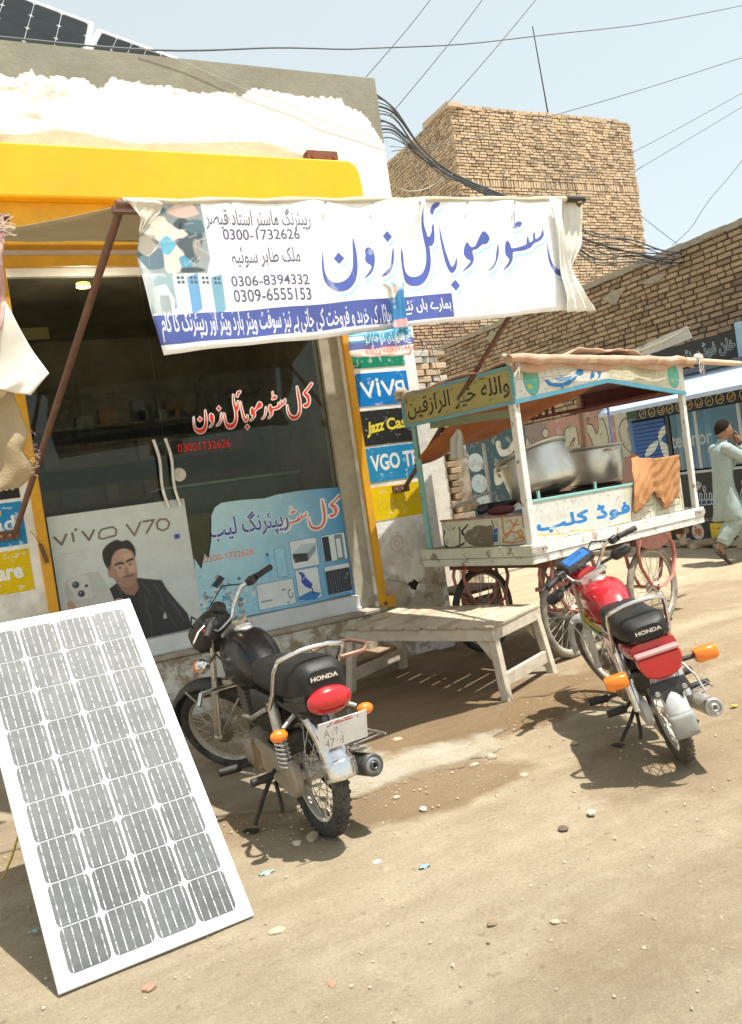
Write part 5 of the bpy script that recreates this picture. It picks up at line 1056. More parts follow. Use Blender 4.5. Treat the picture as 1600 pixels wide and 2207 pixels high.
# short planks run across (from the near-left edge to the near-right edge side)
bO = (bc[0]+bc[1]+bc[2]+bc[3])/4; bx = ((bc[1]-bc[0])+(bc[2]-bc[3])).normalized(); by = Vector((-bx.y, bx.x, 0)); bL, bW = 1.27, .72
bench = empty('wooden_bench', (bO.x, bO.y, 0), (0, 0, math.atan2(bx.y, bx.x))); tag(bench, 'low weathered wooden bench with a slatted top in front of the painted pillar', 'bench')
WD = mat('bleached wood', (.52, .44, .32), .85, dirt=.75, dirtc=(.24, .17, .105), scale=5, bump=.7, bscale=30, stretch=(1, .35, 1), dth=(.44, .66)); WD2 = mat('pale painted wood', (.58, .52, .42), .8, dirt=.7, dirtc=(.42, .34, .24), scale=7, bump=.5)
npl = 9; pw = bL/npl
for k in range(npl):
    q = MB(); wv = pw-.010-.008*rb.random(); q.box((-bL/2+pw*(k+.5), rb.uniform(-.008, .008), bnz-.011+rb.uniform(-.003, .003)), (wv, bW+rb.uniform(-.01, .03), .022), (0, rb.uniform(-.012, .012), rb.uniform(-.01, .01))); q.build('plank', WD, bench, bevel=.003)
for s in (-1, 1):
    q = MB(); q.box((0, s*(bW/2-.03), bnz-.065), (bL-.02, .035, .078)); q.build('apron', WD2, bench, bevel=.003)
for s in (-1, 1):
    q = MB(); q.box((s*(bL/2-.03), 0, bnz-.065), (.035, bW-.10, .078)); q.build('apron', WD2, bench, bevel=.003)
for sx in (-1, 1):
    for sy in (-1, 1):
        q = MB(); q.bar((sx*(bL/2-.045), sy*(bW/2-.055), bnz-.025), (sx*(bL/2+.02), sy*(bW/2-.02), -.008), .055, .06, (0, 1, 0)); q.build('leg', WD2, bench, bevel=.003)
        q = MB(); x0 = sx*(bL/2-.07); q.prism([(x0, sy*(bW/2-.055)-.012, bnz-.105), (x0-sx*.10, sy*(bW/2-.055)-.012, bnz-.105), (x0+sx*.01, sy*(bW/2-.05)-.012, bnz-.24)], (0, .024, 0)); q.build('corner_brace', WD2, bench)
q = MB(); q.bar((bL/2, -bW/2+.05, .13), (bL/2, bW/2-.05, .13), .03, .085); q.build('stretcher', WD2, bench, bevel=.003)
q = MB(); q.bar((-bL/2, -bW/2+.05, .13), (-bL/2, bW/2-.05, .13), .03, .085); q.build('stretcher', WD2, bench, bevel=.003)
# dark stool behind, under the cart
sb = empty('wooden_stool', (3.95, 6.35, 0), (0, 0, .2)); tag(sb, 'dark brown wooden stool in the shade behind the bench, beside the shop corner', 'stool')
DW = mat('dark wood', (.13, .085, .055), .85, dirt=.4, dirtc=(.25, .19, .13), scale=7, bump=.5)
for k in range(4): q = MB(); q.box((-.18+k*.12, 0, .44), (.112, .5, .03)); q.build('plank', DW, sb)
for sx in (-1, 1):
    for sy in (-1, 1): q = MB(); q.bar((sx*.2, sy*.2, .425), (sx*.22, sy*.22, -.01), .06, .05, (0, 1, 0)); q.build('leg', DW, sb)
q = MB(); q.box((0, -.2, .32), (.4, .03, .12)); q.build('apron', DW, sb)
# ================================================================== FOOD CART
cart = empty('food_cart', (3.519, 4.681, .79), (0, R(.72), R(12.78)))
tag(cart, 'painted wooden food cart on four spoked wheels with a tarp roof and urdu lettering', 'food cart')
bpy.context.view_layer.update(); CI = cart.matrix_world.inverted(); CIr = CI.to_3x3()
def cl_(px, py, ax, v):
    o = CI @ Vector((0, 0, EYE)); d = CIr @ ray(px, py); i = 'xyz'.index(ax); return o+d*((v-o[i])/d[i])
CL, CWd, CH = 2.29, 1.107, 1.41
MAR = mat('maroon boards', (.13, .035, .03), .7, dirt=.3, dirtc=(.25, .12, .1), scale=6)
CW_ = mat('cart white paint', (.74, .74, .70), .55, dirt=.75, dirtc=(.30, .20, .13), scale=7, bump=.3, dth=(.55, .62)); CWs = mat('cart cream paint', (.56, .56, .45), .6, dirt=.8, dirtc=(.16, .11, .07), scale=6, bump=.4, dth=(.55, .62))
TEAL = mat('teal paint', (.22, .46, .42), .55, dirt=.6, dirtc=(.3, .2, .13), scale=9, dth=(.55, .65)); RED = mat('faded red iron', (.50, .17, .13), .6, dirt=.6, dirtc=(.62, .36, .30), scale=6); SKYB = mat('sky blue paint', (.10, .48, .72), .5, dirt=.3, dirtc=(.6, .65, .66), scale=8)
def Cb(name, x0, x1, y0, y1, z0, z1, m, par=cart, **k): q = MB(); fbox(q, x0, x1, y0, y1, z0, z1); return q.build(name, m, par, **k)
for k in range(8): Cb('deck_plank', .03, CL-.03, .025+k*.133, .025+k*.133+.126, .085, .108, mat('cart plank', (.30, .22, .15), .8, dirt=.5, dirtc=(.15, .1, .07), scale=6, bump=.4, stretch=(.2, 1, 1)))
Cb('edge_board', -.02, CL+.03, -.03, 0, .055, .135, CW_, bevel=.004); Cb('edge_board', -.02, CL+.03, -.022, .008, -.005, .051, CW_, bevel=.004)
Cb('edge_board', -.05, -.021, -.03, CWd+.03, .055, .135, CWs, bevel=.004); Cb('edge_board', -.044, -.012, -.022, CWd+.02, -.005, .051, CWs, bevel=.004)
Cb('edge_board', CL+.0, CL+.03, .009, CWd+.03, -.005, .135, CWs); Cb('edge_board', -.02, CL+.03, CWd, CWd+.03, -.005, .135, CWs)
for x in (.25, 1.15, 2.05): Cb('cross_beam', x, x+.08, .03, CWd-.02, -.07, -.008, MT['dark wood'])
for x in (-.06, CL-.13): Cb('corner_iron', x, x+.16, -.038, -.031, .075, .115, mat('worn iron strap', (.50, .47, .42), .6, .3, dirt=.6, dirtc=(.15, .1, .08), scale=20))
for x in (0.06, .10, CL-.10, CL-.06):
    q = MB(); q.cyl((x, -.045, .095), (x, -.036, .095), .007, n=6); q.build('bolt', RUST, cart)
# posts
post_m = mat('chipped white post', (.76, .75, .70), .5, dirt=.85, dirtc=(.20, .10, .06), scale=13, dth=(.56, .61), stretch=(1, 1, .35)); post_b = mat('brown post', (.42, .26, .20), .7, dirt=.5, dirtc=(.55, .45, .38), scale=10)
for (x, y, m_, r_) in ((.02, .02, post_m, .030), (CL-.02, .02, post_m, .024), (.02, CWd-.02, TEAL, .020), (CL-.02, CWd-.02, post_b, .028)):
    q = MB(); q.box((x, y, .70), (r_*2, r_*2, CH-.14+.0)); q.build('post', m_, cart, bevel=.006)
q = MB(); q.cyl((.80, CWd-.03, .11), (.80, CWd-.03, .95), .016, n=8); q.build('rear_rail_post', mat('white pole', (.72, .74, .72), .5), cart)
q = MB(); q.bar((.30, CWd-.03, .44), (.80, CWd-.03, .52), .02, .02); q.build('rear_rail', MT['white pole'], cart)
q = MB(); q.bar((1.5, CWd+.02, .78), (2.25, CWd+.02, .83), .03, .035); q.bar((.95, CWd-.0, .76), (1.45, CWd, .80), .03, .035); q.build('rear_rail', CWs, cart)
# front panel : lettering measured on the panel plane
FR_ = 420; fx0, fx1, fz0, fz1 = .055, 2.03, .14, .425; a = canvas(int((fx1-fx0)*FR_), int((fz1-fz0)*FR_), (.62, .63, .60)); ha, wa_ = a.shape[:2]
def ff(px, py): p = cl_(px, py, 'y', 0); return ((p.x-fx0)*FR_, (fz1-p.z)*FR_)
def ff2(x, y): return ff(860+x/2.162, 720+y/2.162)
a[:, int(wa_*.57):] = (.58, .57, .46)
BLU = (.015, .20, .52)
_bx0, _by1 = ff2(652, 934); _bx1, _by0 = ff2(1072, 772)
text(a, 'فوڈ کلب', _bx0, _by0, _bx1, _by1, BLU, arabic=True, bold=.0, outline=6, oc=(.68, .69, .67)); text(a, 'فوڈ کلب', _bx0, _by0, _bx1, _by1, BLU, arabic=True, bold=.0, outline=3.4, oc=BLU)
for A_, B2 in (((650, 935), (790, 930)), ((800, 918), (905, 912)), ((1000, 890), (1070, 875))): line(a, [ff2(*A_), ff2(*B2)], 5, (.60, .48, .16))
for L_ in (((1085, 865), (1085, 825), (1120, 815), (1140, 795), (1160, 800), (1190, 790)), ((1205, 840), (1205, 770), (1290, 755), (1290, 740), (1310, 725), (1310, 790), (1210, 820)), ((1340, 830), (1340, 760), (1330, 735), (1360, 730), (1365, 820)), ((1130, 860), (1130, 835), (1175, 825), (1175, 850))): line(a, [ff2(*p) for p in L_], 3, (.20, .17, .13))
for (x, y) in ((1110, 828), (1225, 800), (1250, 798), (1275, 790), (1300, 785)): disc(a, *ff2(x, y), 5, 3, (.45, .12, .08))
poly(a, [ff2(*p) for p in ((1120, 815), (1140, 795), (1150, 825), (1140, 845), (1125, 840))], (.60, .42, .33), .7)
wear(a, .60, (.52, .52, .44), 30, 91, .5); wear(a, .70, (.25, .18, .12), 12, 92, .7)
q = MB(); fbox(q, fx0, fx1, .004, .020, fz0, fz1); q.build('front_panel', printmat('cart front print', a, .55, bump=.2), cart, uv=((fx0, 0, fz0), (fx1-fx0, 0, 0), (0, 0, fz1-fz0)))
Cb('panel_rail', .05, 2.04, -.002, .03, fz1+.001, fz1+.022, TEAL, bevel=.003); Cb('panel_rail', 2.032, 2.05, .0, .03, .14, .425, CWs)
for p in ((1163, 1080), (1285, 1060), (1405, 1035)):
    w_ = cl_(p[0], p[1], 'y', .01); q = MB(); q.box((w_.x, .012, .475), (.022, .014, .06)); q.build('peg', TEAL, cart)
# left end panel
a = canvas(430, 130, (.60, .60, .47)); 
def fe(px, py): p = cl_(px, py, 'x', 0); return ((.90-p.y)/.86*430, (.345-p.z)/.205*130)
def fe2(x, y): return fe(880+x/5, 900+y/5)
BK = (.03, .03, .025)
poly(a, [fe2(*p) for p in ((385, 1200), (400, 1230), (385, 1300), (400, 1370), (440, 1395), (500, 1390), (560, 1370), (620, 1330), (600, 1370), (540, 1400), (440, 1420), (395, 1400), (372, 1330), (380, 1250))], BK)
poly(a, [fe2(*p) for p in ((545, 1180), (560, 1175), (565, 1290), (560, 1380), (548, 1380), (550, 1280))], BK); poly(a, [fe2(*p) for p in ((565, 1225), (640, 1145), (650, 1160), (590, 1225), (610, 1260), (640, 1270), (620, 1300), (575, 1260))], BK); line(a, [fe2(480, 1210), fe2(500, 1180)], 5, BK); line(a, [fe2(900, 1110), fe2(925, 1190)], 5, BK)
poly(a, [fe2(*p) for p in ((690, 1200), (700, 1180), (760, 1160), (850, 1170), (890, 1160), (915, 1200), (915, 1380), (760, 1390), (700, 1380), (640, 1350), (600, 1290), (640, 1220))], (.17, .15, .10), sm=True); poly(a, [fe2(*p) for p in ((920, 1200), (965, 1190), (965, 1340), (925, 1340))], (.02, .10, .34))
line(a, [fe2(968, 1090), fe2(985, 1380)], 7, (.50, .50, .38))
OR = (.55, .20, .04)
for L_ in (((1010, 1080), (1030, 1250), (1060, 1290), (1130, 1180), (1170, 1100)), ((1030, 1290), (1020, 1340), (1120, 1350), (1230, 1330)), ((1050, 1260), (1100, 1230), (1180, 1240), (1200, 1270)), ((1180, 1230), (1210, 1210), (1235, 1250), (1200, 1290), (1250, 1310)), ((1100, 1110), (1140, 1160), (1190, 1150)), ((1230, 1080), (1245, 1180)), ((1160, 1310), (1240, 1280), (1260, 1320))): line(a, [fe2(*p) for p in L_], 9, OR, .85)
wear(a, .62, (.35, .32, .24), 20, 95, .6)
q = MB(); q.box((.008, .47, .2425), (.014, .86, .205)); q.build('side_panel', printmat('cart side print', a, .6, bump=.2), cart, uv=((0, .90, .14), (0, -.86, 0), (0, 0, .205)))
q = MB(); q.box((.008, .47, .354), (.03, .87, .016)); q.build('panel_rail', mat('red-brown rail', (.28, .11, .08), .7, dirt=.6, dirtc=(.55, .5, .4), scale=12), cart)
# canopy boards
a = canvas(960, 130, (.68, .69, .66)); fy0, fy1 = 1.14, CH
def ft(px, py): p = cl_(px, py, 'y', 0); return ((p.x)/CL*960, (fy1-p.z)/(fy1-fy0)*130)
def ft2(x, y): return ft(1080+x/3.077, 740+y/3.077)
a[:, 480:880] = (.58, .57, .44)
for (cx, cy) in ((193, 245), (1135, 215)):
    x, y = ft2(cx, cy); disc(a, x, y, 38, 54, (.18, .24, .16)); disc(a, x, y, 35, 50, (.10, .46, .40))
    for k in range(9): t = k*2.1; disc(a, x+17*math.cos(t), y+26*math.sin(t), 8+k % 3*3, 8, (.52, .50, .10) if k % 2 else (.20, .50, .30))
poly(a, [ft2(*p) for p in ((275, 245), (300, 240), (330, 265), (400, 265), (460, 235), (500, 210), (490, 240), (440, 280), (370, 295), (310, 285))], BLU); poly(a, [ft2(*p) for p in ((330, 235), (420, 225), (470, 215), (450, 240), (380, 255))], BLU, .8)
poly(a, [ft2(*p) for p in ((480, 200), (510, 165), (535, 170), (540, 205), (515, 220))], BLU); poly(a, [ft2(*p) for p in ((590, 195), (600, 165), (612, 175), (612, 225), (580, 245))], BLU); poly(a, [ft2(*p) for p in ((625, 190), (650, 165), (660, 190), (650, 225), (620, 250), (640, 215))], BLU); poly(a, [ft2(*p) for p in ((385, 290), (397, 275), (410, 292), (397, 308))], BLU)
for L_ in (((290, 295), (400, 305), (520, 235)), ((580, 250), (660, 235))): line(a, [ft2(*p) for p in L_], 4, (.55, .42, .10), .8)
for L_ in (((710, 170), (720, 225), (790, 235), (800, 215), (860, 225), (860, 170)), ((880, 170), (880, 235), (1000, 245), (1020, 175)), ((710, 170), (790, 172), (795, 195), (840, 200)), ((1040, 175), (1050, 255), (1065, 250), (1075, 180)), ((890, 190), (990, 195)), ((760, 195), (810, 215))): line(a, [ft2(*p) for p in L_], 3, (.42, .34, .16), .9)
line(a, [ft2(100, 240), ft2(400, 215), ft2(620, 190)], 2, (.2, .18, .15), .8); wear(a, .64, (.40, .36, .28), 16, 97, .6)
def low(x): return (1.167+(1.300-1.167)*min(x/1.16, 1)) if x < 1.16 else 1.300-(1.300-1.165)*(x-1.16)/(CL-1.16)
xs2 = [0, .3, .6, .9, 1.16, 1.5, 1.9, CL]
q = MB(); q.prism([(x, -.012, low(x)) for x in xs2]+[(CL, -.012, CH), (0, -.012, CH)], (0, .012, 0)); q.build('front_fascia', printmat('cart fascia print', a, .55, bump=.2), cart, uv=((0, 0, fy0), (CL, 0, 0), (0, 0, fy1-fy0)))
q = MB(); q.prism([(x, -.018, low(x)-.032) for x in xs2]+[(x, -.018, low(x)-.001) for x in reversed(xs2)], (0, .022, 0)); q.build('fascia_edge', SKYB, cart)
a = canvas(620, 150, (.46, .42, .17)); 
text(a, 'وَاللهُ خَيْرُ الرَّازِقِينَ'.replace('َ', '').replace('ُ', '').replace('ِ', '').replace('ّ', '').replace('ْ', ''), 22, 22, 600, 128, (.03, .03, .025), arabic=True, bold=.012)
for (x, y) in ((70, 30), (150, 118), (210, 25), (300, 28), (330, 122), (380, 30), (430, 25), (500, 120), (560, 28), (260, 125), (110, 125)): line(a, [(x-7, y+5), (x+8, y-6)], 3, (.03, .03, .025))
line(a, [(455, 20), (462, 12), (468, 20), (476, 11), (482, 20)], 3, (.03, .03, .025))
wear(a, .60, (.38, .38, .20), 34, 98, .5)
q = MB(); q.box((-.012, CWd/2-.0, 1.275), (.012, CWd+.06, .235)); q.build('side_sign', printmat('cart side sign print', a, .6), cart, uv=((0, CWd+.03, 1.157), (0, -CWd-.06, 0), (0, 0, .235)))
LBL = mat('light blue trim', (.16, .42, .52), .55, dirt=.5, dirtc=(.35, .40, .34), scale=9)
for z in (1.398, 1.150): q = MB(); q.box((-.022, CWd/2, z), (.014, CWd+.07, .026)); q.build('sign_frame', LBL, cart)
for y in (CWd+.03, -.03): q = MB(); q.box((-.022, y, 1.274), (.014, .03, .222)); q.build('sign_frame', LBL, cart)
q = MB(); q.box((-.004, CWd/2-.1, 1.10), (.008, CWd*.75, .06), (R(3), 0, 0)); q.build('lower_trim', mat('olive trim', (.20, .24, .14), .7, dirt=.5), cart)
q = MB(); q.box((CL+.012, CWd/2, 1.29), (.012, CWd, .22)); q.build('side_sign', CWs, cart); q = MB(); q.box((CL-.002, CWd/2, 1.29), (.012, CWd-.05, .22)); q.build('side_lining', MAR, cart)
# roof tarp, its underside and the poles
TARPR = mat('faded pink tarp', (.46, .27, .19), .8, dirt=.8, dirtc=(.52, .40, .30), scale=4, bump=.5, bscale=14, dth=(.4, .62)); TARPU = mat('orange tarp', (.40, .12, .025), .75, dirt=.4, dirtc=(.22, .07, .03), scale=2.5, bump=.3, bscale=8, var=.3)
def roof(u, v):
    x = -.06+(CL+.14)*u; y = -.06+(CWd+.14)*v; z = CH+.01+.125*math.exp(-((u-.48)/.26)**2)*(1-.25*v)+.016*math.sin(u*23+v*4)+.012*math.sin(v*17+u*9)+.008*math.sin(u*61+v*23); return (x, y, z-.02*v)
q = MB(); q.grid(roof, 44, 16); q.build('roof_tarp', TARPR, cart, thick=.012)
def roofhang(u, v):
    x = -.06+(CL+.16)*u; return (x, -.062-.012*math.sin(u*37)*v, CH+.012-.055*v*(1+.4*math.sin(u*19))+.105*math.exp(-((u-.5)/.24)**2)*(1-v)*.25)
q = MB(); q.grid(roofhang, 60, 4); q.build('tarp_edge', TARPR, cart, thick=.01)
def under(u, v):
    x = .0+1.5*u; y = .03+(CWd-.0)*v; s = v**1.3; z = 1.36*(1-s)+(.82+.20*x)*s+.016*math.sin(u*13+v*9); return (x, y, z)
q = MB(); q.grid(under, 24, 18); q.build('inner_tarp', TARPU, cart, thick=.006)
q = MB(); q.box((1.72, CWd/2, 1.33), (1.06, CWd-.06, .018)); q.build('inner_board', MAR, cart)
for k in range(14): q = MB(); q.box((2.08, .07+k*.075, 1.165), (.30, .020, .020)); q.build('rack_slat', MAR, cart)
for x in (1.92, 2.24): q = MB(); q.bar((x, .03, 1.165), (x, CWd-.02, 1.165), .03, .022); q.build('rack_rail', MAR, cart)
q = MB(); q.bar((1.50, CWd-.02, 1.13), (1.92, CWd-.02, 1.165), .03, .03); q.build('rack_rail', MAR, cart)
for k in range(4): q = MB(); q.box((1.52+k*.10, CWd-.03, 1.24), (.03, .02, .20)); q.build('rack_slat', MAR, cart)
PW = mat('peeled pole', (.58, .46, .32), .8, dirt=.5, dirtc=(.5, .26, .2), scale=8, bump=.4, stretch=(.2, 1, 1))
q = MB(); q.tube([(-.10, -.085, CH+.035), (.6, -.09, CH+.028), (1.4, -.09, CH+.024), (2.3, -.095, CH+.010), (3.16, -.10, CH-.02)], [.028, .032, .03, .028, .024], 10); q.build('roof_pole', PW, cart)
q = MB(); q.tube([(-.10+k*.155, -.092, CH+.034-k*.0015+.008*math.sin(k*2.3)) for k in range(16)], [.028+.012*((k*7) % 3)/2 for k in range(16)], 10); q.build('rolled_tarp', TARPR, cart)
q = MB(); q.cyl((-.08, CWd+.04, CH+.01), (CL+.1, CWd+.04, CH+.01), .022); q.build('roof_pole', PW, cart)
KN = mat('knotted rag', (.60, .56, .48), .9, dirt=.8, dirtc=(.16, .12, .09), scale=22, bump=.8, dth=(.45, .6))
for (x, y, z) in ((-.03, -.06, CH+.02), (-.03, CWd+.02, CH+.01), (2.40, -.09, CH+.01)):
    q = MB()
    for k in range(7): q.ell((x+rb.uniform(-.05, .05), y+rb.uniform(-.03, .03), z+rb.uniform(-.03, .035)), (rb.uniform(.02, .05), rb.uniform(.02, .035), rb.uniform(.015, .03)), 8, 5, rot=(rb.uniform(0, 3), rb.uniform(0, 3), 0))
    for k in range(5): p = Vector((x, y-.03, z)); q.tube([p, p+Vector((rb.uniform(-.04, .04), -.01, -.04)), p+Vector((rb.uniform(-.05, .05), -.01, -.10-rb.uniform(0, .04)))], .004, 5)
    q.build('rag_knot', KN, cart)
q = MB(); e_o = cl_(1305, 768, 'y', .15); q.ell((e_o.x, e_o.y, e_o.z), (.09, .02, .035), 14, 6, rot=(R(-50), 0, 0)); q.build('roof_patch', mat('torn eyelet', (.16, .17, .20), .6, dirt=.6, dirtc=(.7, .7, .7), scale=16), cart)
# wheels
TYR = mat('dusty tyre', (.20, .175, .14), .85, dirt=.9, dirtc=(.44, .39, .30), scale=5, bump=.4, bscale=60); TYRB = mat('black tyre', (.03, .03, .03), .7, dirt=.5, dirtc=(.14, .12, .09), scale=6, bump=.2); RIM = mat('dull rim', (.52, .49, .42), .45, .35, dirt=.6, dirtc=(.30, .25, .18), scale=8); HUBM = mat('worn hub', (.50, .46, .38), .6, .3, dirt=.7, dirtc=(.16, .12, .09), scale=12)
def spoked(name, parent, c, r, tr, tyre_m, ax=(0, 1, 0), tread=0, nsp=28, rim_m=None, hub_r=.045, hub_w=.045, ts=None):
    c = Vector(c); a_ = Vector(ax).normalized(); X = a_.orthogonal().normalized(); Yv = a_.cross(X)
    q = MB(); q.lathe([(hub_r*.5, -hub_w*1.5), (hub_r*.5, -hub_w), (hub_r, -hub_w), (hub_r, -hub_w*.8), (hub_r*.7, -hub_w*.6), (hub_r*.7, hub_w*.6), (hub_r, hub_w*.8), (hub_r, hub_w), (hub_r*.5, hub_w), (hub_r*.5, hub_w*1.5)], c, a_, 16)
    w_ = q.build(name, HUBM, parent)
    q = MB(); ns = 10; prof = [(r-tr+tr*math.cos(2*math.pi*k/ns), tr*.95*math.sin(2*math.pi*k/ns)) for k in range(ns)]; q.lathe(prof, c, a_, 56, closed=True)
    if tread:
        for k in range(tread):
            t = 2*math.pi*k/tread; d = X*math.cos(t)+Yv*math.sin(t); tv = a_.cross(d)
            for s in (-1, 1):
                q.box(c+d*(r-tr*.22)+a_*s*tr*.66, (.012, tr*.30, tr*.16), Matrix((tv, a_, d)).transposed())
                q.box(c+d*(r-.0015)+a_*s*tr*.24+tv*(.008*s), (.018, tr*.36, .004), Matrix((tv, a_, d)).transposed())
    q.build('tyre', tyre_m, w_)
    rr = r-2*tr+.006; q = MB(); q.lathe([(rr+.012, -tr*.62), (rr+.016, -tr*.68), (rr-.004, -tr*.5), (rr-.012, 0), (rr-.004, tr*.5), (rr+.016, tr*.68), (rr+.012, tr*.62), (rr+.002, 0)], c, a_, 48, closed=True); q.build('rim', rim_m or RIM, w_)
    q = MB()
    for k in range(nsp):
        t = 2*math.pi*k/nsp; s = 1 if k % 2 else -1; off = (.5 if (k//2) % 2 else -.5)
        d = X*math.cos(t)+Yv*math.sin(t); h_ = X*math.cos(t+off*1.3)+Yv*math.sin(t+off*1.3)
        q.cyl(c+h_*hub_r*.95+a_*s*hub_w*.9, c+d*(rr-.006), .0022, n=5)
    q.build('spokes', ts or RIM, w_); return w_
WRd = .355; wz = -.79+WRd-.004
for (x, y, tm) in ((.47, .11, TYR), (1.50, .05, TYR), (.42, .97, TYRB), (1.55, 1.0, TYR)):
    spoked('wheel', cart, (x, y, wz), WRd, .030, tm, (0, 1, 0), tread=0, nsp=32, hub_r=.05, hub_w=.035)
    for s in (-1, 1):       # curved iron arms down to the hub
        yy = y+s*.058; q = MB()
        q.tube([(x+.20, yy, -.02), (x+.27, yy, -.10), (x+.29, yy, -.20), (x+.22, yy, wz+.06), (x+.10, yy, wz+.005), (x-.02, yy, wz)], .020, 8, flat=.45); q.build('wheel_arm', RED, cart)
        q = MB(); q.tube([(x-.20, yy, -.02), (x-.24, yy, -.12), (x-.22, yy, -.24), (x-.10, yy, wz+.03), (x+.02, yy, wz)], .018, 8, flat=.45); q.build('wheel_arm', RED, cart)
    Cb('spring_block', x-.26, x+.26, y-.07, y+.07, -.065, -.008, mat('brown bracket', (.22, .085, .055), .8, dirt=.6, dirtc=(.1, .05, .04), scale=14, bump=.5))
    q = MB(); q.prism([(x-.22, y-.075, -.066), (x+.22, y-.075, -.066), (x+.15, y-.075, -.10), (x+.05, y-.075, -.12), (x-.06, y-.075, -.115), (x-.15, y-.075, -.095)], (0, .012, 0)); q.build('bracket_skirt', MT['brown bracket'], cart)
q = MB(); q.cyl((.47, .11, wz), (.45, .97, wz), .014); q.build('axle', RED, cart); q = MB(); q.cyl((1.5, .05, wz), (1.55, 1.0, wz), .014); q.build('axle', RED, cart)
q = MB(); q.bar((.62, .55, wz+.13), (1.5, .5, wz+.13), .02, .03); q.build('tie_bar', RED, cart)
# ---- pots and what else lies on the cart
def to_world(p): return cart.matrix_world @ Vector(p)
ALP = mat('dull aluminium', (.66, .65, .60), .33, .85, dirt=.5, dirtc=(.42, .38, .28), scale=2.6, bump=.06, bscale=12)
def pot(name, lab, c, r, h, rot):
    w_ = to_world(c); e = empty(name, w_, rot); tag(e, lab, 'cooking pot', 'aluminium pots on the cart')
    q = MB(); q.lathe([(.001, .0), (r*.80, 0), (r*.92, .018), (r*.97, .06), (r, .14), (r*1.0, h-.02), (r*.985, h), (r*.965, h), (r*.98, h-.03), (r*.95, .06), (r*.80, .015), (.001, .012)], (0, 0, 0), (0, 0, 1), 56); q.build('body', ALP, e)
    q = MB(); q.lathe([(r*.98, h-.004), (r*1.09, h+.006), (r*1.12, h+.016), (r*1.09, h+.02), (r*.97, h+.008)], (0, 0, 0), (0, 0, 1), 56, closed=True); q.build('rim', ALP, e)
    for s in (-1, 1):
        q = MB(); q.tube([(s*r*1.05, -.05, h-.03), (s*r*1.22, -.045, h-.03), (s*r*1.27, 0, h-.03), (s*r*1.22, .045, h-.03), (s*r*1.05, .05, h-.03)], .009, 8); q.build('handle', ALP, e)
    return e
pot('cooking_pot', 'big dented aluminium pot tilted backwards on the cart', (.74, .40, .47), .285, .32, (R(-20), R(-6), R(0)))
pot('cooking_pot', 'upright aluminium pot on the cart beside the orange cloth', (1.64, .56, .46), .25, .32, (0, 0, R(80)))
for (x, y, lab) in ((.78, .42, 'dark iron stove ring under the tilted pot'), (1.62, .56, 'dark iron stove ring under the upright pot')):
    w_ = to_world((x, y, .12)); q = MB(); q.lathe([(.19, 0), (.22, 0), (.22, .33), (.19, .33)], w_, (0, 0, 1), 20, closed=True); o = q.build('stove_ring', mat('sooty iron', (.025, .02, .018), .8, dirt=.4, dirtc=(.12, .06, .04))); tag(o, lab, 'stove')
# orange cloth hung over the rail and the upright pot
def cloth1(u, v):
    tp = (1360+104*u, 972+(16*min(u*6, 1) if u < .5 else 16-8*(u-.5)*2)); bt = (1370+92*u, 1108-34*min(1, u*2.6)+24*math.exp(-((u-.72)/.10)**2)-8*math.exp(-((u-.42)/.08)**2)*2)
    x, y = tp[0]*(1-v)+bt[0]*v, tp[1]*(1-v)+bt[1]*v; p = cl_(x, y, 'y', -.035+.22*(1-v)**3*(1-min(u*2, 1))); return to_world((p.x, p.y+.010*math.sin(u*27+v*3+2*math.sin(v*4))*(.3+v*.5)+.007*math.sin(u*71+v*9)*v+.004*math.sin(v*23+u*31), p.z))
ORC = mat('orange cloth', (.43, .215, .10), .9, dirt=.5, dirtc=(.36, .17, .08), scale=6, bump=.7, bscale=30, spec=.1)
q = MB(); q.grid(cloth1, 60, 24); o = q.build('orange_cloth', ORC, thick=.006); tag(o, 'crumpled orange cloth draped over the cart rail beside the upright pot', 'cloth')
# plastic bag hanging below the side sign
def bag(u, v):
    A_ = [(985, 925), (968, 945), (972, 970), (976, 990)]; B2 = [(990, 925), (1000, 945), (1002, 965), (1012, 985)]
    p = pl_(A_, v); r_ = pl_(B2, v); p = cl_(p[0]*(1-u)+r_[0]*u, p[1]*(1-u)+r_[1]*u, 'x', .02); return to_world((p.x+.012*math.sin(u*14+v*6), p.y, p.z))
q = MB(); q.grid(bag, 12, 12); o = q.build('plastic_bag', mat('cloudy plastic', (.50, .50, .46), .4, bump=.5, bscale=12), thick=.002); tag(o, 'crumpled white plastic bag hanging under the yellow sign of the cart', 'bag')
# small things on the near left end
def on_cart(name, mb, m, lab, cat, p, rot=(0, 0, R(12.8)), **k): o = mb.build(name, m, None, loc=to_world(p), rot=rot, **k); tag(o, lab, cat); return o
q = MB(); q.lathe([(.001, 0), (.12, .005), (.17, .04), (.18, .06), (.172, .06), (.16, .04), (.11, .014), (.001, .01)], n=32); q.bar((.17, 0, .055), (.40, .02, .09), .025, .012); on_cart('frying_pan', q, mat('black pan', (.02, .02, .02), .5), 'flat black frying pan on the cart left of the tilted pot', 'pan', (.47, .72, .375))
q = MB(); q.prism([(-.07, 0, 0), (.07, 0, 0), (.075, 0, .05), (.03, 0, .08), (-.05, 0, .07)], (0, .09, 0)); on_cart('cloth_bundle', q, mat('tan rag', (.55, .42, .27), .9, dirt=.5, dirtc=(.08, .06, .05), scale=14), 'small tan rag bundle on the left end of the cart', 'rag', (.20, .70, .40), bevel=.01)
q = MB(); q.lathe([(.001, 0), (.045, 0), (.05, .04), (.04, .07), (.001, .075)], n=14); on_cart('black_tin', q, mat('black tin', (.03, .03, .03), .4), 'small black tin under the tan rag on the cart', 'tin', (.20, .62, .37))
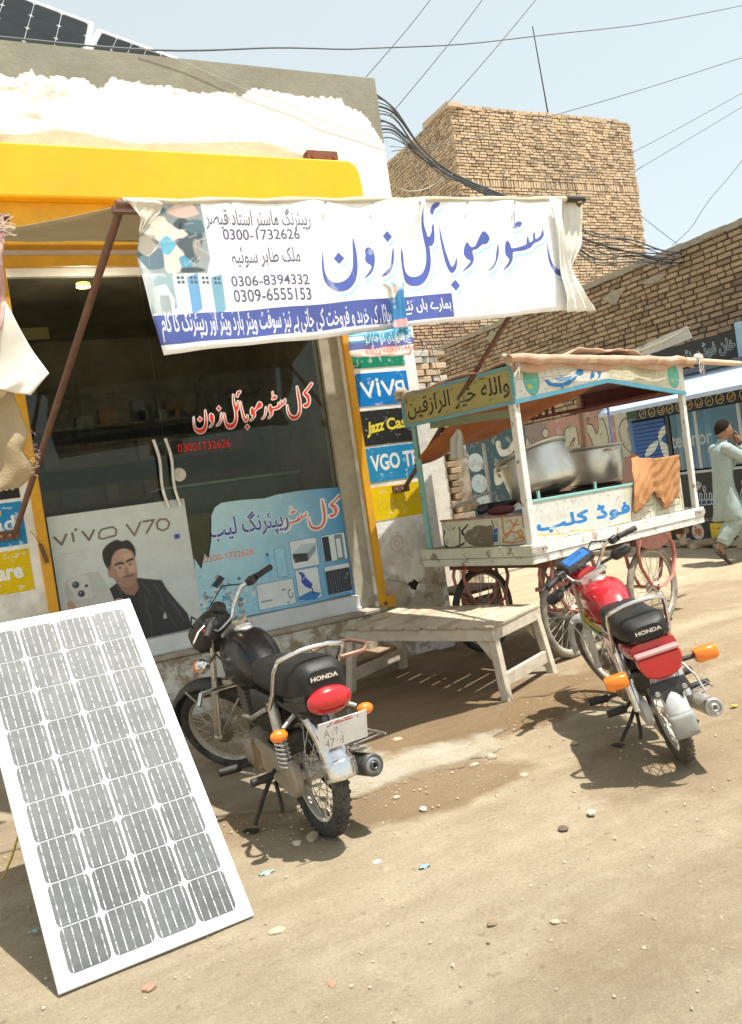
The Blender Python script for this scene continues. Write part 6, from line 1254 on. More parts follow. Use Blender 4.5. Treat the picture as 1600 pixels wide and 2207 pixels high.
q = MB(); q.ell((0, 0, .03), (.13, .09, .04), 14, 8); on_cart('maroon_rag', q, mat('maroon rag', (.12, .03, .035), .9, bump=.6, bscale=20), 'folded maroon rag lying on the left end rail of the cart', 'rag', (.22, .45, .355))
q = MB(); q.prism([(-.05, 0, 0), (.06, 0, 0), (.02, 0, .05)], (0, .03, 0)); on_cart('crumpled_paper', q, mat('white scrap', (.72, .72, .68), .7), 'small crumpled white paper beside the frying pan', 'paper', (.36, .40, .37))
q = MB(); q.bar((0, 0, 0), (.16, .02, .03), .012, .006); q.ell((.18, .02, .035), (.04, .025, .008), 10, 6); on_cart('steel_spoon', q, MT['steel'], 'steel spoon lying on the left end of the cart', 'spoon', (.05, .48, .37))
q = MB(); q.lathe([(.001, 0), (.05, 0), (.05, .09), (.001, .09)], n=14); q.bar((0, 0, .08), (.03, .0, .13), .01, .01); on_cart('red_box', q, mat('red tin', (.45, .05, .03), .5), 'small red tin between the two pots', 'tin', (1.30, .20, .12))
# ================================================================== MOTORCYCLES
CHR = mat('chrome', (.72, .72, .72), .16, 1.0, dirt=.35, dirtc=(.35, .30, .24), scale=14); CHRW = mat('dull chrome', (.58, .57, .54), .32, .9, dirt=.6, dirtc=(.34, .28, .20), scale=10)
BLKP = mat('black plastic', (.018, .018, .018), .45, dirt=.35, dirtc=(.16, .14, .11), scale=9); RUB = mat('black rubber', (.016, .016, .016), .6, dirt=.3, dirtc=(.12, .10, .08), scale=12)
ENG = mat('greasy engine', (.24, .215, .18), .55, .5, dirt=.8, dirtc=(.15, .10, .06), scale=9, bump=.4); ENG2 = mat('dusty casing', (.33, .29, .23), .55, .4, dirt=.8, dirtc=(.30, .20, .11), scale=6, bump=.2); IRONB = mat('black frame', (.022, .02, .018), .5, dirt=.55, dirtc=(.18, .13, .09), scale=10)
AMB = mat('amber lens', (.80, .20, .012), .22, coat=.5, var=.15, scale=30); REDL = mat('red lens', (.48, .012, .015), .18, coat=.6, var=.1, scale=20); VIN = mat('black vinyl', (.013, .014, .013), .45, spec=.35, dirt=.25, dirtc=(.09, .085, .075), scale=5, bump=.15, bscale=70)
RPNT = mat('red paint', (.42, .012, .022), .22, coat=.8, var=.08, dirt=.15, dirtc=(.35, .12, .10), scale=4); BPNT = mat('black paint', (.005, .005, .006), .25, spec=.35, coat=.12, dirt=.12, dirtc=(.06, .05, .04), scale=5)
FEND = mat('grey-white fender', (.60, .62, .63), .35, .3, dirt=.6, dirtc=(.40, .36, .28), scale=6)
def ssec(x, w_, z0, z1, n=20, p=2.6, yb=None):
    """closed section in the y-z plane: superellipse w_ wide between z0 and z1"""
    o = []; cz = (z0+z1)/2; hz = (z1-z0)/2
    for k in range(n):
        t = 2*math.pi*k/n; c, s = math.cos(t), math.sin(t)
        o.append(Vector((x, w_/2*math.copysign(abs(c)**(2/p), c), cz+hz*math.copysign(abs(s)**(2/p), s))))
    return o
def word_plate(s, w_, h_, c, bgc, name):
    a = canvas(300, int(300*h_/w_), bgc); hh = a.shape[0]; text(a, s, 10, hh*.18, 290, hh*.82, c, bold=.035); return printmat(name, a, .4)
def motorcycle(name, lab, loc, yaw, lean, steer, kind, scale=1.0):
    """local: x forward, y left, z up, origin where the rear tyre stands"""
    e = empty(name, loc); e.rotation_mode = 'XYZ'
    # lean to the left about the ground line, then turn
    e.rotation_euler = (Matrix.Rotation(yaw, 3, 'Z') @ Matrix.Rotation(-lean, 3, 'X')).to_euler(); e.scale = (scale,)*3
    tag(e, lab, 'motorcycle')
    red = kind == 'red'; WB = 1.20; rw = .295 if not red else .285; tr = .040 if not red else .035
    paint = RPNT if red else BPNT
    def B(n, q, m, par=e, **k): return q.build(n, m, par, **k)
    # wheels
    spoked('rear_wheel', e, (0, 0, rw), rw, tr, TYRM if not red else TYRR, (0, 1, 0), tread=46, nsp=36, hub_r=.055, hub_w=.05, ts=CHRW)
    # front assembly is turned about the steering axis
    ra = R(27); axd = Vector((-math.sin(ra), 0, math.cos(ra))); fo = Vector((WB+.055, 0, .02)); SR_ = Matrix.Rotation(steer, 3, axd)
    def ST(p): return SR_ @ (Vector(p)-fo)+fo
    fr_w = .285; fc = ST((WB, 0, fr_w)); fax = SR_ @ Vector((0, 1, 0))
    fwl = spoked('front_wheel', e, fc, fr_w, tr*.9, TYRM if not red else TYRR, fax, tread=0, nsp=36, hub_r=.06, hub_w=.045, ts=CHRW)
    q = MB(); q.lathe([(.001, .048), (.075, .046), (.078, .02), (.06, .0)], fc, fax, 20); q.build('brake_drum', ENG, fwl)
    for s in (-1, 1):
        lo, mid, hi = ST((WB-.01, s*.085, fr_w)), ST((WB-.13, s*.085, .56)), ST((WB-.29, s*.085, .885))
        q = MB(); q.tube([lo, mid], .023, 10); q.ell(lo, (.028, .028, .03), 8, 6); B('fork_leg', q, CHRW if not red else FEND)
        q = MB(); q.tube([mid, hi], .0165, 10); B('fork_tube', q, CHR if not red else CHRW)
    q = MB()
    for hh in (.62, .885):
        f_ = (hh-.02)*math.tan(ra); c0 = Vector((WB+.055-f_, 0, hh)); q.bar(ST(c0+Vector((.0, -.10, 0))), ST(c0+Vector((.0, .10, 0))), .05, .025); B('fork_clamp', q, CHRW); q = MB()
    # front mudguard
    def mg(c, r_, wd_, a0, a1, sq, dp=.035, n=18):
        secs = []
        for k in range(n+1):
            t = R(a0+(a1-a0)*k/n); 
            row = []
            for j in range(7):
                u = -1+2*j/6; rr_ = r_-dp*abs(u)**2.2; row.append(sq((c[0]+rr_*math.cos(t), wd_/2*u, c[2]+rr_*math.sin(t))))
            secs.append(row)
        q = MB(); q.loft(secs, cap=False, closed=False); return q
    q = mg((WB, 0, fr_w), fr_w+.045, .12, 5, 175, ST); B('front_mudguard', q, BLKP if not red else FEND, thick=.003)
    for s in (-1, 1): q = MB(); q.tube([ST((WB-.02, s*.07, fr_w)), ST((WB-.24, s*.062, fr_w+.20))], .006, 6); q.tube([ST((WB-.04, s*.075, fr_w+.10)), ST((WB+.08, s*.062, fr_w+.30))], .006, 6); B('mudguard_stay', q, CHRW)
    # headlamp and instruments
    if red:
        q = MB(); q.loft([[ST(v+Vector((0, 0, 0))) for v in ssec(x, w_, z0, z1, 14)] for x, w_, z0, z1 in ((.86, .15, .80, .93), (.92, .185, .765, .945), (1.00, .19, .75, .94), (1.03, .16, .77, .92))]); B('headlamp', q, RPNT)
        q = MB(); q.lathe([(.001, .012), (.05, .01), (.07, .0)], ST((1.03, 0, .845)), SR_ @ Vector((1, 0, 0)), 18); B('headlamp_glass', q, CHR)
        ic = ST((.90, 0, .99)); rotm = SR_ @ Euler((0, R(-32), 0)).to_matrix(); q = MB(); q.box(ic, (.105, .225, .055), rotm); hs = B('instrument_box', q, BLKP, bevel=.012)
        a = canvas(220, 110, (.02, .05, .13)); rect(a, 12, 10, 208, 100, (.03, .16, .45), 1, 8); 
        for k in range(9): line(a, [(26+k*18, 82-k*4), (26+k*18, 60-k*4)], 6, (.02, .05, .2), .8)
        text(a, '88', 120, 22, 170, 52, (.02, .04, .12)); text(a, '888', 60, 24, 104, 44, (.02, .05, .15))
        q = MB(); nrm = rotm @ Vector((0, 0, 1)); ux = rotm @ Vector((1, 0, 0)); uy = rotm @ Vector((0, 1, 0)); q.box(ic+nrm*.0285, (.082, .185, .002), rotm); o_ = ic+nrm*.0285+uy*.0925-ux*.041; q.build('display', printmat('blue display', a, .15), hs, uv=(o_, -uy*.185, ux*.082))
    else:
        q = MB(); q.lathe([(.001, -.11), (.06, -.10), (.085, -.05), (.092, 0), (.092, .02), (.001, .03)], ST((.98, 0, .86)), SR_ @ Vector((1, 0, -.05)), 22); B('headlamp', q, BLKP)
        q = MB(); q.loft([[ST(v) for v in ssec(x, w_, z0, z1, 16, 4)] for x, w_, z0, z1 in ((.88, .18, .87, .97), (.93, .23, .82, 1.00), (1.01, .23, .80, .98), (1.05, .19, .82, .95))]); B('lamp_cowl', q, mat('cracked black cowl', (.03, .03, .028), .5, dirt=.6, dirtc=(.12, .11, .09), scale=16, bump=.6, bscale=24), bevel=.004)
        for s in (-1, 1): q = MB(); q.lathe([(.001, .02), (.038, .02), (.042, 0), (.035, -.05), (.001, -.06)], ST((.90, s*.055, .985)), SR_ @ Vector((-.6, 0, .8)), 18); B('dial', q, BLKP)
    # handlebar
    hb = [(.775, s_*y_, z_) for s_, y_, z_ in ()]
    Lh = .37 if not red else .345
    hz = 1.035 if not red else 1.005
    pts = [(.70, Lh, hz-.005), (.745, Lh*.68, hz), (.80, Lh*.50, hz-.005), (.86, Lh*.32, hz-.09), (.865, .07, hz-.125), (.865, -.07, hz-.125), (.86, -Lh*.32, hz-.09), (.80, -Lh*.50, hz-.005), (.745, -Lh*.68, hz), (.70, -Lh, hz-.005)]
    sp = []
    for i in range(len(pts)-1):
        a_, b_ = Vector(pts[i]), Vector(pts[i+1]); sp += [a_.lerp(b_, k/3) for k in range(3)]
    sp.append(Vector(pts[-1])); q = MB(); q.tube([ST(p) for p in sp], .0115, 8); B('handlebar', q, CHR)
    for s in (-1, 1):
        g0, g1 = ST((.70-.004, s*Lh*1.01, hz-.006)), ST((.738, s*Lh*.70, hz)); q = MB(); q.tube([g0+(g0-g1)*.02, g0, (g0+g1)/2, g1, g1+(g1-g0)*.02], [.013, .0175, .0165, .0175, .022], 10); B('grip', q, RUB)
        c0 = ST((.752, s*Lh*.62, hz-.002)); q = MB(); q.box(c0, (.045, .055, .04), SR_); q.box(c0+Vector((0, 0, -.0)), (.02, .075, .02), SR_); B('switch_block', q, BLKP, bevel=.004)
        q = MB(); q.tube([ST((.785, s*Lh*.62, hz-.002)), ST((.80, s*Lh*.78, hz-.01)), ST((.775, s*Lh*1.04, hz-.02))], [.006, .0065, .005], 8); B('lever', q, CHRW if not red else BLKP)
        q = MB(); q.tube([ST((.79, s*Lh*.60, hz-.01)), ST((.90, s*Lh*.45, hz+.03)), ST((.99, s*.10, hz-.05)), ST((.97, s*.04, .75)), Vector((.80, s*.04, .62))], .0045, 6); B('cable', q, RUB)
    if not red:
        q = MB(); sp3 = ST((.775, .26, hz-.02)); q.box(sp3, (.02, .03, .012), SR_); B('red_switch', q, mat('red knob', (.6, .03, .02), .4))
    # front indicators
    for s in (-1, 1):
        if red:
            a0_ = ST((.93, s*.09, .885)); a1_ = ST((.87, s*.22, .89)); q = MB(); q.tube([a0_, a1_], .011, 8); B('indicator_stalk', q, BLKP)
            q = MB(); d = (a1_-a0_).normalized(); q.tube([a1_-d*.01, a1_+d*.005, a1_+d*.05, a1_+d*.10, a1_+d*.118], [.018, .034, .036, .032, .018], 12); B('front_indicator', q, BLKP)
        else:
            a0_ = ST((.93, s*.10, .80)); a1_ = ST((.93, s*.19, .79)); q = MB(); q.tube([a0_, a1_], .010, 8); B('indicator_stalk', q, CHRW); q = MB(); q.lathe([(.001, -.045), (.025, -.035), (.040, 0), (.040, .01)], a1_+Vector((0, s*.03, 0)), SR_ @ Vector((1, 0, 0)), 16); ii = B('front_indicator', q, CHR)
            q = MB(); q.lathe([(.040, -.001), (.036, .02), (.001, .028)], a1_+Vector((0, s*.03, 0))+SR_ @ Vector((.01, 0, 0)), SR_ @ Vector((1, 0, 0)), 16); q.build('lens', AMB, ii)
    # tank
    if red: tk = ((.36, .11, .66, .75), (.40, .17, .635, .80), (.50, .235, .61, .862), (.62, .27, .60, .885), (.74, .26, .61, .875), (.82, .20, .64, .85), (.86, .12, .68, .81))
    else: tk = ((.34, .12, .655, .75), (.40, .19, .63, .80), (.50, .225, .60, .87), (.62, .255, .585, .895), (.74, .245, .595, .89), (.83, .20, .63, .86), (.87, .11, .68, .81))
    q = MB(); q.loft([ssec(*t_, n=24, p=2.7) for t_ in tk]); tank = B('fuel_tank', q, paint)
    q = MB(); q.lathe([(.05, 0), (.052, .006), (.04, .014), (.001, .016)], (.66, 0, tk[3][3]-.005), (-.08, 0, 1), 20); q.build('filler_cap', CHRW, tank)
    if red:
        for s in (-1, 1):
            for k, (z, c_) in enumerate(((.655, (.62, .46, .02)), (.637, (.04, .20, .07)), (.62, (.6, .6, .56)))):
                q = MB(); q.tube([(.42, s*.117, z-.01), (.55, s*.1385, z+.015), (.70, s*.140, z+.03), (.80, s*.118, z+.04)], .010, 6, flat=.3); q.build('tank_stripe', mat('stripe %d' % k, c_, .4), tank)
    # seat
    if red: st_ = ((.40, .17, .685, .75), (.34, .215, .675, .79), (.22, .235, .665, .80), (.08, .235, .66, .795), (-.06, .235, .665, .805), (-.17, .225, .675, .81), (-.245, .19, .69, .79), (-.262, .13, .70, .77))
    else: st_ = ((.42, .155, .66, .74), (.34, .205, .65, .785), (.20, .225, .64, .80), (.06, .23, .635, .815), (-.08, .23, .64, .835), (-.19, .225, .65, .84), (-.265, .205, .665, .83), (-.285, .155, .685, .80))
    q = MB(); q.loft([ssec(*t_, n=24, p=3.6) for t_ in st_]); seat = B('seat', q, VIN)
    q = MB(); q.loft([[Vector((v.x, v.y*1.02, (st_[i][2]+.018) if v.z > st_[i][2]+.02 else v.z-.004)) for v in ssec(*st_[i], n=24, p=3.6)] for i in range(len(st_))], cap=False); q.build('seat_trim', BLKP, seat)
    wm = word_plate('HONDA', .15, .036, (.72, .70, .64), (.024, .024, .024), 'seat word '+kind); xb_ = -.2885 if not red else -.266; zb_ = .768 if not red else .742
    q = MB(); q.box((xb_+.001, 0, zb_), (.005, .135, .030), (0, R(-4), 0)); q.build('brand_plate', wm, seat, uv=((xb_, .0675, zb_-.015), (0, -.135, 0), (0, 0, .030)))
    # grab rail
    gw, gz, gx = (.155, .875, -.20) if not red else (.145, .86, -.16)
    q = MB(); path = [(.02, gw, .62), (-.06, gw, .70), (-.12, gw, .80), (gx+.01, gw*.97, gz-.015), (gx-.02, gw*.80, gz), (gx-.03, gw*.4, gz+.012), (gx-.032, 0, gz+.015), (gx-.03, -gw*.4, gz+.012), (gx-.02, -gw*.80, gz), (gx+.01, -gw*.97, gz-.015), (-.12, -gw, .80), (-.06, -gw, .70), (.02, -gw, .62)]
    q.tube(path, .0115, 8); B('grab_rail', q, CHR)
    # rear mudguard
    idt = lambda p: Vector(p)
    q = mg((0, 0, rw), rw+.05, .112 if red else .14, 35 if not red else 60, 166 if not red else 174, idt, .022 if red else .045, 20); B('rear_mudguard', q, FEND if red else CHR, thick=.003)
    if red:
        q = mg((0, 0, rw), rw+.056, .118, 170, 189, idt, .008, 5); B('mud_flap', q, mat('grey flap', (.27, .28, .27), .55, dirt=.5, dirtc=(.4, .34, .26), scale=9), thick=.004)
    else:
        q = mg((0, 0, rw), rw+.056, .15, 158, 172, idt, .045, 5); B('mud_flap', q, CHR, thick=.004)
    # tail lamp
    if red:
        tp = [(-.245, .105, .63), (-.245, -.105, .63), (-.25, -.103, .585), (-.255, -.08, .535), (-.258, -.03, .517), (-.258, .03, .517), (-.255, .08, .535), (-.25, .103, .585)]
        q = MB(); q.prism([(-.245, y, z) for x, y, z in tp], (-.055, 0, 0)); tl_m = B('tail_lamp', q, REDL, bevel=.008)
        q = MB(); q.box((-.275, 0, .642), (.055, .208, .018)); q.build('lamp_hood', mat('pink hood', (.55, .28, .26), .4), tl_m, bevel=.004)
        q = MB(); q.loft([ssec(-.02, .24, .60, .675, 16, 4), ssec(-.15, .245, .60, .685, 16, 4), ssec(-.245, .22, .615, .69, 16, 4)]); B('tail_cowl', q, RPNT)
    else:
        q = MB(); q.ell((-.30, 0, .672), (.048, .102, .060), 24, 14, rot=(0, R(-8), 0)); tl_m = B('tail_lamp', q, REDL)
        q = MB(); q.loft([ssec(-.05, .22, .60, .68, 16, 4), ssec(-.18, .23, .61, .70, 16, 4), ssec(-.27, .20, .62, .75, 16, 4)]); B('tail_cowl', q, BLKP)
        a = canvas(300, 190, (.66, .66, .66)); rect(a, 70, 10, 230, 34, (.45, .08, .10)); text(a, 'PUNJAB', 90, 12, 210, 32, (.7, .7, .7)); text(a, 'AVN', 30, 52, 140, 104, (.22, .22, .24)); text(a, '4728', 36, 118, 150, 170, (.25, .25, .27)); disc(a, 60, 36, 9, 9, (.3, .3, .3)); disc(a, 240, 28, 9, 9, (.3, .3, .3)); wear(a, .5, (.70, .70, .70), 40, 111, .85)
        q = MB(); q.box((-.352, -.015, .545), (.004, .225, .125), (0, R(-14), 0)); pl_o = B('number_plate', q, printmat('plate print', a, .35), bevel=.001, uv=((-.35, .0975, .48), (0, -.225, 0), (0, 0, .13)))
        q = MB(); q.bar((-.33, .05, .62), (-.345, .05, .58), .02, .01); q.bar((-.33, -.06, .62), (-.345, -.06, .58), .02, .01); q.build('plate_bracket', BLKP, pl_o)
    # rear indicators
    for s in (-1, 1):
        if red:
            q = MB(); q.cyl((-.235, s*.09, .555), (-.24, s*.165, .555), .012, n=8); q.build('indicator_stalk', BLKP, e); q = MB(); q.loft([[Vector((v.y-.25, s*(.165+k_*.105), v.z)) for v in ssec(0, w_, .555-h_, .555+h_, 14, 5)] for k_, w_, h_ in ((0, .055, .028), (.15, .075, .033), (.85, .075, .033), (1, .055, .026))]); B('rear_indicator', q, AMB)
        else:
            q = MB(); q.cyl((-.15, s*.11, .61), (-.17, s*.175, .575), .010, n=8); q.build('indicator_stalk', CHRW, e); q = MB(); q.ell((-.19, s*.205, .555), (.028, .040, .027), 18, 10); B('rear_indicator', q, AMB)
    if red:
        q = MB(); q.prism([(-.27, .085, .50), (-.27, -.085, .50), (-.285, -.10, .44), (-.29, -.05, .43), (-.295, -.04, .385), (-.295, .04, .385), (-.29, .05, .43), (-.285, .10, .44)], (-.008, 0, 0)); B('plate_bracket', q, BLKP, bevel=.002)
        q = MB(); q.cyl((-.30, .065, .455), (-.31, .065, .455), .012, n=10); q.cyl((-.30, -.065, .455), (-.31, -.065, .455), .012, n=10); B('reflector', q, mat('grey reflector', (.35, .35, .34), .4))
    # side cover, frame, swing arm
    for s in (-1, 1):
        q = MB(); q.loft([[Vector((v.x, s*(.10+max(0, (v.y)*.0)), v.z)) if 0 else Vector((v.x, s*.115+v.y*.18, v.z)) for v in ssec(x, .1, z0, z1, 14, 3.5)] for x, z0, z1 in ((.06, .52, .64), (.12, .47, .655), (.28, .46, .66), (.36, .50, .65))]); B('side_cover', q, paint)
        q = MB(); q.tube([(0, s*.095, rw), (.20, s*.085, .33), (.42, s*.07, .36)], .018, 8); B('swing_arm', q, IRONB if not red else CHRW)
        top_, bot_ = Vector((.065, s*.125, .635)), Vector((-.005, s*.125, rw+.02))
        if red:
            q = MB(); q.tube([top_, bot_.lerp(top_, .42)], .030, 14); q.tube([bot_.lerp(top_, .42), bot_], .024, 12); B('shock_absorber', q, CHR)
        else:
            sh_ = MB(); sh_.tube([top_, top_.lerp(bot_, .45)], .025, 12); sh_.tube([top_.lerp(bot_, .4), bot_], .010, 8); so = B('shock_absorber', sh_, CHRW)
            q = MB(); hp = []
            for k in range(8*12+1): t = k/12*2*math.pi; p = top_.lerp(bot_, .42+.48*k/96); hp.append(p+Vector((math.cos(t)*.030, math.sin(t)*.030, 0)))
            q.tube(hp, .0055, 5); q.build('spring', CHR, so)
    q = MB()
    for s in (-1, 1):
        q.tube([(.86, 0, .78), (.60, s*.03, .68), (.30, s*.08, .64), (.0, s*.10, .63), (-.22, s*.09, .61)], .014, 7); q.tube([(.10, s*.09, .62), (.30, s*.08, .40), (.34, s*.07, .28)], .013, 7); q.tube([(.42, s*.06, .26), (.62, s*.05, .24), (.80, s*.02, .48), (.87, 0, .74)], .013, 7)
    q.tube([(.85, 0, .83), (.91, 0, .70)], .028, 10); B('frame', q, IRONB)
    # engine
    q = MB(); q.loft([[Vector((v.y*1+.44, s_, v.z)) for v in ssec(0, w_, .235-h_*.0, .235+h_, 18, 3)] for s_, w_, h_ in ((-.115, .20, .16), (-.085, .27, .19), (.085, .27, .19), (.125, .20, .16))]); eng = B('engine', q, ENG)
    for s in (-1, 1): q = MB(); q.lathe([(.001, .035), (.06, .032), (.075, .015), (.078, 0)], (.50 if s > 0 else .42, s*.105, .31), (0, s, 0), 22); q.build('engine_cover', ENG2, eng)
    for k in range(9): q = MB(); cc_ = Vector((.60, 0, .44)).lerp(Vector((.65, 0, .60)), k/8) if not red else Vector((.60, 0, .33)).lerp(Vector((.76, 0, .36)), k/8); q.box(cc_, (.135, .16, .007) if not red else (.007, .15, .12), (0, R(-15), 0)); q.build('cooling_fin', ENG, eng)
    q = MB(); q.box((.625, 0, .52) if not red else (.68, 0, .345), (.09, .10, .19) if not red else (.18, .09, .09), (0, R(-15), 0)); q.box((.655, 0, .625) if not red else (.79, 0, .365), (.11, .12, .05), (0, R(-15), 0)); q.build('cylinder_block', ENG, eng)
    q = MB(); q.box((.47, 0, .50), (.06, .07, .10)); q.cyl((.47, 0, .52), (.30, 0, .54), .028, n=10); B('carburettor', q, ENG2)
    BRZ = mat('bronze casting', (.30, .21, .12), .45, .6, dirt=.7, dirtc=(.10, .07, .05), scale=14, bump=.3)
    for s in (-1, 1):
        for (x_, z_, r_) in ((.36, .27, .022), (.56, .28, .020), (.52, .385, .018), (.36, .37, .018)): q = MB(); q.cyl((x_, s*.10, z_), (x_, s*.135, z_), r_*.6, n=8); q.build('engine_bolt', CHRW, eng)
        q = MB(); q.loft([[Vector((v.y+.40, s*k_, v.z)) for v in ssec(0, w_, .25, .37, 16, 4)] for k_, w_ in ((.11, .19), (.128, .18), (.134, .14))]); q.build('side_casing', BRZ, eng)
        q = MB(); q.tube([(.30, s*.06, .60), (.40, s*.10, .56), (.52, s*.09, .50), (.58, s*.05, .58)], .006, 6); q.build('hose', RUB, eng)
    q = MB(); q.box((.20, 0, .50), (.16, .15, .16)); q.box((.12, .0, .42), (.10, .17, .10)); B('battery_box', q, IRONB, bevel=.01)
    # chain case and exhaust
    if not red:
        q = MB(); pr_ = []
        for k in range(13): t = R(90+180*k/12); pr_.append((.0+.085*math.cos(t), .088, rw+.085*math.sin(t)))
        pr_ = [(.40, .088, .40)]+pr_+[(.40, .088, .27)]; q.prism(pr_, (0, .045, 0)); B('chain_case', q, ENG2, bevel=.012)
    else:
        q = MB(); pr_ = []
        for k in range(13): t = R(90+180*k/12); pr_.append((.0+.07*math.cos(t), .078, rw+.07*math.sin(t)))
        pr_ = [(.36, .078, .36)]+pr_+[(.36, .078, .26)]; q.prism(pr_, (0, .035, 0)); B('chain_case', q, FEND, bevel=.010)
    q = MB(); q.lathe([(.001, .03), (.06, .03), (.066, .005), (.066, 0)], (0, -.055, rw), (0, -1, 0), 22); B('rear_brake_drum', q, ENG2)
    ex = [(.72, -.03, .50), (.78, -.07, .40), (.74, -.115, .25), (.60, -.13, .20), (.40, -.14, .20), (.22, -.155, .235)] if not red else [(.80, -.03, .34), (.84, -.08, .26), (.74, -.12, .18), (.50, -.13, .17), (.30, -.15, .21)]
    q = MB(); q.tube(ex, .018, 10); B('exhaust_pipe', q, CHRW)
    m0_, m1_ = (Vector((.24, -.16, .235)), Vector((-.23, -.185, .315))) if not red else (Vector((.30, -.155, .215)), Vector((-.24, -.175, .29)))
    d = (m1_-m0_).normalized(); L_ = (m1_-m0_).length; mr_ = .050 if not red else .045
    q = MB(); q.lathe([(.018, 0), (.03, .03), (mr_*.92, .12), (mr_, L_*.5), (mr_, L_-.03), (mr_*.97, L_-.005), (mr_*.80, L_), (mr_*.72, L_-.004), (mr_*.70, L_-.012), (.019, L_-.012), (.018, L_+.012), (.012, L_+.012), (.011, L_-.03), (.001, L_-.03)], m0_, d, 26); mf = B('muffler', q, mat('sooty muffler', (.10, .105, .10), .4, .6, dirt=.5, dirtc=(.05, .045, .04), scale=6) if not red else CHRW)
    if not red: q = MB(); q.lathe([(mr_*.45, -.0), (mr_*.95, -.006), (mr_*1.0, -.012)], m1_, d, 26); q.build('tail_ring', mat('muffler ring', (.26, .27, .27), .4, .7), mf); q = MB(); q.bar(m0_.lerp(m1_, .3)+Vector((0, 0, mr_+.012)), m1_+Vector((.04, 0, mr_+.012)), .045, .006); q.build('heat_shield', CHRW, mf)
    # pegs, stands, pedals
    for s in (-1, 1):
        q = MB(); q.tube([(.50, s*.10, .255), (.50, s*.19, .25)], .010, 8); B('peg_arm', q, IRONB); q = MB(); q.tube([(.50, s*.19, .25), (.505, s*.30, .255)], [.021, .020], 10); B('foot_peg', q, RUB)
        q = MB(); q.tube([(.22, s*.10, .30), (.10, s*.17, .30)], .009, 8); B('peg_arm', q, IRONB); q = MB(); q.tube([(.10, s*.17, .30), (.095, s*.27, .30)], [.019, .018], 10); B('foot_peg', q, RUB)
    q = MB(); q.tube([(.44, .13, .21), (.58, .17, .20), (.66, .19, .21)], .008, 8); q.cyl((.66, .175, .21), (.66, .23, .21), .012, n=8); B('gear_pedal', q, CHRW)
    Rm_ = e.rotation_euler.to_matrix(); hz_g = 0
    fx2, fy2 = .46, .19
    # where the side stand's foot meets the ground in bike space (leaned to the left)
    pf = Vector((.30, .24, math.tan(lean)*.24+.006)); q = MB(); q.tube([(.40, .07, .20), (.36, .14, .13), (.31, .225, math.tan(lean)*.225+.02)], [.012, .011, .010], 8); q.bar(pf+Vector((-.03, -.01, 0)), pf+Vector((.03, .035, 0)), .035, .006); B('side_stand', q, IRONB)
    q = MB(); q.tube([(.28, -.10, .20), (.16, -.13, .13), (.10, -.15, .12)], .010, 8); q.tube([(.28, .10, .20), (.16, .13, .14), (.10, .15, .13)], .010, 8); q.cyl((.28, -.10, .20), (.28, .10, .20), .011, n=8); B('centre_stand', q, IRONB)
    if not red:       # sari guard / carrier bars seen beyond the seat
        q = MB(); q.tube([(-.12, -.16, .79), (-.16, -.26, .80), (-.05, -.34, .80), (.16, -.36, .79), (.26, -.30, .78), (.28, -.2, .76)], .010, 8); B('side_carrier', q, mat('rusty chrome', (.34, .19, .14), .4, .6, dirt=.5, dirtc=(.2, .09, .05), scale=12))
        q = MB(); q.cyl((.0, -.17, .61), (-.03, -.22, .60), .02, n=10); B('helmet_lock', q, CHR)
        q = MB()
        for k in range(4): q.tube([(.04-k*.05, -.16, .39), (.02-k*.05, -.22, .40), (-.02-k*.05, -.27, .42)], .004, 6)
        q.tube([(.08, -.25, .41), (-.22, -.27, .43)], .005, 6); B('wire_guard', q, CHRW)
        q = MB(); q.tube([(.40, .16, .52), (.25, .165, .54), (.10, .15, .60)], .012, 8); B('side_trim', q, CHR)
        q = MB(); q.tube([(.92, -.21, .56), (.92, .21, .56)], .0135, 8); q.tube([(.92, .21, .56), (.90, .24, .50)], .0135, 8); q.tube([(.92, .0, .56), (.78, 0, .50)], .012, 8); B('crash_bar', q, CHR)
    else:
        q = MB(); q.tube([(.08, -.16, .46), (.02, -.20, .38), (-.02, -.21, .30)], .007, 6); q.tube([(-.02, -.21, .30), (.12, -.20, .25)], .007, 6)
        for k in range(5): q.tube([(.12-k*.035, -.17, .30), (.12-k*.035, -.25, .31)], .003, 5)
        q.tube([(.15, -.25, .31), (-.05, -.25, .32)], .004, 5); B('wire_guard', q, CHRW)
    return e
TYRM = mat('bike tyre', (.035, .034, .032), .8, dirt=.55, dirtc=(.20, .18, .145), scale=7, bump=.3, bscale=50); TYRR = mat('dusty bike tyre', (.07, .062, .05), .85, dirt=.9, dirtc=(.30, .25, .185), scale=5, bump=.3, bscale=50)
motorcycle('motorcycle', 'black motorcycle with round red tail lamp and white number plate, parked beside the solar panel', (1.206, 3.378, 0), R(91.95), R(1.5), R(42), 'black', .985)
motorcycle('motorcycle', 'red motorcycle with amber square indicators, leaning on its side stand in the sun', (2.85, 2.86, 0), R(59.6), R(11.5), R(24), 'red', .945)
